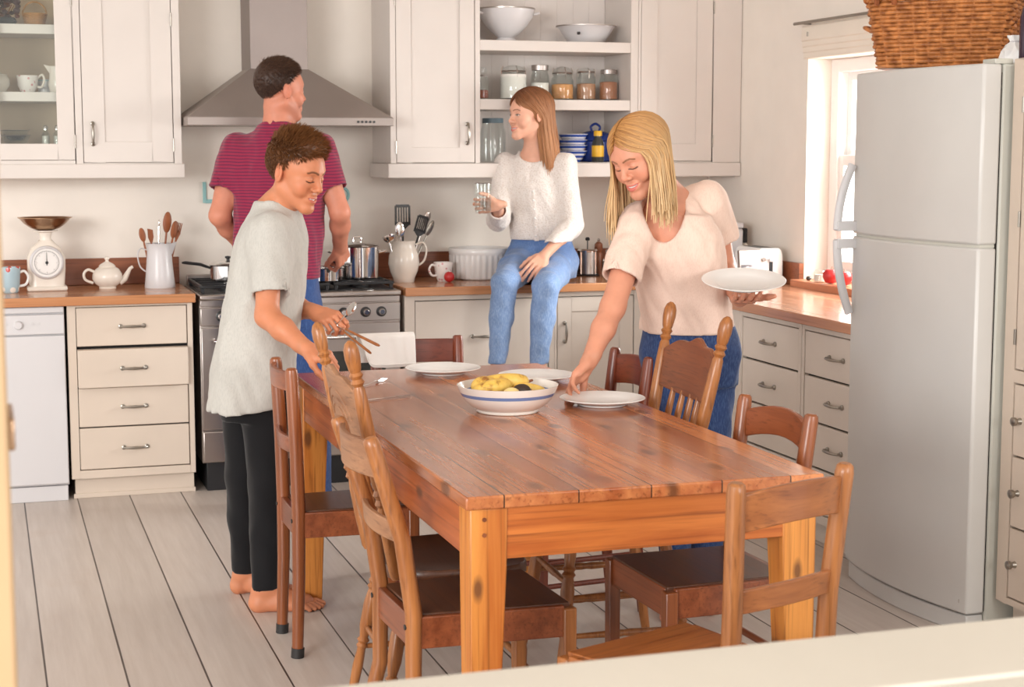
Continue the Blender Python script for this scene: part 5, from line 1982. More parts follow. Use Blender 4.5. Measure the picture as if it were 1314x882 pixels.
    return dict(rt=rt, rth=rth, rwr=rwr)


def girl_rule(F):
    rear = F.d(0, -1, 0)
    def rule(p, sd, b, rg):
        # her left side (sd < 0 is image right): tucked behind the ear; the rest falls down the back and over the shoulder
        L = (p - F.o) @ F.A.T / F.k
        if b < .55:
            w = smooth01(-L[:, 2], -.055, .03)
            p = p + rear * (w * (.062 * (1 - b / .55) * F.k))[:, None]
        q = np.linspace(0, 1, len(p))
        if sd < 0:
            p = p + rear * (smooth01(q, .5, 1.0) * .03)[:, None]
            p[:, 2] -= smooth01(q, .6, 1.0) * rg.rand() * .05
        return p
    return rule


# ---------------------------------------------------------------- woman laying the table
def woman():
    bx, by = 2.24, 5.02
    t = thing('person', 'blonde woman in a pale pink t-shirt leaning over to lay a plate on the table', 'person', (bx, by, 0))
    F = Frame((1.968, 4.820, 1.526), (-.770, -.440, -.46), (-.16, .05, 1), 1.0)
    s, info = head_sdf(F, True, .8, .90, .95, ears=False)
    fw = unit((-.60, -.80))
    r2 = (fw[1], -fw[0])
    rsh, rel, rwr = A_(1.985, 4.880, 1.292), A_(1.862, 4.770, 1.055), A_(1.745, 4.668, .900)
    lsh, lel, lwr = A_(2.262, 4.925, 1.368), A_(2.335, 4.975, 1.155), A_(2.292, 4.765, 1.068)
    neckb = A_(2.098, 4.888, 1.385)
    s.chain([F(0, -.022, -.065), neckb], [.048, .052], .03)
    s.chain([neckb, A_(2.108, 4.897, 1.31)], [.047, .066], .04)
    s.cone(neckb + A_(0, 0, -.03), (rsh * .75 + neckb * .25) + A_(0, 0, .008), .036, .034, .05)
    s.cone(neckb + A_(0, 0, -.03), (lsh * .75 + neckb * .25) + A_(0, 0, .004), .036, .034, .05)
    secs = [(.78, 2.245, 5.028, .160, .112), (.88, 2.235, 5.018, .165, .115), (.98, 2.208, 4.985, .134, .092), (1.08, 2.172, 4.948, .130, .092), (1.18, 2.140, 4.915, .142, .108), (1.27, 2.120, 4.900, .152, .098), (1.33, 2.112, 4.896, .115, .075)]
    s.loft(secs, r2, .04, grow=-.008)
    for a, b, c in ((rsh, rel, rwr), (lsh, lel, lwr)):
        s.chain([a, b], [.047, .038], .03)
        m = b * .6 + c * .4
        s.chain([b, m, c], [.038, .036, .0245], .02)
    s, rt, rth = hand_sdf(s, rwr, (-.66, -.22, -.60), (.15, -.55, -.65), -1, [(.25, .45, .3), (.3, .5, .3), (.35, .5, .35), (.45, .55, .35)], .95, .12, (.75, .35), .3, .0245)
    s, lt, lth = hand_sdf(s, lwr, (-.26, -.93, .05), (.05, -.05, 1), -1, [(.22, .25, .15)] * 4, .95, .10, (.9, .1), .1, .0245)
    hips = {-1: A_(2.172, 5.020, .86), 1: A_(2.312, 5.035, .86)}
    knee = {-1: A_(2.180, 4.985, .47), 1: A_(2.308, 5.000, .48)}
    ank = {-1: A_(2.185, 5.010, .085), 1: A_(2.315, 5.040, .085)}
    for q in (-1, 1):
        s.chain([hips[q], knee[q], ank[q]], [.082, .052, .036], .02)
        foot_sdf(s, ank[q], (-.45, -.89), 0, .92, q)
    hb = box_around([F(0, 0, 0)], .155)
    fine = [(*hb, .0022), (A_(1.93, 4.75, 1.17), A_(2.22, 5.0, 1.40), .005), (*box_around([rwr] + [p for q in rt for p in q] + rth, .028), .0024), (*box_around([lwr] + [p for q in lt for p in q] + lth, .028), .0024)]
    skin = S(212, 148, 120)
    paint = face_paint(info, skin, S(204, 106, 98), S(118, 80, 50), (.04, .025, .02), 'down', brow_w=.0034)
    o = (-bx, -by, 0)
    body_mesh(t, s, paint, SKIN, fine).location = o
    hm = hair_mat('blonde_hair', S(138, 84, 38), S(206, 150, 84), S(246, 216, 168))
    def ze(sd, b):
        return (1.285 + .04 * b if sd > 0 else 1.335 + .03 * b)
    def rule(p, sd, b, rg):
        q = np.linspace(0, 1, len(p))
        if b < .3:      # sweep the front locks clear of the face
            p = p + F.d(sd * .014, -.012, 0) * smooth01(q, .25, .6)[:, None]
        w_ = smooth01(q, .45, 1.0)[:, None]
        p = p + F.d(sd * (.022 if sd > 0 else .012), 0, 0) * w_ + rg.normal(size=3) * (.008, .008, 0) * w_
        return p
    cap = long_hair(t, F, (bx, by), hm, 1500, .012, ze, 21, None, rule, puff=.009, width=.0026, ztop=.082)
    cap.location = o
    # t-shirt with a deep scoop neck
    sh = Sdf()
    sh.loft([(.935, 2.222, 4.998, .160, .118), (1.00, 2.202, 4.978, .154, .116), (1.08, 2.174, 4.950, .150, .116), (1.18, 2.142, 4.917, .156, .120), (1.27, 2.120, 4.900, .160, .106), (1.335, 2.112, 4.896, .125, .085)], r2, .04)
    sh.cone(neckb + A_(0, 0, -.035), (rsh * .8 + neckb * .2) + A_(0, 0, .012), .055, .054, .05)
    sh.cone(neckb + A_(0, 0, -.035), (lsh * .8 + neckb * .2) + A_(0, 0, .010), .057, .055, .05)
    hs = [sleeve(sh, rsh + A_(0, 0, .006), (1.905, 4.810, 1.142), .064, .062, .06), sleeve(sh, lsh + A_(0, 0, .004), (2.318, 4.958, 1.248), .062, .060, .06)]
    sh.noise(.0034, 32, (1, 1, .5), 3.1)
    sh.noise(.0016, 80, (1, 1, .5), 1.4)
    hollow(sh, hs)
    nf = A_(2.100, 4.890, 1.372) + A_(*fw, 0) * .070
    NA = np.stack([A_(*r2, 0), A_(*fw, 0), A_(0, 0, 1)])
    sh.ell(nf + A_(0, 0, -.010), (.066, .085, .112), NA, .006, 's')
    sh.ell(A_(2.094, 4.886, 1.435), (.058, .053, .075), NA, .010, 's')
    sh.cut((2.22, 5.0, .948), (.05, .05, -1))
    sh.loft([(.85, 2.225, 5.0, .144, .102), (.965, 2.214, 4.990, .138, .098)], r2, .004, op='s')
    m = cloth_mat('pale_pink_slub_jersey', S(232, 204, 188), .035, 900, .92, (S(214, 176, 158), .35))
    make_obj('t_shirt', [mesh_sdf(sh, .006)], m, t, relax=1).location = o
    tr = Sdf()
    tr.loft([(.76, 2.243, 5.028, .160, .118), (.86, 2.240, 5.022, .172, .124), (.97, 2.222, 4.998, .150, .108)], r2, .03)
    for q in (-1, 1):
        tr.chain([hips[q], knee[q], ank[q]], [.094, .066, .050], .02)
        tr.local_cut((ank[q][0], ank[q][1], .09), (0, 0, -1), ank[q] - A_(0, 0, .03), .09)
    tr.noise(.003, 36, (1, 1, .7), 2.7)
    make_obj('jeans', [mesh_sdf(tr, .0075)], JEANS_D, t, relax=1).location = o
    return dict(rt=rt, rth=rth, lt=lt, lth=lth)


BOY = boy()
MAN = man()
GIRL = girl()
WOMAN = woman()
# ================================================================ things on the left worktop
def handle_loop(b, pts, r, seg=8, flat=1.0, n=16):
    """smooth loop through control points (Catmull-Rom)"""
    P = [Vector(p) for p in pts]
    P = [P[0] * 2 - P[1]] + P + [P[-1] * 2 - P[-2]]
    out = []
    for i in range(1, len(P) - 2):
        for k in range(n // 4):
            t = k / (n // 4)
            a, c, d, e = P[i - 1], P[i], P[i + 1], P[i + 2]
            out.append(.5 * ((2 * c) + (d - a) * t + (2 * a - 5 * c + 4 * d - e) * t * t + (3 * c - 3 * d + e - a) * t ** 3))
    out.append(P[-2])
    b.tube(out, r, seg, flat)
    return b


t = thing('mug', 'blue floral mug at the far left edge of the worktop', 'mug', (.108, 7.66, CT))
q = NT('blue_flowered_glaze')
v = q.coord((1, 1, 1))
vo = q.n('ShaderNodeTexVoronoi', {'Vector': v, 'Scale': 26.0})
pk = q.n('ShaderNodeSeparateColor', {0: vo.outputs['Color']}).outputs[0]
c = q.mix(q.math('MULTIPLY', q.math('LESS_THAN', vo.outputs['Distance'], .42), q.math('GREATER_THAN', pk, .45)), S(172, 196, 206), S(196, 70, 62))
c = q.mix(q.math('MULTIPLY', q.math('LESS_THAN', vo.outputs['Distance'], .34), q.math('LESS_THAN', pk, .40)), c, S(238, 232, 222))
mug_m = q.fin(c, .2)
MB().lathe([(0, .002), (.030, 0), (.036, .006), (.040, .03), (.043, .08), (.045, .112), (.0445, .1145), (.042, .112), (.040, .08), (.036, .012), (0, .008)], seg=32).build('body', mug_m, t)
handle_loop(MB(), [(.040, 0, .09), (.062, 0, .095), (.078, 0, .068), (.066, 0, .036), (.038, 0, .028)], .0058).build('handle', M['white_gloss'], t)

t = thing('kitchen_scales', 'cream vintage kitchen scales with a round dial and a copper-coloured pan', 'scales', (.268, 7.74, CT))
b = MB()
b.prism([(-.088, -.06), (.088, -.06), (.088, .06), (-.088, .06)], 0, .022)
b.build('base', M['cream_cer'], t, bevel=.008)
b = MB()
rs = []
for zz, w_, d_ in ((.022, .078, .052), (.05, .080, .050), (.10, .084, .050), (.15, .084, .050), (.195, .064, .046), (.215, .040, .036), (.228, .030, .03)):
    rs.append([(w_ * (abs(math.cos(a)) ** .5) * (1 if math.cos(a) >= 0 else -1), d_ * (abs(math.sin(a)) ** .5) * (1 if math.sin(a) >= 0 else -1), zz) for a in seq(0, 2 * PI * 23 / 24, 24)])
b.rings(rs)
b.build('housing', M['cream_cer'], t, angle=60)
rot = Matrix.Translation((0, -.050, .130)) @ Matrix.Rotation(R(90), 4, 'X')
b = MB().lathe([(0, 0), (.074, 0), (.076, .008), (.072, .018), (.066, .022), (.064, .016), (0, .016)], seg=40, m=rot)
bz = b.build('dial_rim', M['white_enamel'], t)
MB().lathe([(0, .0162), (.064, .0162), (.064, .0172), (0, .0172)], seg=40, m=rot).build('dial_face', M['white_gloss'], t)
b = MB()
b.lathe([(.052, .0173), (.0535, .0173), (.0535, .0180), (.052, .0180), (.052, .0173)], seg=40, m=rot, cap=False)
for i in range(40):
    a = 2 * PI * i / 40
    r0 = .046 if i % 5 else .041
    b.tube([(r0 * math.cos(a), -.050 - .0176, .130 + r0 * math.sin(a)), (.050 * math.cos(a), -.050 - .0176, .130 + .050 * math.sin(a))], .0006, 4)
b.build('dial_markings', M['black'], t)
b = MB().tube([(0, -.0695, .118), (0, -.0695, .178)], [.0022, .0006], 6)
b.lathe([(0, .018), (.007, .018), (.006, .022), (0, .022)], seg=14, m=rot)
b.build('needle', M['black'], t)
MB().lathe([(.0, .226), (.028, .226), (.024, .240), (.030, .262), (.055, .268), (.055, .272), (0, .272)], seg=24).build('pan_support', M['cream_cer'], t)
b = MB().lathe([(0, .272), (.030, .272), (.062, .282), (.092, .303), (.112, .326), (.120, .329), (.1205, .332), (.110, .331), (.090, .308), (.060, .287), (0, .278)], seg=40)
b.build('weighing_pan', M['brass'], t)

t = thing('teapot', 'cream ceramic teapot between the scales and the white jug', 'teapot', (.537, 7.76, CT))
MB().lathe([(0, 0), (.038, 0), (.040, .004), (.036, .008), (.055, .022), (.068, .045), (.066, .068), (.052, .090), (.036, .100), (.034, .100), (.0, .098)], seg=36).build('body', M['cream_cer'], t)
lid = MB().lathe([(.037, .099), (.038, .103), (.030, .112), (.014, .121), (.008, .124), (.007, .130), (.012, .137), (.011, .144), (.004, .148), (0, .148)], seg=28).build('lid', M['cream_cer'], t)
b = MB().tube([(.052, 0, .030), (.078, 0, .044), (.092, 0, .070), (.103, 0, .090), (.116, 0, .098)], [.020, .015, .011, .008, .0075], 14)
b.build('spout', M['cream_cer'], t)
handle_loop(MB(), [(-.058, 0, .078), (-.085, 0, .088), (-.104, 0, .070), (-.098, 0, .042), (-.064, 0, .026)], .0062).build('handle', M['cream_cer'], t)

t = thing('enamel_jug', 'tall white enamel jug full of wooden spoons left of the cooker', 'jug', (.772, 7.74, CT))
MB().lathe([(0, 0), (.068, 0), (.070, .004), (.064, .06), (.058, .13), (.056, .17), (.060, .203), (.0615, .205), (.058, .203), (.0545, .17), (.056, .13), (.062, .06), (.066, .008), (0, .008)], seg=36).build('body', M['white_enamel'], t)
handle_loop(MB(), [(-.057, 0, .175), (-.085, 0, .182), (-.098, 0, .150), (-.088, 0, .100), (-.064, 0, .075)], .0058, flat=.6).build('handle', M['white_enamel'], t)
MB().hexa([(.050, -.020, .160), (.058, -.003, .150), (.058, .003, .150), (.050, .020, .160), (.050, -.032, .203), (.082, -.003, .212), (.082, .003, .212), (.050, .032, .203)]).build('spout', M['white_enamel'], t, bevel=.004)


def spoon(label, base, tip, kind='spoon', w_=.022, mat=None, group='wooden spoons in the white enamel jug', turn=0, nm='wooden_spoon', cat='spoon', L=.07):
    """long utensil from inside its jug to its head"""
    base, tip = Vector(base), Vector(tip)
    t = thing(nm, label, cat, base, 0, group)
    d = (tip - base)
    ln = d.length
    u = d.normalized()
    side = Vector((math.cos(turn), math.sin(turn), 0))
    side = (side - u * side.dot(u)).normalized()
    nrm = u.cross(side)
    m = Matrix((( side.x, nrm.x, u.x, 0), (side.y, nrm.y, u.y, 0), (side.z, nrm.z, u.z, 0), (0, 0, 0, 1)))
    mat = mat or M['spoon']
    hb = MB().tube([(0, 0, 0), (0, 0, ln - L)], [.0052, .0045], 8)
    ho = hb.build('handle', mat, t)
    b = MB()
    z0 = ln - L - .006
    if kind == 'spoon':
        b.ball((0, 0, ln - L * .5), 1, 16, (w_, .006, L * .55))
    elif kind == 'fork':
        b.rings([[(-.004, -.003, z0), (.004, -.003, z0), (.004, .003, z0), (-.004, .003, z0)], [(-w_, -.003, z0 + L * .45), (w_, -.003, z0 + L * .45), (w_, .003, z0 + L * .45), (-w_, .003, z0 + L * .45)]])
        for k in (-1, -.33, .33, 1):
            b.tube([(k * (w_ - .004), 0, z0 + L * .42), (k * (w_ - .003), 0, ln)], [.0036, .0022], 6)
    elif kind == 'flat':
        b.rings([[(-.005, -.003, z0), (.005, -.003, z0), (.005, .003, z0), (-.005, .003, z0)], [(-w_, -.0025, z0 + L * .4), (w_, -.0025, z0 + L * .4), (w_, .0025, z0 + L * .4), (-w_, .0025, z0 + L * .4)], [(-w_, -.0015, ln), (w_ * .9, -.0015, ln - .008), (w_ * .9, .0015, ln - .008), (-w_, .0015, ln)]])
    elif kind == 'slotted':
        h0, h1 = z0 + L * .22, ln
        b.rings([[(-.007, -.003, z0), (.007, -.003, z0), (.007, .003, z0), (-.007, .003, z0)], [(-w_ * .96, -.002, h0), (w_ * .96, -.002, h0), (w_ * .96, .002, h0), (-w_ * .96, .002, h0)]])
        b.bx(-w_, -w_ + .010, -.002, .002, h0 - .002, h1 - .006)
        b.bx(w_ - .010, w_, -.002, .002, h0 - .002, h1 - .006)
        b.bx(-w_, w_, -.002, .002, h0 - .004, h0 + .012)
        b.bx(-w_ + .006, w_ - .006, -.002, .002, h1 - .014, h1)
        for k in seq(-1, 1, 6)[1:-1]:
            b.bx(k * (w_ - .008) - .0022, k * (w_ - .008) + .0022, -.002, .002, h0, h1 - .01)
    elif kind == 'ladle':
        b.lathe([(0, -.030), (.018, -.026), (.030, -.012), (.034, .004), (.0325, .004), (.028, -.010), (.016, -.023), (0, -.027)], (0, -.030, ln - .03), 24, m=None)
    hd = b.build('head', mat, t)
    for o in (ho, hd):
        o.data.transform(m)
        if o.data.polygons and kind != 'x':
            o.data.update()
    return t


jb = Vector((.772, 7.74, CT + .012))
for lab, dx, dy, kind, w_, trn, ex in (
        ('dark wooden spoon leaning left in the white enamel jug', (-.030, .00, 0), (-.080, .0, .262), 'spoon', .016, .3, .06),
        ('second dark wooden spoon from the left in the white enamel jug', (-.020, .015, 0), (-.038, .01, .262), 'flat', .013, .2, .06),
        ('thin steel skewer standing among spoons in the white enamel jug', (-.004, .01, 0), (.004, .015, .300), 'spoon', .004, 0, .03),
        ('tallest wooden spoon standing upright in the white enamel jug', (.010, .012, 0), (.046, .012, .333), 'spoon', .020, .1, .09),
        ('pale wooden spoon leaning right in the white enamel jug', (.016, -.006, 0), (.078, -.01, .292), 'spoon', .019, .4, .075),
        ('slotted wooden fork leaning farthest right in the white enamel jug', (.026, .01, 0), (.100, .015, .285), 'fork', .014, .3, .075)):
    steel = 'skewer' in lab
    spoon(lab, jb + Vector(dx), jb + Vector(dy), kind, w_, M['chrome'] if steel else None, turn=trn, L=ex, nm='skewer' if steel else ('wooden_fork' if kind == 'fork' else 'wooden_spoon'), cat='skewer' if steel else ('fork' if kind == 'fork' else 'spoon'))

# ================================================================ pans on the hob
HB = .932
t = thing('saucepan', 'small steel saucepan with a black handle at the back left of the hob', 'saucepan', (1.085, 7.72, HB))
MB().lathe([(0, 0), (.080, 0), (.085, .005), (.086, .070), (.090, .074), (.088, .075), (.083, .070), (.082, .008), (0, .006)], seg=36).build('pan_body', M['chrome'], t)
MB().lathe([(.088, .0755), (.080, .082), (.05, .090), (.0, .092)], seg=36).build('lid', M['chrome'], t)
MB().tube([(-.084, 0, .060), (-.105, -.004, .068), (-.13, -.01, .078), (-.20, -.02, .088), (-.215, -.022, .088)], [.008, .010, .011, .011, .006], 10, .7).build('handle', M['blackpl'], t)
MB().lathe([(0, .092), (.008, .092), (.007, .100), (.015, .106), (.013, .113), (0, .115)], seg=18).build('lid_knob', M['blackpl'], t)

t = thing('stockpot', 'tall steel stockpot with a lid on the right of the hob', 'stockpot', (1.686, 7.66, HB))
MB().lathe([(0, 0), (.096, 0), (.102, .006), (.103, .150), (.107, .154), (.105, .156), (.100, .150), (.099, .010), (0, .008)], seg=44).build('pan_body', M['chrome'], t)
MB().lathe([(.105, .1565), (.100, .162), (.06, .172), (.0, .176)], seg=44).build('lid', M['chrome'], t)
handle_loop(MB(), [(-.018, 0, .174), (-.018, 0, .192), (0, 0, .198), (.018, 0, .192), (.018, 0, .174)], .005).build('lid_handle', M['chrome'], t)
for s in (-1, 1):
    handle_loop(MB(), [(s * .100, -.032, .122), (s * .130, -.030, .128), (s * .142, 0, .130), (s * .130, .030, .128), (s * .100, .032, .122)], .0058).build('side_handle', M['chrome'], t)

hr = MAN['rt']
grip = sum((np.array(q[1]) + np.array(q[3]) for q in hr), np.zeros(3)) / 8
t = thing('saucepan', 'steel pan on the front of the hob held by its black handle by the man', 'saucepan', (1.508, 7.54, HB))
MB().lathe([(0, 0), (.078, 0), (.084, .006), (.085, .060), (.089, .064), (.087, .065), (.082, .060), (.081, .008), (0, .006)], seg=36).build('pan_body', M['chrome'], t)
gx, gy, gz = grip[0] - 1.508, grip[1] - 7.54, grip[2] - HB
MB().tube([(0, -.083, .050), (gx * .25, -.11, .062), (gx * .6, gy * .55 - .04, gz * .62 + .02), (gx, gy, gz), (gx * 1.1, gy - .05, gz + .02)], [.008, .009, .0105, .0115, .009], 10, .8).build('handle', M['blackpl'], t)

# ================================================================ right worktop
t = thing('utensil_jug', 'round cream pottery jug holding black and steel utensils right of the cooker', 'jug', (1.925, 7.70, CT))
MB().lathe([(0, 0), (.048, 0), (.050, .004), (.052, .018), (.066, .05), (.075, .090), (.071, .130), (.060, .160), (.055, .178), (.058, .198), (.059, .200), (.055, .198), (.051, .178), (.056, .160), (.067, .130), (.071, .090), (.062, .05), (.046, .012), (0, .010)], seg=40).build('body', M['cream_cer'], t)
handle_loop(MB(), [(.054, -.01, .180), (.090, -.014, .190), (.108, -.016, .155), (.098, -.014, .105), (.072, -.01, .080)], .0065, flat=.8).build('handle', M['cream_cer'], t)
jb = Vector((1.925, 7.70, CT + .02))
for nm, cat, lab, a, c_, kind, w_, mt, trn, ex in (
        ('ladle', 'ladle', 'steel ladle leaning far left in the cream pottery jug', (-.02, -.01, 0), (-.092, -.015, .232), 'ladle', .03, 'chrome', 0, .03),
        ('slotted_spatula', 'spatula', 'largest black slotted spatula, tallest in the cream pottery jug', (.0, .01, 0), (.000, .02, .352), 'slotted', .042, 'blackpl', .25, .115),
        ('whisk', 'whisk', 'steel spoon in front of the largest slotted spatula in the cream jug', (-.005, -.02, 0), (-.025, -.02, .268), 'spoon', .024, 'chrome', .1, .07),
        ('slotted_spatula', 'spatula', 'smaller black slotted spatula leaning right in the cream pottery jug', (.01, -.01, 0), (.098, -.01, .298), 'slotted', .032, 'blackpl', .25, .095),
        ('serving_spoon', 'spoon', 'grey serving spoon leaning farthest right in the cream pottery jug', (.02, .01, 0), (.150, .01, .270), 'spoon', .016, 'pewter', .3, .075),
        ('serving_spoon', 'spoon', 'pale steel serving spoon behind the smaller slotted spatula in the jug', (.01, .02, 0), (.135, .03, .315), 'spoon', .020, 'steel', .3, .06)):
    spoon(lab, jb + Vector(a), jb + Vector(c_), kind, w_, M[mt], 'utensils in the cream pottery jug', trn, 'serving_spoon' if nm == 'whisk' else nm, 'spoon' if nm == 'whisk' else cat, ex)

t = thing('teacup', 'white teacup with pink pattern between the cream jug and the ribbed dish', 'cup', (2.122, 7.70, CT))
q = NT('pink_pattern_glaze')
vo = q.n('ShaderNodeTexVoronoi', {'Vector': q.coord(), 'Scale': 40.0})
c = q.mix(q.math('LESS_THAN', vo.outputs['Distance'], .22), S(236, 228, 222), S(214, 160, 158))
pinkm = q.fin(c, .2)
MB().lathe([(0, 0), (.028, 0), (.030, .004), (.040, .03), (.043, .06), (.048, .090), (.0475, .0915), (.045, .090), (.040, .06), (.036, .03), (0, .008)], seg=30).build('body', pinkm, t)
handle_loop(MB(), [(-.040, -.012, .074), (-.064, -.018, .080), (-.076, -.020, .056), (-.062, -.018, .030), (-.038, -.012, .028)], .0055).build('handle', pinkm, t)
t = thing('red_ball', 'small red ball standing in front of the pink patterned teacup', 'ball', (2.128, 7.615, CT))
MB().ball((0, 0, .026), .026, 20).build('body', M['red'], t)
MB().ball((.002, -.004, .0515), .005, 10).build('knob', M['white_gloss'], t)

t = thing('ribbed_dish', 'large white ribbed oven dish behind the seated girl', 'dish', (2.335, 7.80, CT))
b = MB()
rs = []
n = 144
for r, zz, rib in ((.128, 0, 0), (.142, .004, 1), (.146, .012, 1), (.148, .118, 1), (.149, .122, 0), (.152, .128, 0), (.153, .150, 0), (.150, .153, 0), (.145, .150, 0), (.141, .12, 0), (.138, .014, 0), (.02, .012, 0)):
    rs.append([((r + rib * .0028 * math.cos(30 * 2 * PI * i / n)) * math.cos(2 * PI * i / n), (r + rib * .0028 * math.cos(30 * 2 * PI * i / n)) * math.sin(2 * PI * i / n), zz) for i in range(n)])
b.rings(rs)
b.build('body', M['white_gloss'], t, angle=60)

t = thing('coffee_press', 'glass and steel coffee press on the worktop left of the blonde woman', 'coffee press', (2.905, 7.80, CT))
MB().lathe([(0, 0), (.060, 0), (.062, .006), (.056, .010), (0, .010)], seg=30).build('base_ring', M['black'], t)
MB().lathe([(0, .011), (.050, .011), (.051, .12), (.0495, .12), (.0485, .013), (0, .013)], seg=30).build('jug_glass', M['steel'], t)
MB().lathe([(.052, .121), (.053, .128), (.045, .136), (.01, .140), (.0, .140)], seg=30).build('lid', M['chrome'], t)
MB().tube([(0, 0, .138), (0, 0, .178)], .003, 8).lathe([(0, .176), (.010, .178), (.012, .186), (.008, .194), (0, .195)], seg=16).build('plunger', M['black'], t)
b = MB()
for a in (0, 90, 180, 270):
    c_, s_ = math.cos(R(a + 30)), math.sin(R(a + 30))
    b.bx(.0515 * c_ - .004, .0515 * c_ + .004, .0515 * s_ - .004, .0515 * s_ + .004, .008, .122)
b.build('frame', M['chrome'], t, bevel=.001)
handle_loop(MB(), [(-.05, -.01, .11), (-.078, -.014, .112), (-.084, -.015, .08), (-.080, -.014, .03), (-.052, -.01, .025)], .007).build('handle', M['black'], t)
t = thing('pepper_mill', 'dark wooden pepper mill behind the coffee press', 'pepper mill', (2.995, 7.88, CT))
MB().lathe([(0, 0), (.026, 0), (.027, .01), (.020, .05), (.022, .10), (.016, .112), (.022, .13), (.020, .155), (.008, .166), (0, .168)], seg=22).build('body', M['upstand'], t)
MB().lathe([(0, .168), (.006, .168), (.008, .176), (.004, .183), (0, .184)], seg=12).build('knob', M['chrome'], t)
t = thing('sugar_pot', 'small steel pot with round lid knob right of the coffee press', 'pot', (3.005, 7.755, CT))
MB().lathe([(0, 0), (.034, 0), (.036, .004), (.036, .075), (.033, .078), (0, .078)], seg=26).build('body', M['steel'], t)
MB().lathe([(.036, .0785), (.034, .085), (.012, .092), (.006, .096), (.010, .104), (.020, .116), (.018, .130), (.0, .138)], seg=26).build('lid', M['chrome'], t)
t = thing('tea_tin', 'small brown tin at the left of the coffee press beside the girl', 'tin', (2.80, 7.84, CT))
MB().bx(-.034, .034, -.034, .034, 0, .115).build('body', M['upstand'], t, bevel=.006)
MB().bx(-.035, .035, -.035, .035, .1155, .132).build('lid', M['dark_x'], t, bevel=.005)

# corner under the wall cupboard
t = thing('bread_bin', 'tall white bin in the corner behind the blonde woman', 'bin', (3.47, 7.44, CT))
MB().bx(-.10, .085, -.09, .10, 0, .250).build('body', M['white_enamel'], t, bevel=.012)
MB().bx(-.102, .087, -.092, .102, .2505, .278).build('lid', M['white_enamel'], t, bevel=.008)
t = thing('oil_bottle', 'small dark bottle in the corner right of the tall white bin', 'bottle', (3.592, 7.42, CT))
MB().lathe([(0, 0), (.022, 0), (.024, .004), (.024, .14), (.020, .16), (.012, .175), (0, .176)], seg=20).build('body', M['cream_cer'], t)
MB().lathe([(0, .1765), (.0145, .1765), (.0150, .180), (.0150, .240), (.012, .248), (0, .249)], seg=20).build('cap', M['black'], t)
t = thing('toaster', 'white toaster standing on the worktop in the corner by the window', 'toaster', (3.538, 7.15, CT))
b = MB()
prof = [(-.066, 0), (.066, 0), (.068, .02), (.066, .13), (.058, .155), (.045, .165), (-.045, .165), (-.058, .155), (-.066, .13), (-.068, .02)]
b.rings([[(x, yy, zz + .006) for x, zz in prof] for yy in (-.125, .125)])
b.build('body', M['white_gloss'], t, bevel=.006)
MB().bx(-.006, .012, -.129, -.124, .045, .125).build('lever_slot', M['black'], t, bevel=.002)
MB().bx(-.012, .018, -.142, -.126, .108, .124).build('lever', M['white_enamel'], t, bevel=.004)
MB().tube([(-.036, -.125, .12), (-.036, -.134, .12)], .010, 14).build('browning_dial', M['steel'], t)
b = MB()
for x in (-.022, .022):
    b.bx(x - .010, x + .010, -.10, .10, .168, .1725)
b.build('slot', M['black'], t)
t = thing('cookbook', 'grey picture book leaning against the wall left of the toaster', 'book', (3.418, 6.985, CT))
mrot = Matrix.Rotation(R(-10), 4, 'X')
MB().bx(-.055, .055, -.010, .008, .003, .168, m=mrot).build('cover', M['hood_face'], t, bevel=.002)
b = MB().bx(-.049, .049, -.0115, -.0101, .012, .098, m=mrot)
q = NT('printed_photograph')
nz = q.noise(q.coord(), 28, 2, .4)
pic = q.fin(q.ramp(nz, [(.38, S(70, 62, 66)), (.48, S(150, 140, 142)), (.56, S(220, 210, 206))]), .4)
b.build('cover_picture', pic, t)

# on the window sill
SL = WZ0 + .012
t = thing('apple', 'red apple on the window sill beside the fridge', 'apple', (3.635, 6.615, SL))
MB().lathe([(0, .008), (.012, .003), (.026, .008), (.037, .030), (.036, .050), (.024, .065), (.010, .066), (.003, .060), (0, .058)], seg=24).build('flesh', M['red'], t)
MB().tube([(0, 0, .057), (.002, .002, .072), (.006, .003, .078)], .0014, 6).build('stalk', M['upstand'], t)
t = thing('apple', 'second red apple on the window sill, half hidden behind the fridge handle', 'apple', (3.640, 6.505, SL), .8)
MB().lathe([(0, .008), (.012, .003), (.026, .008), (.036, .030), (.035, .048), (.024, .062), (.010, .063), (.003, .058), (0, .056)], seg=24).build('flesh', M['red'], t)
MB().tube([(0, 0, .055), (.002, .002, .070), (.006, .003, .075)], .0014, 6).build('stalk', M['upstand'], t)
t = thing('glass_jar', 'small pale glass jar on the window sill left of the apple', 'jar', (3.635, 6.715, SL))
MB().lathe([(0, 0), (.028, 0), (.030, .004), (.030, .044), (.024, .052), (.024, .060), (.022, .060), (.022, .052), (.028, .044), (.028, .006), (0, .004)], seg=24).build('body', M['glass'], t)
MB().lathe([(0, .0045), (.027, .0062), (.027, .036), (0, .036)], seg=24).build('contents', M['cream_cer'], t)
t = thing('pebble', 'tiny dark pebble on the window sill left of the glass jar', 'pebble', (3.630, 6.815, SL))
MB().ball((0, 0, .011), .012, 14, (1, 1.2, .92)).build('stone', M['oven_glass'], t)

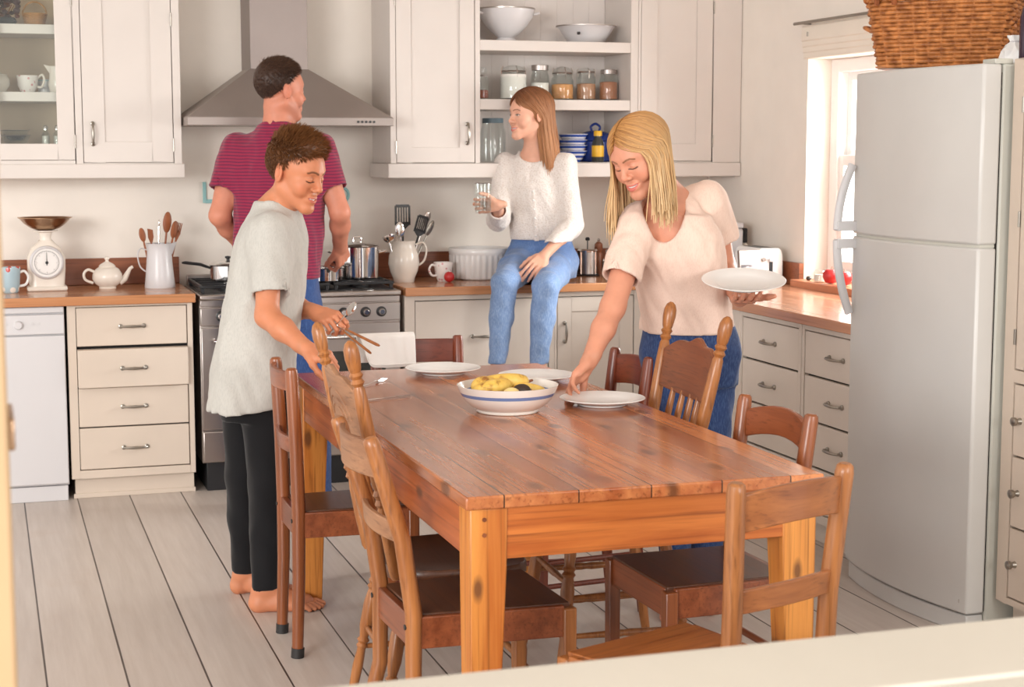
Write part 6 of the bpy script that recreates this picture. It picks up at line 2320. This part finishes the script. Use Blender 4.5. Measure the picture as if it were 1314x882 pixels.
# ================================================================ behind the glass door
Z1, Z2, Z3 = 1.5535, 1.7945, 2.0905
t = thing('teacup', 'cream cup with a looped handle on the middle shelf behind the glass door', 'cup', (.215, 7.80, Z2))
MB().lathe([(0, 0), (.030, 0), (.032, .005), (.044, .030), (.047, .058), (.050, .076), (.048, .076), (.044, .058), (.040, .03), (0, .008)], seg=28).build('body', pinkm, t)
handle_loop(MB(), [(.044, -.01, .066), (.064, -.016, .080), (.072, -.018, .056), (.060, -.015, .026), (.042, -.01, .026)], .0052).build('handle', M['cream_cer'], t)
t = thing('sugar_bowl', 'white bowl at the left end of the middle shelf behind the glass door', 'bowl', (.090, 7.80, Z2))
MB().lathe([(0, 0), (.032, 0), (.034, .006), (.050, .03), (.050, .056), (.040, .072), (.038, .072), (.047, .055), (.046, .03), (0, .01)], seg=28).build('body', M['cream_cer'], t)
MB().lathe([(.041, .0725), (.036, .080), (.012, .086), (.008, .094), (0, .097)], seg=24).build('lid', M['cream_cer'], t)
t = thing('milk_jug', 'tall cream jug at the right end of the middle shelf behind the glass door', 'jug', (.345, 7.78, Z2))
MB().lathe([(0, 0), (.034, 0), (.036, .005), (.042, .035), (.036, .07), (.034, .10), (.038, .118), (.036, .118), (.032, .10), (.034, .07), (.038, .035), (0, .008)], seg=28).build('body', M['cream_cer'], t)
MB().hexa([(-.028, -.014, .09), (-.034, -.002, .085), (-.034, .002, .085), (-.028, .014, .09), (-.028, -.022, .117), (-.060, -.003, .126), (-.060, .003, .126), (-.028, .022, .117)]).build('spout', M['cream_cer'], t, bevel=.003)
t = thing('beaker', 'short pale beaker between cup and tall jug behind the glass door', 'cup', (.292, 7.86, Z2))
MB().lathe([(0, 0), (.026, 0), (.030, .004), (.033, .062), (.031, .062), (.028, .006), (0, .006)], seg=24).build('body', M['white_enamel'], t)
MB().lathe([(.0335, .055), (.0338, .0565), (.0335, .058)], seg=24, cap=False).build('rim_line', M['teal'], t)
t = thing('glass_bowl', 'clear glass bowl on the bottom shelf behind the glass door', 'bowl', (.155, 7.80, Z1))
MB().lathe([(0, 0), (.030, 0), (.050, .018), (.066, .050), (.064, .050), (.048, .021), (.028, .004), (0, .004)], seg=30).build('body', M['glass'], t)
MB().lathe([(.0662, .0485), (.0675, .0502), (.0662, .052), (.0645, .0502), (.0662, .0485)], seg=30, cap=False).build('rim', M['steel'], t)
t = thing('glass_bowl', 'second clear glass bowl stacked inside the first behind the glass door', 'bowl', (.155, 7.80, Z1 + .022))
MB().lathe([(0, .002), (.028, .002), (.046, .020), (.061, .050), (.059, .050), (.044, .023), (.026, .006), (0, .006)], seg=30).build('body', M['glass'], t)
MB().lathe([(.0612, .0485), (.0625, .0502), (.0612, .052), (.0595, .0502), (.0612, .0485)], seg=30, cap=False).build('rim', M['steel'], t)
for x, yy, lab in ((.285, 7.77, 'left glass cruet bottle on the bottom shelf behind the glass door'), (.335, 7.77, 'right glass cruet bottle on the bottom shelf behind the glass door')):
    t = thing('cruet', lab, 'bottle', (x, yy, Z1), 0, 'cruet bottles behind the glass door')
    MB().lathe([(0, 0), (.016, 0), (.018, .004), (.018, .055), (.010, .066), (.010, .075), (.008, .075), (.008, .066), (.016, .054), (.016, .005), (0, .004)], seg=20).build('body', M['glass'], t)
    MB().lathe([(0, .0045), (.0155, .0055), (.0155, .048), (0, .048)], seg=20).build('contents', M['cream_cer'], t)
    MB().lathe([(0, .0755), (.011, .0755), (.011, .086), (.007, .094), (0, .096)], seg=16).build('stopper', M['chrome'], t)
# dried things on the top shelf
t = thing('dried_flowers', 'dark dried flower bunch on the top shelf behind the glass door', 'dried flowers', (.12, 7.80, Z3))
rg = random.Random(4)
MB().lathe([(0, 0), (.05, 0), (.06, .02), (.05, .035), (.045, .034), (.054, .02), (0, .006)], seg=24).build('bowl', M['oven_glass'], t)
b1, b2 = MB(), MB()
for i in range(46):
    a = rg.random() * 2 * PI
    r_ = .075 * rg.random() ** .5
    zz = .035 + .09 * rg.random()
    p = (r_ * math.cos(a), r_ * math.sin(a), zz)
    (b1 if i % 3 else b2).ball(p, .010 + .008 * rg.random(), 8, (1, 1, .8))
b1.build('heads', plain('dried_purple', S(74, 54, 62), .8, var=.2), t)
b2.build('buds', plain('dried_rose', S(110, 62, 52), .8, var=.2), t)
b = MB()
for i in range(12):
    a = rg.random() * 2 * PI
    b.tube([(0, 0, .008), (.05 * math.cos(a), .05 * math.sin(a), .09)], .0015, 5)
b.build('stems', M['upstand'], t)
t = thing('straw_basket', 'small tan straw basket with a hoop handle on the top shelf', 'basket', (.255, 7.79, Z3))
straw = plain('tan_straw', S(176, 128, 78), .7, var=.2, vs=60)
b = MB()
for i in range(9):
    zz = .004 + i * .006
    r_ = .040 + .012 * (i / 8)
    b.tube([((r_ + .0015 * math.sin(10 * a + i * PI)) * math.cos(a), (r_ + .0015 * math.sin(10 * a + i * PI)) * math.sin(a), zz) for a in seq(0, 2 * PI, 41)], .0036, 6)
b.lathe([(0, .001), (.038, .001), (.038, .004), (0, .004)], seg=20)
b.build('weave', straw, t)
MB().tube([(-.052 * math.cos(a) , 0, .048 + .058 * math.sin(a)) for a in seq(0, PI, 18)], .0036, 8).build('hoop_handle', straw, t)

# ================================================================ open shelves
def bowl_prof(r, h, foot, th=.004):
    P = [(0, 0), (foot, 0), (foot, .012), (foot * .96, .014)]
    for u in seq(0, 1, 9):
        P.append((foot * .96 + (r - foot * .96) * math.sin(u * PI / 2) ** .8, .014 + (h - .014) * (1 - math.cos(u * PI / 2)) ** .9))
    P.append((r + .006, h + .001))
    P.append((r + .005, h + .004))
    for u in reversed(seq(0, 1, 9)):
        P.append((max(0, foot * .96 + (r - foot * .96) * math.sin(u * PI / 2) ** .8 - th), .014 + th + (h - .014) * (1 - math.cos(u * PI / 2)) ** .9))
    P.append((0, .018))
    return P
S1, S2, S3 = 1.4775, 1.7805, 2.0605
t = thing('colander', 'white enamel colander with a grey rim on the top open shelf', 'colander', (2.475, 7.80, S3))
MB().lathe([(0, 0), (.050, 0), (.048, .018), (.040, .022), (.066, .042), (.100, .078), (.128, .120), (.137, .158), (.132, .158), (.123, .120), (.096, .080), (.062, .046), (0, .036)], seg=44).build('body', M['white_enamel'], t)
MB().lathe([(.132, .156), (.141, .158), (.141, .164), (.132, .164), (.132, .156)], seg=44, cap=False).build('rim', M['steel'], t)
for s in (-1, 1):
    handle_loop(MB(), [(s * .128, -.03, .135), (s * .155, -.026, .142), (s * .166, 0, .144), (s * .155, .026, .142), (s * .128, .03, .135)], .0062).build('handle', M['white_enamel'], t)
t = thing('enamel_bowl', 'shallow white enamel bowl with a dark rim on the top open shelf', 'bowl', (2.892, 7.80, S3))
MB().lathe([(0, 0), (.082, 0), (.088, .005), (.115, .042), (.138, .078), (.148, .084), (.148, .086), (.136, .083), (.110, .044), (.084, .008), (0, .006)], seg=44).build('body', M['white_enamel'], t)
MB().lathe([(.146, .083), (.1515, .0835), (.1515, .0885), (.146, .0885), (.146, .083)], seg=44, cap=False).build('rim', M['hoodsteel'], t)
MB().bx(-.088, -.074, -.118, -.104, .038, .052).build('chip', M['black'], t, bevel=.003)


def jar(label, x, yy, z, r, h, fill, fillmat, lid, liddims, nm='storage_jar', group='glass jars on the middle open shelf', clip=False):
    t = thing(nm, label, 'jar', (x, yy, z), 0, group)
    sh_ = h - liddims[1]
    MB().lathe([(0, 0), (r * .96, 0), (r, .006), (r, sh_ * .78), (r * .86, sh_ * .92), (r * .84, sh_), (r * .80, sh_), (r * .82, sh_ * .91), (r * .955, sh_ * .77), (r * .955, .008), (0, .005)], seg=32).build('glass', M['glass'], t)
    if fillmat:
        MB().lathe([(0, .0055), (r * .93, .009), (r * .93, fill), (r * .5, fill + .004), (0, fill + .002)], seg=32).build('contents', fillmat, t)
    lr = liddims[0]
    if lid == 'dome':
        MB().lathe([(0, sh_ + .0005), (lr, sh_ + .0005), (lr, sh_ + .008), (lr * .9, sh_ + .018), (lr * .55, h - .006), (0, h)], seg=32).build('lid', M['glass'], t)
        MB().lathe([(lr * .98, sh_ - .002), (lr * 1.04, sh_ + .002), (lr * .98, sh_ + .006), (lr * .98, sh_ - .002)], seg=32, cap=False).build('seal', M['hoodsteel'], t)
    elif lid == 'ball':
        MB().lathe([(0, sh_ + .0005), (lr * .6, sh_ + .0005), (lr * .5, sh_ + .01), (lr, sh_ + .022), (lr, h - .008), (lr * .5, h), (0, h)], seg=24).build('stopper', M['glass'], t)
        MB().lathe([(lr * .62, sh_ + .002), (lr * .68, sh_ + .006), (lr * .62, sh_ + .009), (lr * .62, sh_ + .002)], seg=24, cap=False).build('seal', M['hoodsteel'], t)
    else:
        MB().lathe([(0, sh_ + .0005), (lr, sh_ + .0005), (lr, h - .002), (lr * .96, h), (0, h)], seg=32).build('lid', lid, t)
    if clip:
        b = MB()
        for s in (-1, 1):
            b.tube([(s * r * .90, -.004, sh_ * .84), (s * lr * 1.06, -.004, sh_ + .01), (s * lr * .9, -.004, h - .008)], .0020, 6)
        b.tube([(0, -r * .90, sh_ * .80), (0, -lr * 1.05, sh_ + .008), (0, -lr * .7, h - .006)], .0022, 6)
        b.build('clip', M['chrome'], t)
    return t


lent = plain('orange_lentils', S(226, 160, 96), .7, var=.18, vs=140)
oats = plain('brown_nuts', S(190, 138, 104), .7, var=.2, vs=120)
rice = plain('brown_rice', S(190, 126, 92), .7, var=.16, vs=160)
flour = plain('white_flour', S(240, 234, 226), .9, var=.02)
spice = plain('red_spice', S(160, 86, 60), .7, var=.15, vs=90)
JY = 7.79
jar('slim glass jar with a glass stopper, leftmost on the middle open shelf', 2.352, JY, S2, .028, .158, .045, spice, 'ball', (.020, .046))
jar('wide glass jar of white flour with domed lid on the middle open shelf', 2.508, JY, S2, .068, .172, .125, flour, 'dome', (.060, .034), clip=True)
jar('glass jar with a flat dark screw lid between flour and lentils', 2.646, JY, S2, .047, .172, .085, flour, M['hoodsteel'], (.043, .026))
jar('glass jar half full of orange lentils with domed lid', 2.763, JY, S2, .057, .168, .078, lent, 'dome', (.051, .036), clip=True)
jar('glass jar of brown nuts with clip lid right of the lentils', 2.888, JY, S2, .050, .165, .082, oats, 'dome', (.045, .026), clip=True)
jar('glass jar of brown rice with a dark flat lid, rightmost on the shelf', 3.008, JY, S2, .048, .155, .092, rice, M['hoodsteel'], (.040, .022))
jar('big glass jar with a grey-blue lid on the lowest open shelf', 2.405, 7.80, S1, .066, .215, .0, None, plain('slate_lid', S(112, 132, 142), .5), (.052, .024), 'glass_jar', None)

def banded(name, c1, c2, period, duty, z0=0, band=None):
    q = NT(name)
    z = q.n('ShaderNodeSeparateXYZ', {0: q.n('ShaderNodeTexCoord').outputs['Object']}).outputs[2]
    if band:
        f = q.math('MULTIPLY', q.math('GREATER_THAN', z, band[0]), q.math('LESS_THAN', z, band[1]))
    else:
        f = q.math('LESS_THAN', q.math('FRACT', q.math('DIVIDE', q.math('SUBTRACT', z, z0), period)), duty)
    return q.fin(q.mix(f, c1, c2), .2)
bl = banded('blue_white_bands', S(232, 232, 236), S(52, 84, 172), .0205, .55)
for i, (r, lab) in enumerate(((.060, 'lowest blue and white striped bowl of the stack on the lowest open shelf'), (.061, 'second lowest striped bowl of the stack on the lowest open shelf'), (.062, 'second highest striped bowl of the stack on the lowest open shelf'), (.063, 'topmost striped bowl of the stack on the lowest open shelf'))):
    t = thing('striped_bowl', lab, 'bowl', (2.822, 7.79, S1 + i * .0275), 0, 'striped bowls stacked on the lowest open shelf')
    MB().lathe([(0, 0), (.036, 0), (.040, .006), (.056, .026), (r + .012, .056), (r + .009, .056), (.052, .027), (.036, .009), (0, .007)], seg=34).build('body', bl, t)
t = thing('beaker', 'dark blue beaker left of the striped bowl stack', 'cup', (2.735, 7.84, S1))
MB().lathe([(0, 0), (.030, 0), (.032, .004), (.036, .110), (.034, .110), (.030, .008), (0, .006)], seg=26).build('body', M['navy'], t)
handle_loop(MB(), [(-.034, -.01, .090), (-.056, -.014, .085), (-.058, -.014, .05), (-.033, -.01, .03)], .0045).build('handle', M['navy'], t)
t = thing('sauce_bottle', 'small dark bottle with a yellow cap in front of the blue casserole', 'bottle', (2.925, 7.715, S1))
MB().lathe([(0, 0), (.028, 0), (.030, .004), (.030, .085), (.026, .105), (.018, .118), (.018, .128), (0, .128)], seg=26).build('body', M['oven_glass'], t)
MB().lathe([(0, .1285), (.021, .1285), (.021, .150), (.018, .154), (0, .154)], seg=22).build('cap', M['yellow'], t)
MB().lathe([(.0304, .026), (.0308, .027), (.0308, .080), (.0304, .081)], seg=26, cap=False).build('paper_label', M['yellow'], t)
t = thing('casserole', 'dark blue enamel casserole with lid on the lowest open shelf', 'casserole', (2.955, 7.83, S1))
MB().lathe([(0, 0), (.080, 0), (.088, .008), (.092, .10), (.096, .104), (.090, .106), (0, .104)], seg=40).build('body', M['navy'], t)
MB().lathe([(.095, .1065), (.092, .116), (.075, .140), (.040, .154), (.0, .157)], seg=40).build('lid', M['navy'], t)
handle_loop(MB(), [(-.020, 0, .154), (-.024, 0, .176), (0, 0, .190), (.024, 0, .176), (.020, 0, .154)], .0062).build('lid_handle', M['navy'], t)

# ================================================================ on the table
def plate(label, loc, r=.128, tilt=None):
    t = thing('dinner_plate', label, 'plate', loc, 0, 'white dinner plates being laid')
    k = r / .128
    o = MB().lathe([(0, .0), (.070 * k, .0), (.072 * k, .003), (.080 * k, .006), (.110 * k, .015), (.127 * k, .0195), (.128 * k, .0210), (.126 * k, .0222), (.110 * k, .0185), (.084 * k, .0115), (.076 * k, .0075), (0, .0065)], seg=64)
    o = o.build('body', M['white_gloss'], t)
    fo = MB().lathe([(.066 * k, .0), (.070 * k, -.0012), (.074 * k, .001)], seg=48, cap=False).build('foot_ring', M['white_gloss'], t)
    if tilt:
        t.rotation_euler = tilt
    return t
TZp = TZ + .0016
plate('white plate at the far end of the table in front of the cloth-draped chair', (1.462, 5.315, TZp))
plate('white plate on the table behind the fruit bowl', (1.708, 5.055, TZp))
plate('white plate on the table under the blonde woman\'s right hand', (1.733, 4.520, TZp))
plate('white oval-looking plate held up in the blonde woman\'s left hand', (2.246, 4.640, 1.122), .131, (R(11), R(-4), 0))

t = thing('fruit_bowl', 'cream pottery bowl with a blue band holding fruit in the middle of the table', 'bowl', (1.430, 4.495, TZ + .0005))
FBm = banded('blue_banded_glaze', S(232, 224, 216), S(112, 132, 178), 1, 1, band=(.048, .058))
MB().lathe([(0, 0), (.088, 0), (.090, .004), (.087, .007), (.108, .018), (.128, .038), (.139, .058), (.146, .075), (.1475, .0785), (.145, .0790), (.136, .060), (.124, .042), (.104, .024), (.05, .014), (0, .012)], seg=56).build('body', FBm, t)
MB().lathe([(.084, .0), (.088, -.0004), (.091, .001)], seg=48, cap=False).build('foot_ring', M['cream_cer'], t)
ban = NT('banana_skin')
ban = ban.fin(ban.ramp(ban.noise(ban.coord(), 22, 4, .6), [(.34, S(150, 96, 40)), (.44, S(228, 184, 84)), (.7, S(240, 206, 116))]), .45)
def banana(label, c, rz, tilt, L=.15, r=.018):
    t = thing('banana', label, 'banana', c, rz, 'fruit in the blue-banded bowl')
    pts, rr = [], []
    for u in seq(-1, 1, 15):
        pts.append((u * L * .5, .030 * u * u, tilt * .02 * (u + 1) + .012 * (1 - u * u)))
        rr.append(r * (1 - abs(u) ** 3.2) ** .5 + .003)
    MB().tube(pts, rr, 10).build('skin', ban, t, angle=70)
    MB().tube([pts[-1], (pts[-1][0] + .012, pts[-1][1] + .006, pts[-1][2] + .003)], [.0045, .0035], 8).build('stalk', M['upstand'], t)
    return t
bx_, by_ = 1.430, 4.495
banana('yellow banana lying across the middle of the fruit bowl', (bx_ - .005, by_ + .030, TZ + .066), R(-14), .3, .155, .020)
banana('yellow banana at the front left of the fruit bowl', (bx_ - .040, by_ - .020, TZ + .062), R(18), .2, .13, .019)
banana('banana pointing right in the fruit bowl', (bx_ + .050, by_ + .006, TZ + .056), R(-20), -.2, .13, .014)
for lab, nm, cat, p, r, sc, mt in (
        ('round yellow mango at the left of the fruit bowl', 'mango', 'mango', (-.066, .018, .072), .034, (1.15, 1, .92), ban),
        ('dark brown avocado in the fruit bowl', 'avocado', 'avocado', (.030, -.038, .064), .022, (1.25, 1, .9), plain('avocado_skin', S(60, 42, 32), .5, var=.2, vs=50)),
        ('pale lemon at the front of the fruit bowl', 'lemon', 'lemon', (-.010, -.066, .060), .020, (1.3, 1, .95), plain('lemon_skin', S(240, 210, 140), .45))):
    t = thing(nm, lab, cat, (bx_ + p[0], by_ + p[1], TZ + p[2] - r * sc[2]), 0, 'fruit in the blue-banded bowl')
    MB().ball((0, 0, r * sc[2]), r, 18, sc).build('skin', mt, t, angle=80)
    MB().ball((r * sc[0] * .96, 0, r * sc[2]), .005, 8).build('stalk_end', M['upstand'], t)


def cutlery(label, nm, a, b_, kind, handle='steel', group=None, roll=0):
    """a: tip of the blade or tines, b_: end of the handle"""
    a, b_ = Vector(a), Vector(b_)
    t = thing(nm, label, nm.split('_')[-1], b_, 0, group)
    d = a - b_
    ln = d.length
    u = d.normalized()
    side = u.cross(Vector((0, 0, 1)))
    side = side.normalized() if side.length > .1 else Vector((1, 0, 0))
    side = Quaternion(u, roll) @ side
    nrm = side.cross(u)
    m = Matrix(((u.x, side.x, nrm.x, 0), (u.y, side.y, nrm.y, 0), (u.z, side.z, nrm.z, 0), (0, 0, 0, 1)))
    hl = ln * .48
    parts = []
    if handle == 'wood':
        b = MB().tube([(0, 0, .004), (.01, 0, .004), (hl * .5, 0, .004), (hl, 0, .004)], [.005, .0075, .0068, .0052], 10, .65)
        parts.append(b.build('handle', M['oak_x'], t))
    else:
        b = MB().tube([(0, 0, .003), (.008, 0, .003), (hl * .6, 0, .003), (hl, 0, .004)], [.005, .0072, .0048, .003], 10, .35)
        parts.append(b.build('handle', M['chrome'], t))
    b = MB()
    if kind == 'knife':
        b.prism([(hl - .004, -.004), (hl + .01, -.008), (ln - .02, -.009), (ln, -.002), (ln - .01, .006), (hl - .004, .004)], .003, .0045)
        parts.append(b.build('blade', M['chrome'], t))
    elif kind == 'fork':
        b.tube([(hl - .004, 0, .004), (ln - .065, 0, .006), (ln - .055, 0, .005)], [.003, .003, .008], 8, .4)
        for k in (-1, -.33, .33, 1):
            b.tube([(ln - .058, k * .006, .005), (ln - .03, k * .0085, .003), (ln, k * .0085, .007)], [.0024, .0020, .0010], 6)
        parts.append(b.build('tines', M['chrome'], t))
    else:
        b.tube([(hl - .004, 0, .004), (ln - .05, 0, .006)], [.003, .003], 8, .5)
        b.ball((ln - .028, 0, .006), 1, 16, (.030, .020, .006))
        parts.append(b.build('spoon_bowl', M['chrome'], t))
    for o in parts:
        o.data.transform(m)
        o.data.update()
    return t
cutlery('steel fork lying on the table nearer the boy', 'table_fork', (1.236, 5.215, TZ + .001), (1.095, 5.045, TZ + .001), 'fork')
cutlery('steel knife lying on the table nearer the fruit bowl', 'table_knife', (1.235, 4.850, TZ + .001), (1.045, 4.790, TZ + .001), 'knife')
G0 = np.mean([q[1] for q in BOY['lt']] + [q[3] for q in BOY['lt']], axis=0)
G0 = Vector(G0)
cutlery('wooden-handled knife in the boy\'s left hand, its handle pointing right', 'table_knife', G0 + Vector((-.07, .10, .050)), (1.222, 5.235, .900), 'knife', 'wood', 'cutlery in the boy\'s hand')
cutlery('wooden-handled fork in the boy\'s left hand, below the knife', 'table_fork', G0 + Vector((-.060, .085, .062)), (1.198, 5.262, .874), 'fork', 'wood', 'cutlery in the boy\'s hand', .6)
cutlery('steel spoon in the boy\'s left hand with its bowl up', 'table_spoon', (1.178, 5.350, 1.032), G0 + Vector((-.05, .05, -.05)), 'spoon', 'steel', 'cutlery in the boy\'s hand', 1.2)

# cloth draped over the far chair
t = thing('tea_towel', 'white folded cloth draped over the chair at the far end of the table', 'cloth', (1.375, 5.765, .755))
def cloth(u, v):
    x = -.105 + .205 * u
    s_ = (v - .5) * 2
    fold = .004 * math.sin(u * 9) + .002 * math.sin(u * 23 + v * 5)
    edge = .034 * (1 - min(1, u / .30)) ** 2
    if s_ < -.12:
        q_ = (-s_ - .12) / .88
        return (x + edge * .8 * q_, -.026 - .012 * q_ + fold, .119 - q_ * (.112 - edge))
    if s_ > .12:
        q_ = (s_ - .12) / .88
        return (x, .030 + .004 * q_ - fold, .119 - q_ * .10)
    return (x, s_ / .12 * .028, .119 + .010 * math.cos(s_ / .12 * PI / 2))
MB().grid(cloth, 30, 30).build('cloth', M['linen'], t, solid=.005, sub=1)
MB().grid(lambda u, v: (lambda p: (p[0], p[1] - .0042, p[2]))(cloth(u * .98 + .01, .03 + .03 * v)), 30, 2).build('hem', M['linen'], t, solid=.002)

# glass in the girl's hand
t = thing('drinking_glass', 'clear drinking glass in the girl\'s right hand', 'glass', (2.198, 7.281, 1.248))
MB().lathe([(0, 0), (.036, 0), (.038, .004), (.0415, .135), (.0415, .138), (.0395, .137), (.0355, .010), (0, .008)], seg=36).build('body', M['glass'], t)
MB().lathe([(.0415, .1365), (.0422, .1385), (.0405, .1395), (.0398, .1380), (.0415, .1365)], seg=36, cap=False).build('rim', M['steel'], t)
MB().lathe([(0, .0085), (.0352, .0105), (.0370, .055), (0, .055)], seg=36).build('water', M['glass'], t)

# ================================================================ on the fridge and the larder unit
t = thing('wicker_hamper', 'big brown wicker hamper with loop handles on top of the fridge', 'basket', (3.222, 5.085, 1.823), R(45))
def rrect(hx_, hy_, u, pw=5.0):
    a = 2 * PI * u
    c_, s_ = math.cos(a), math.sin(a)
    q_ = (abs(c_) ** pw + abs(s_) ** pw) ** (-1 / pw)
    return hx_ * q_ * c_, hy_ * q_ * s_
rows, npt, stk = 17, 240, 32
b = MB()
for i in range(rows):
    f = i / (rows - 1)
    hx_, hy_ = .150 + .035 * f, .212 + .038 * f
    zz = .006 + .222 * f
    pts = []
    for k in range(npt + 1):
        u = k / npt
        w_ = .0040 * math.cos(PI * stk * u + PI * i)
        x, yy = rrect(hx_ + w_, hy_ + w_, u)
        pts.append((x, yy, zz))
    b.tube(pts, .0078, 6, 1.0, up=(0, 0, 1), cap=False)
b.build('weave', M['wicker'], t, angle=80)
b = MB()
for k in range(stk):
    u = (k + .5) / stk
    x0, y0 = rrect(.150, .212, u)
    x1, y1 = rrect(.185, .250, u)
    b.tube([(x0, y0, .0), (x1, y1, .232)], .0055, 6)
b.build('stakes', M['wicker'], t)
b = MB()
for s in (0, PI):
    pts = []
    for k in range(161):
        u = k / 160
        x, yy = rrect(.187 + .007 * math.cos(40 * PI * u + s), .253 + .007 * math.cos(40 * PI * u + s), u)
        pts.append((x, yy, .236 + .007 * math.sin(40 * PI * u + s)))
    b.tube(pts, .0085, 7, up=(0, 0, 1), cap=False)
b.build('rim', M['wicker'], t, angle=80)
MB().bx(-.145, .145, -.207, .207, .0, .006).build('bottom', M['wicker'], t)
for s in (-1, 1):
    b = MB()
    for ph in (0, PI):
        pts = []
        for u in seq(0, 1, 40):
            a = PI * u
            rr_ = .0045
            pts.append((.075 * math.cos(a) + rr_ * math.cos(14 * u * PI + ph), s * (.240 + .040 * math.sin(a)) + rr_ * math.sin(14 * u * PI + ph), .130 + .020 * math.sin(a)))
        b.tube(pts, .006, 7)
    b.build('handle', M['wicker'], t)
b = MB()
handle_loop(b, [(-.190, .135, .215), (-.208, .140, .242), (-.210, .165, .250), (-.208, .190, .242), (-.190, .195, .215)], .0095)
b.build('lid_strap', M['spoon'], t)
t = thing('plastic_bag', 'crumpled white plastic bag on the fridge top right of the wicker hamper', 'bag', (3.195, 4.635, 1.8085))
b = MB()
rs = []
rg = random.Random(9)
for zz, r_ in ((0, .036), (.012, .044), (.03, .042), (.05, .044), (.068, .032), (.080, .014), (.092, .022), (.100, .026)):
    rs.append([(r_ * (1 + .22 * math.sin(5 * a + zz * 70) + .12 * rg.uniform(-1, 1)) * math.cos(a), r_ * (1 + .2 * math.cos(4 * a + zz * 50) + .12 * rg.uniform(-1, 1)) * math.sin(a), zz) for a in seq(0, 2 * PI * 29 / 30, 30)])
b.rings(rs)
b.build('sack', plain('white_plastic', S(246, 244, 242), .35, var=.01), t, angle=25)
MB().lathe([(.015, .078), (.019, .081), (.015, .084), (.015, .078)], seg=20, cap=False).build('tie', M['white_enamel'], t)
t = thing('dark_bottle', 'dark purple bottle on the fridge top at the right edge', 'bottle', (3.185, 4.535, 1.8085))
MB().lathe([(0, 0), (.036, 0), (.038, .005), (.038, .15), (.030, .18), (.014, .20), (.013, .25), (.015, .252), (.015, .262), (0, .262)], seg=26).build('body', plain('purple_glass', S(58, 40, 58), .15), t)
MB().lathe([(0, .2625), (.012, .2625), (.012, .278), (0, .279)], seg=16).build('cork', M['spoon'], t)
# ================================================================ put every placed empty at the base of its thing
bpy.context.view_layer.update()
for o in list(COL.objects):
    if o.type == 'EMPTY' and o.parent is None and o.location.length < 1e-6 and abs(o.rotation_euler.z) < 1e-6 and o.children:
        lo, hi = Vector((9e9,) * 3), Vector((-9e9,) * 3)
        for ch in o.children:
            for c in ch.bound_box:
                p = ch.matrix_local @ Vector(c)
                lo = Vector(map(min, lo, p))
                hi = Vector(map(max, hi, p))
        base = Vector(((lo.x + hi.x) / 2, (lo.y + hi.y) / 2, lo.z))
        o.location = base
        for ch in o.children:
            ch.location -= base
bpy.context.view_layer.update()
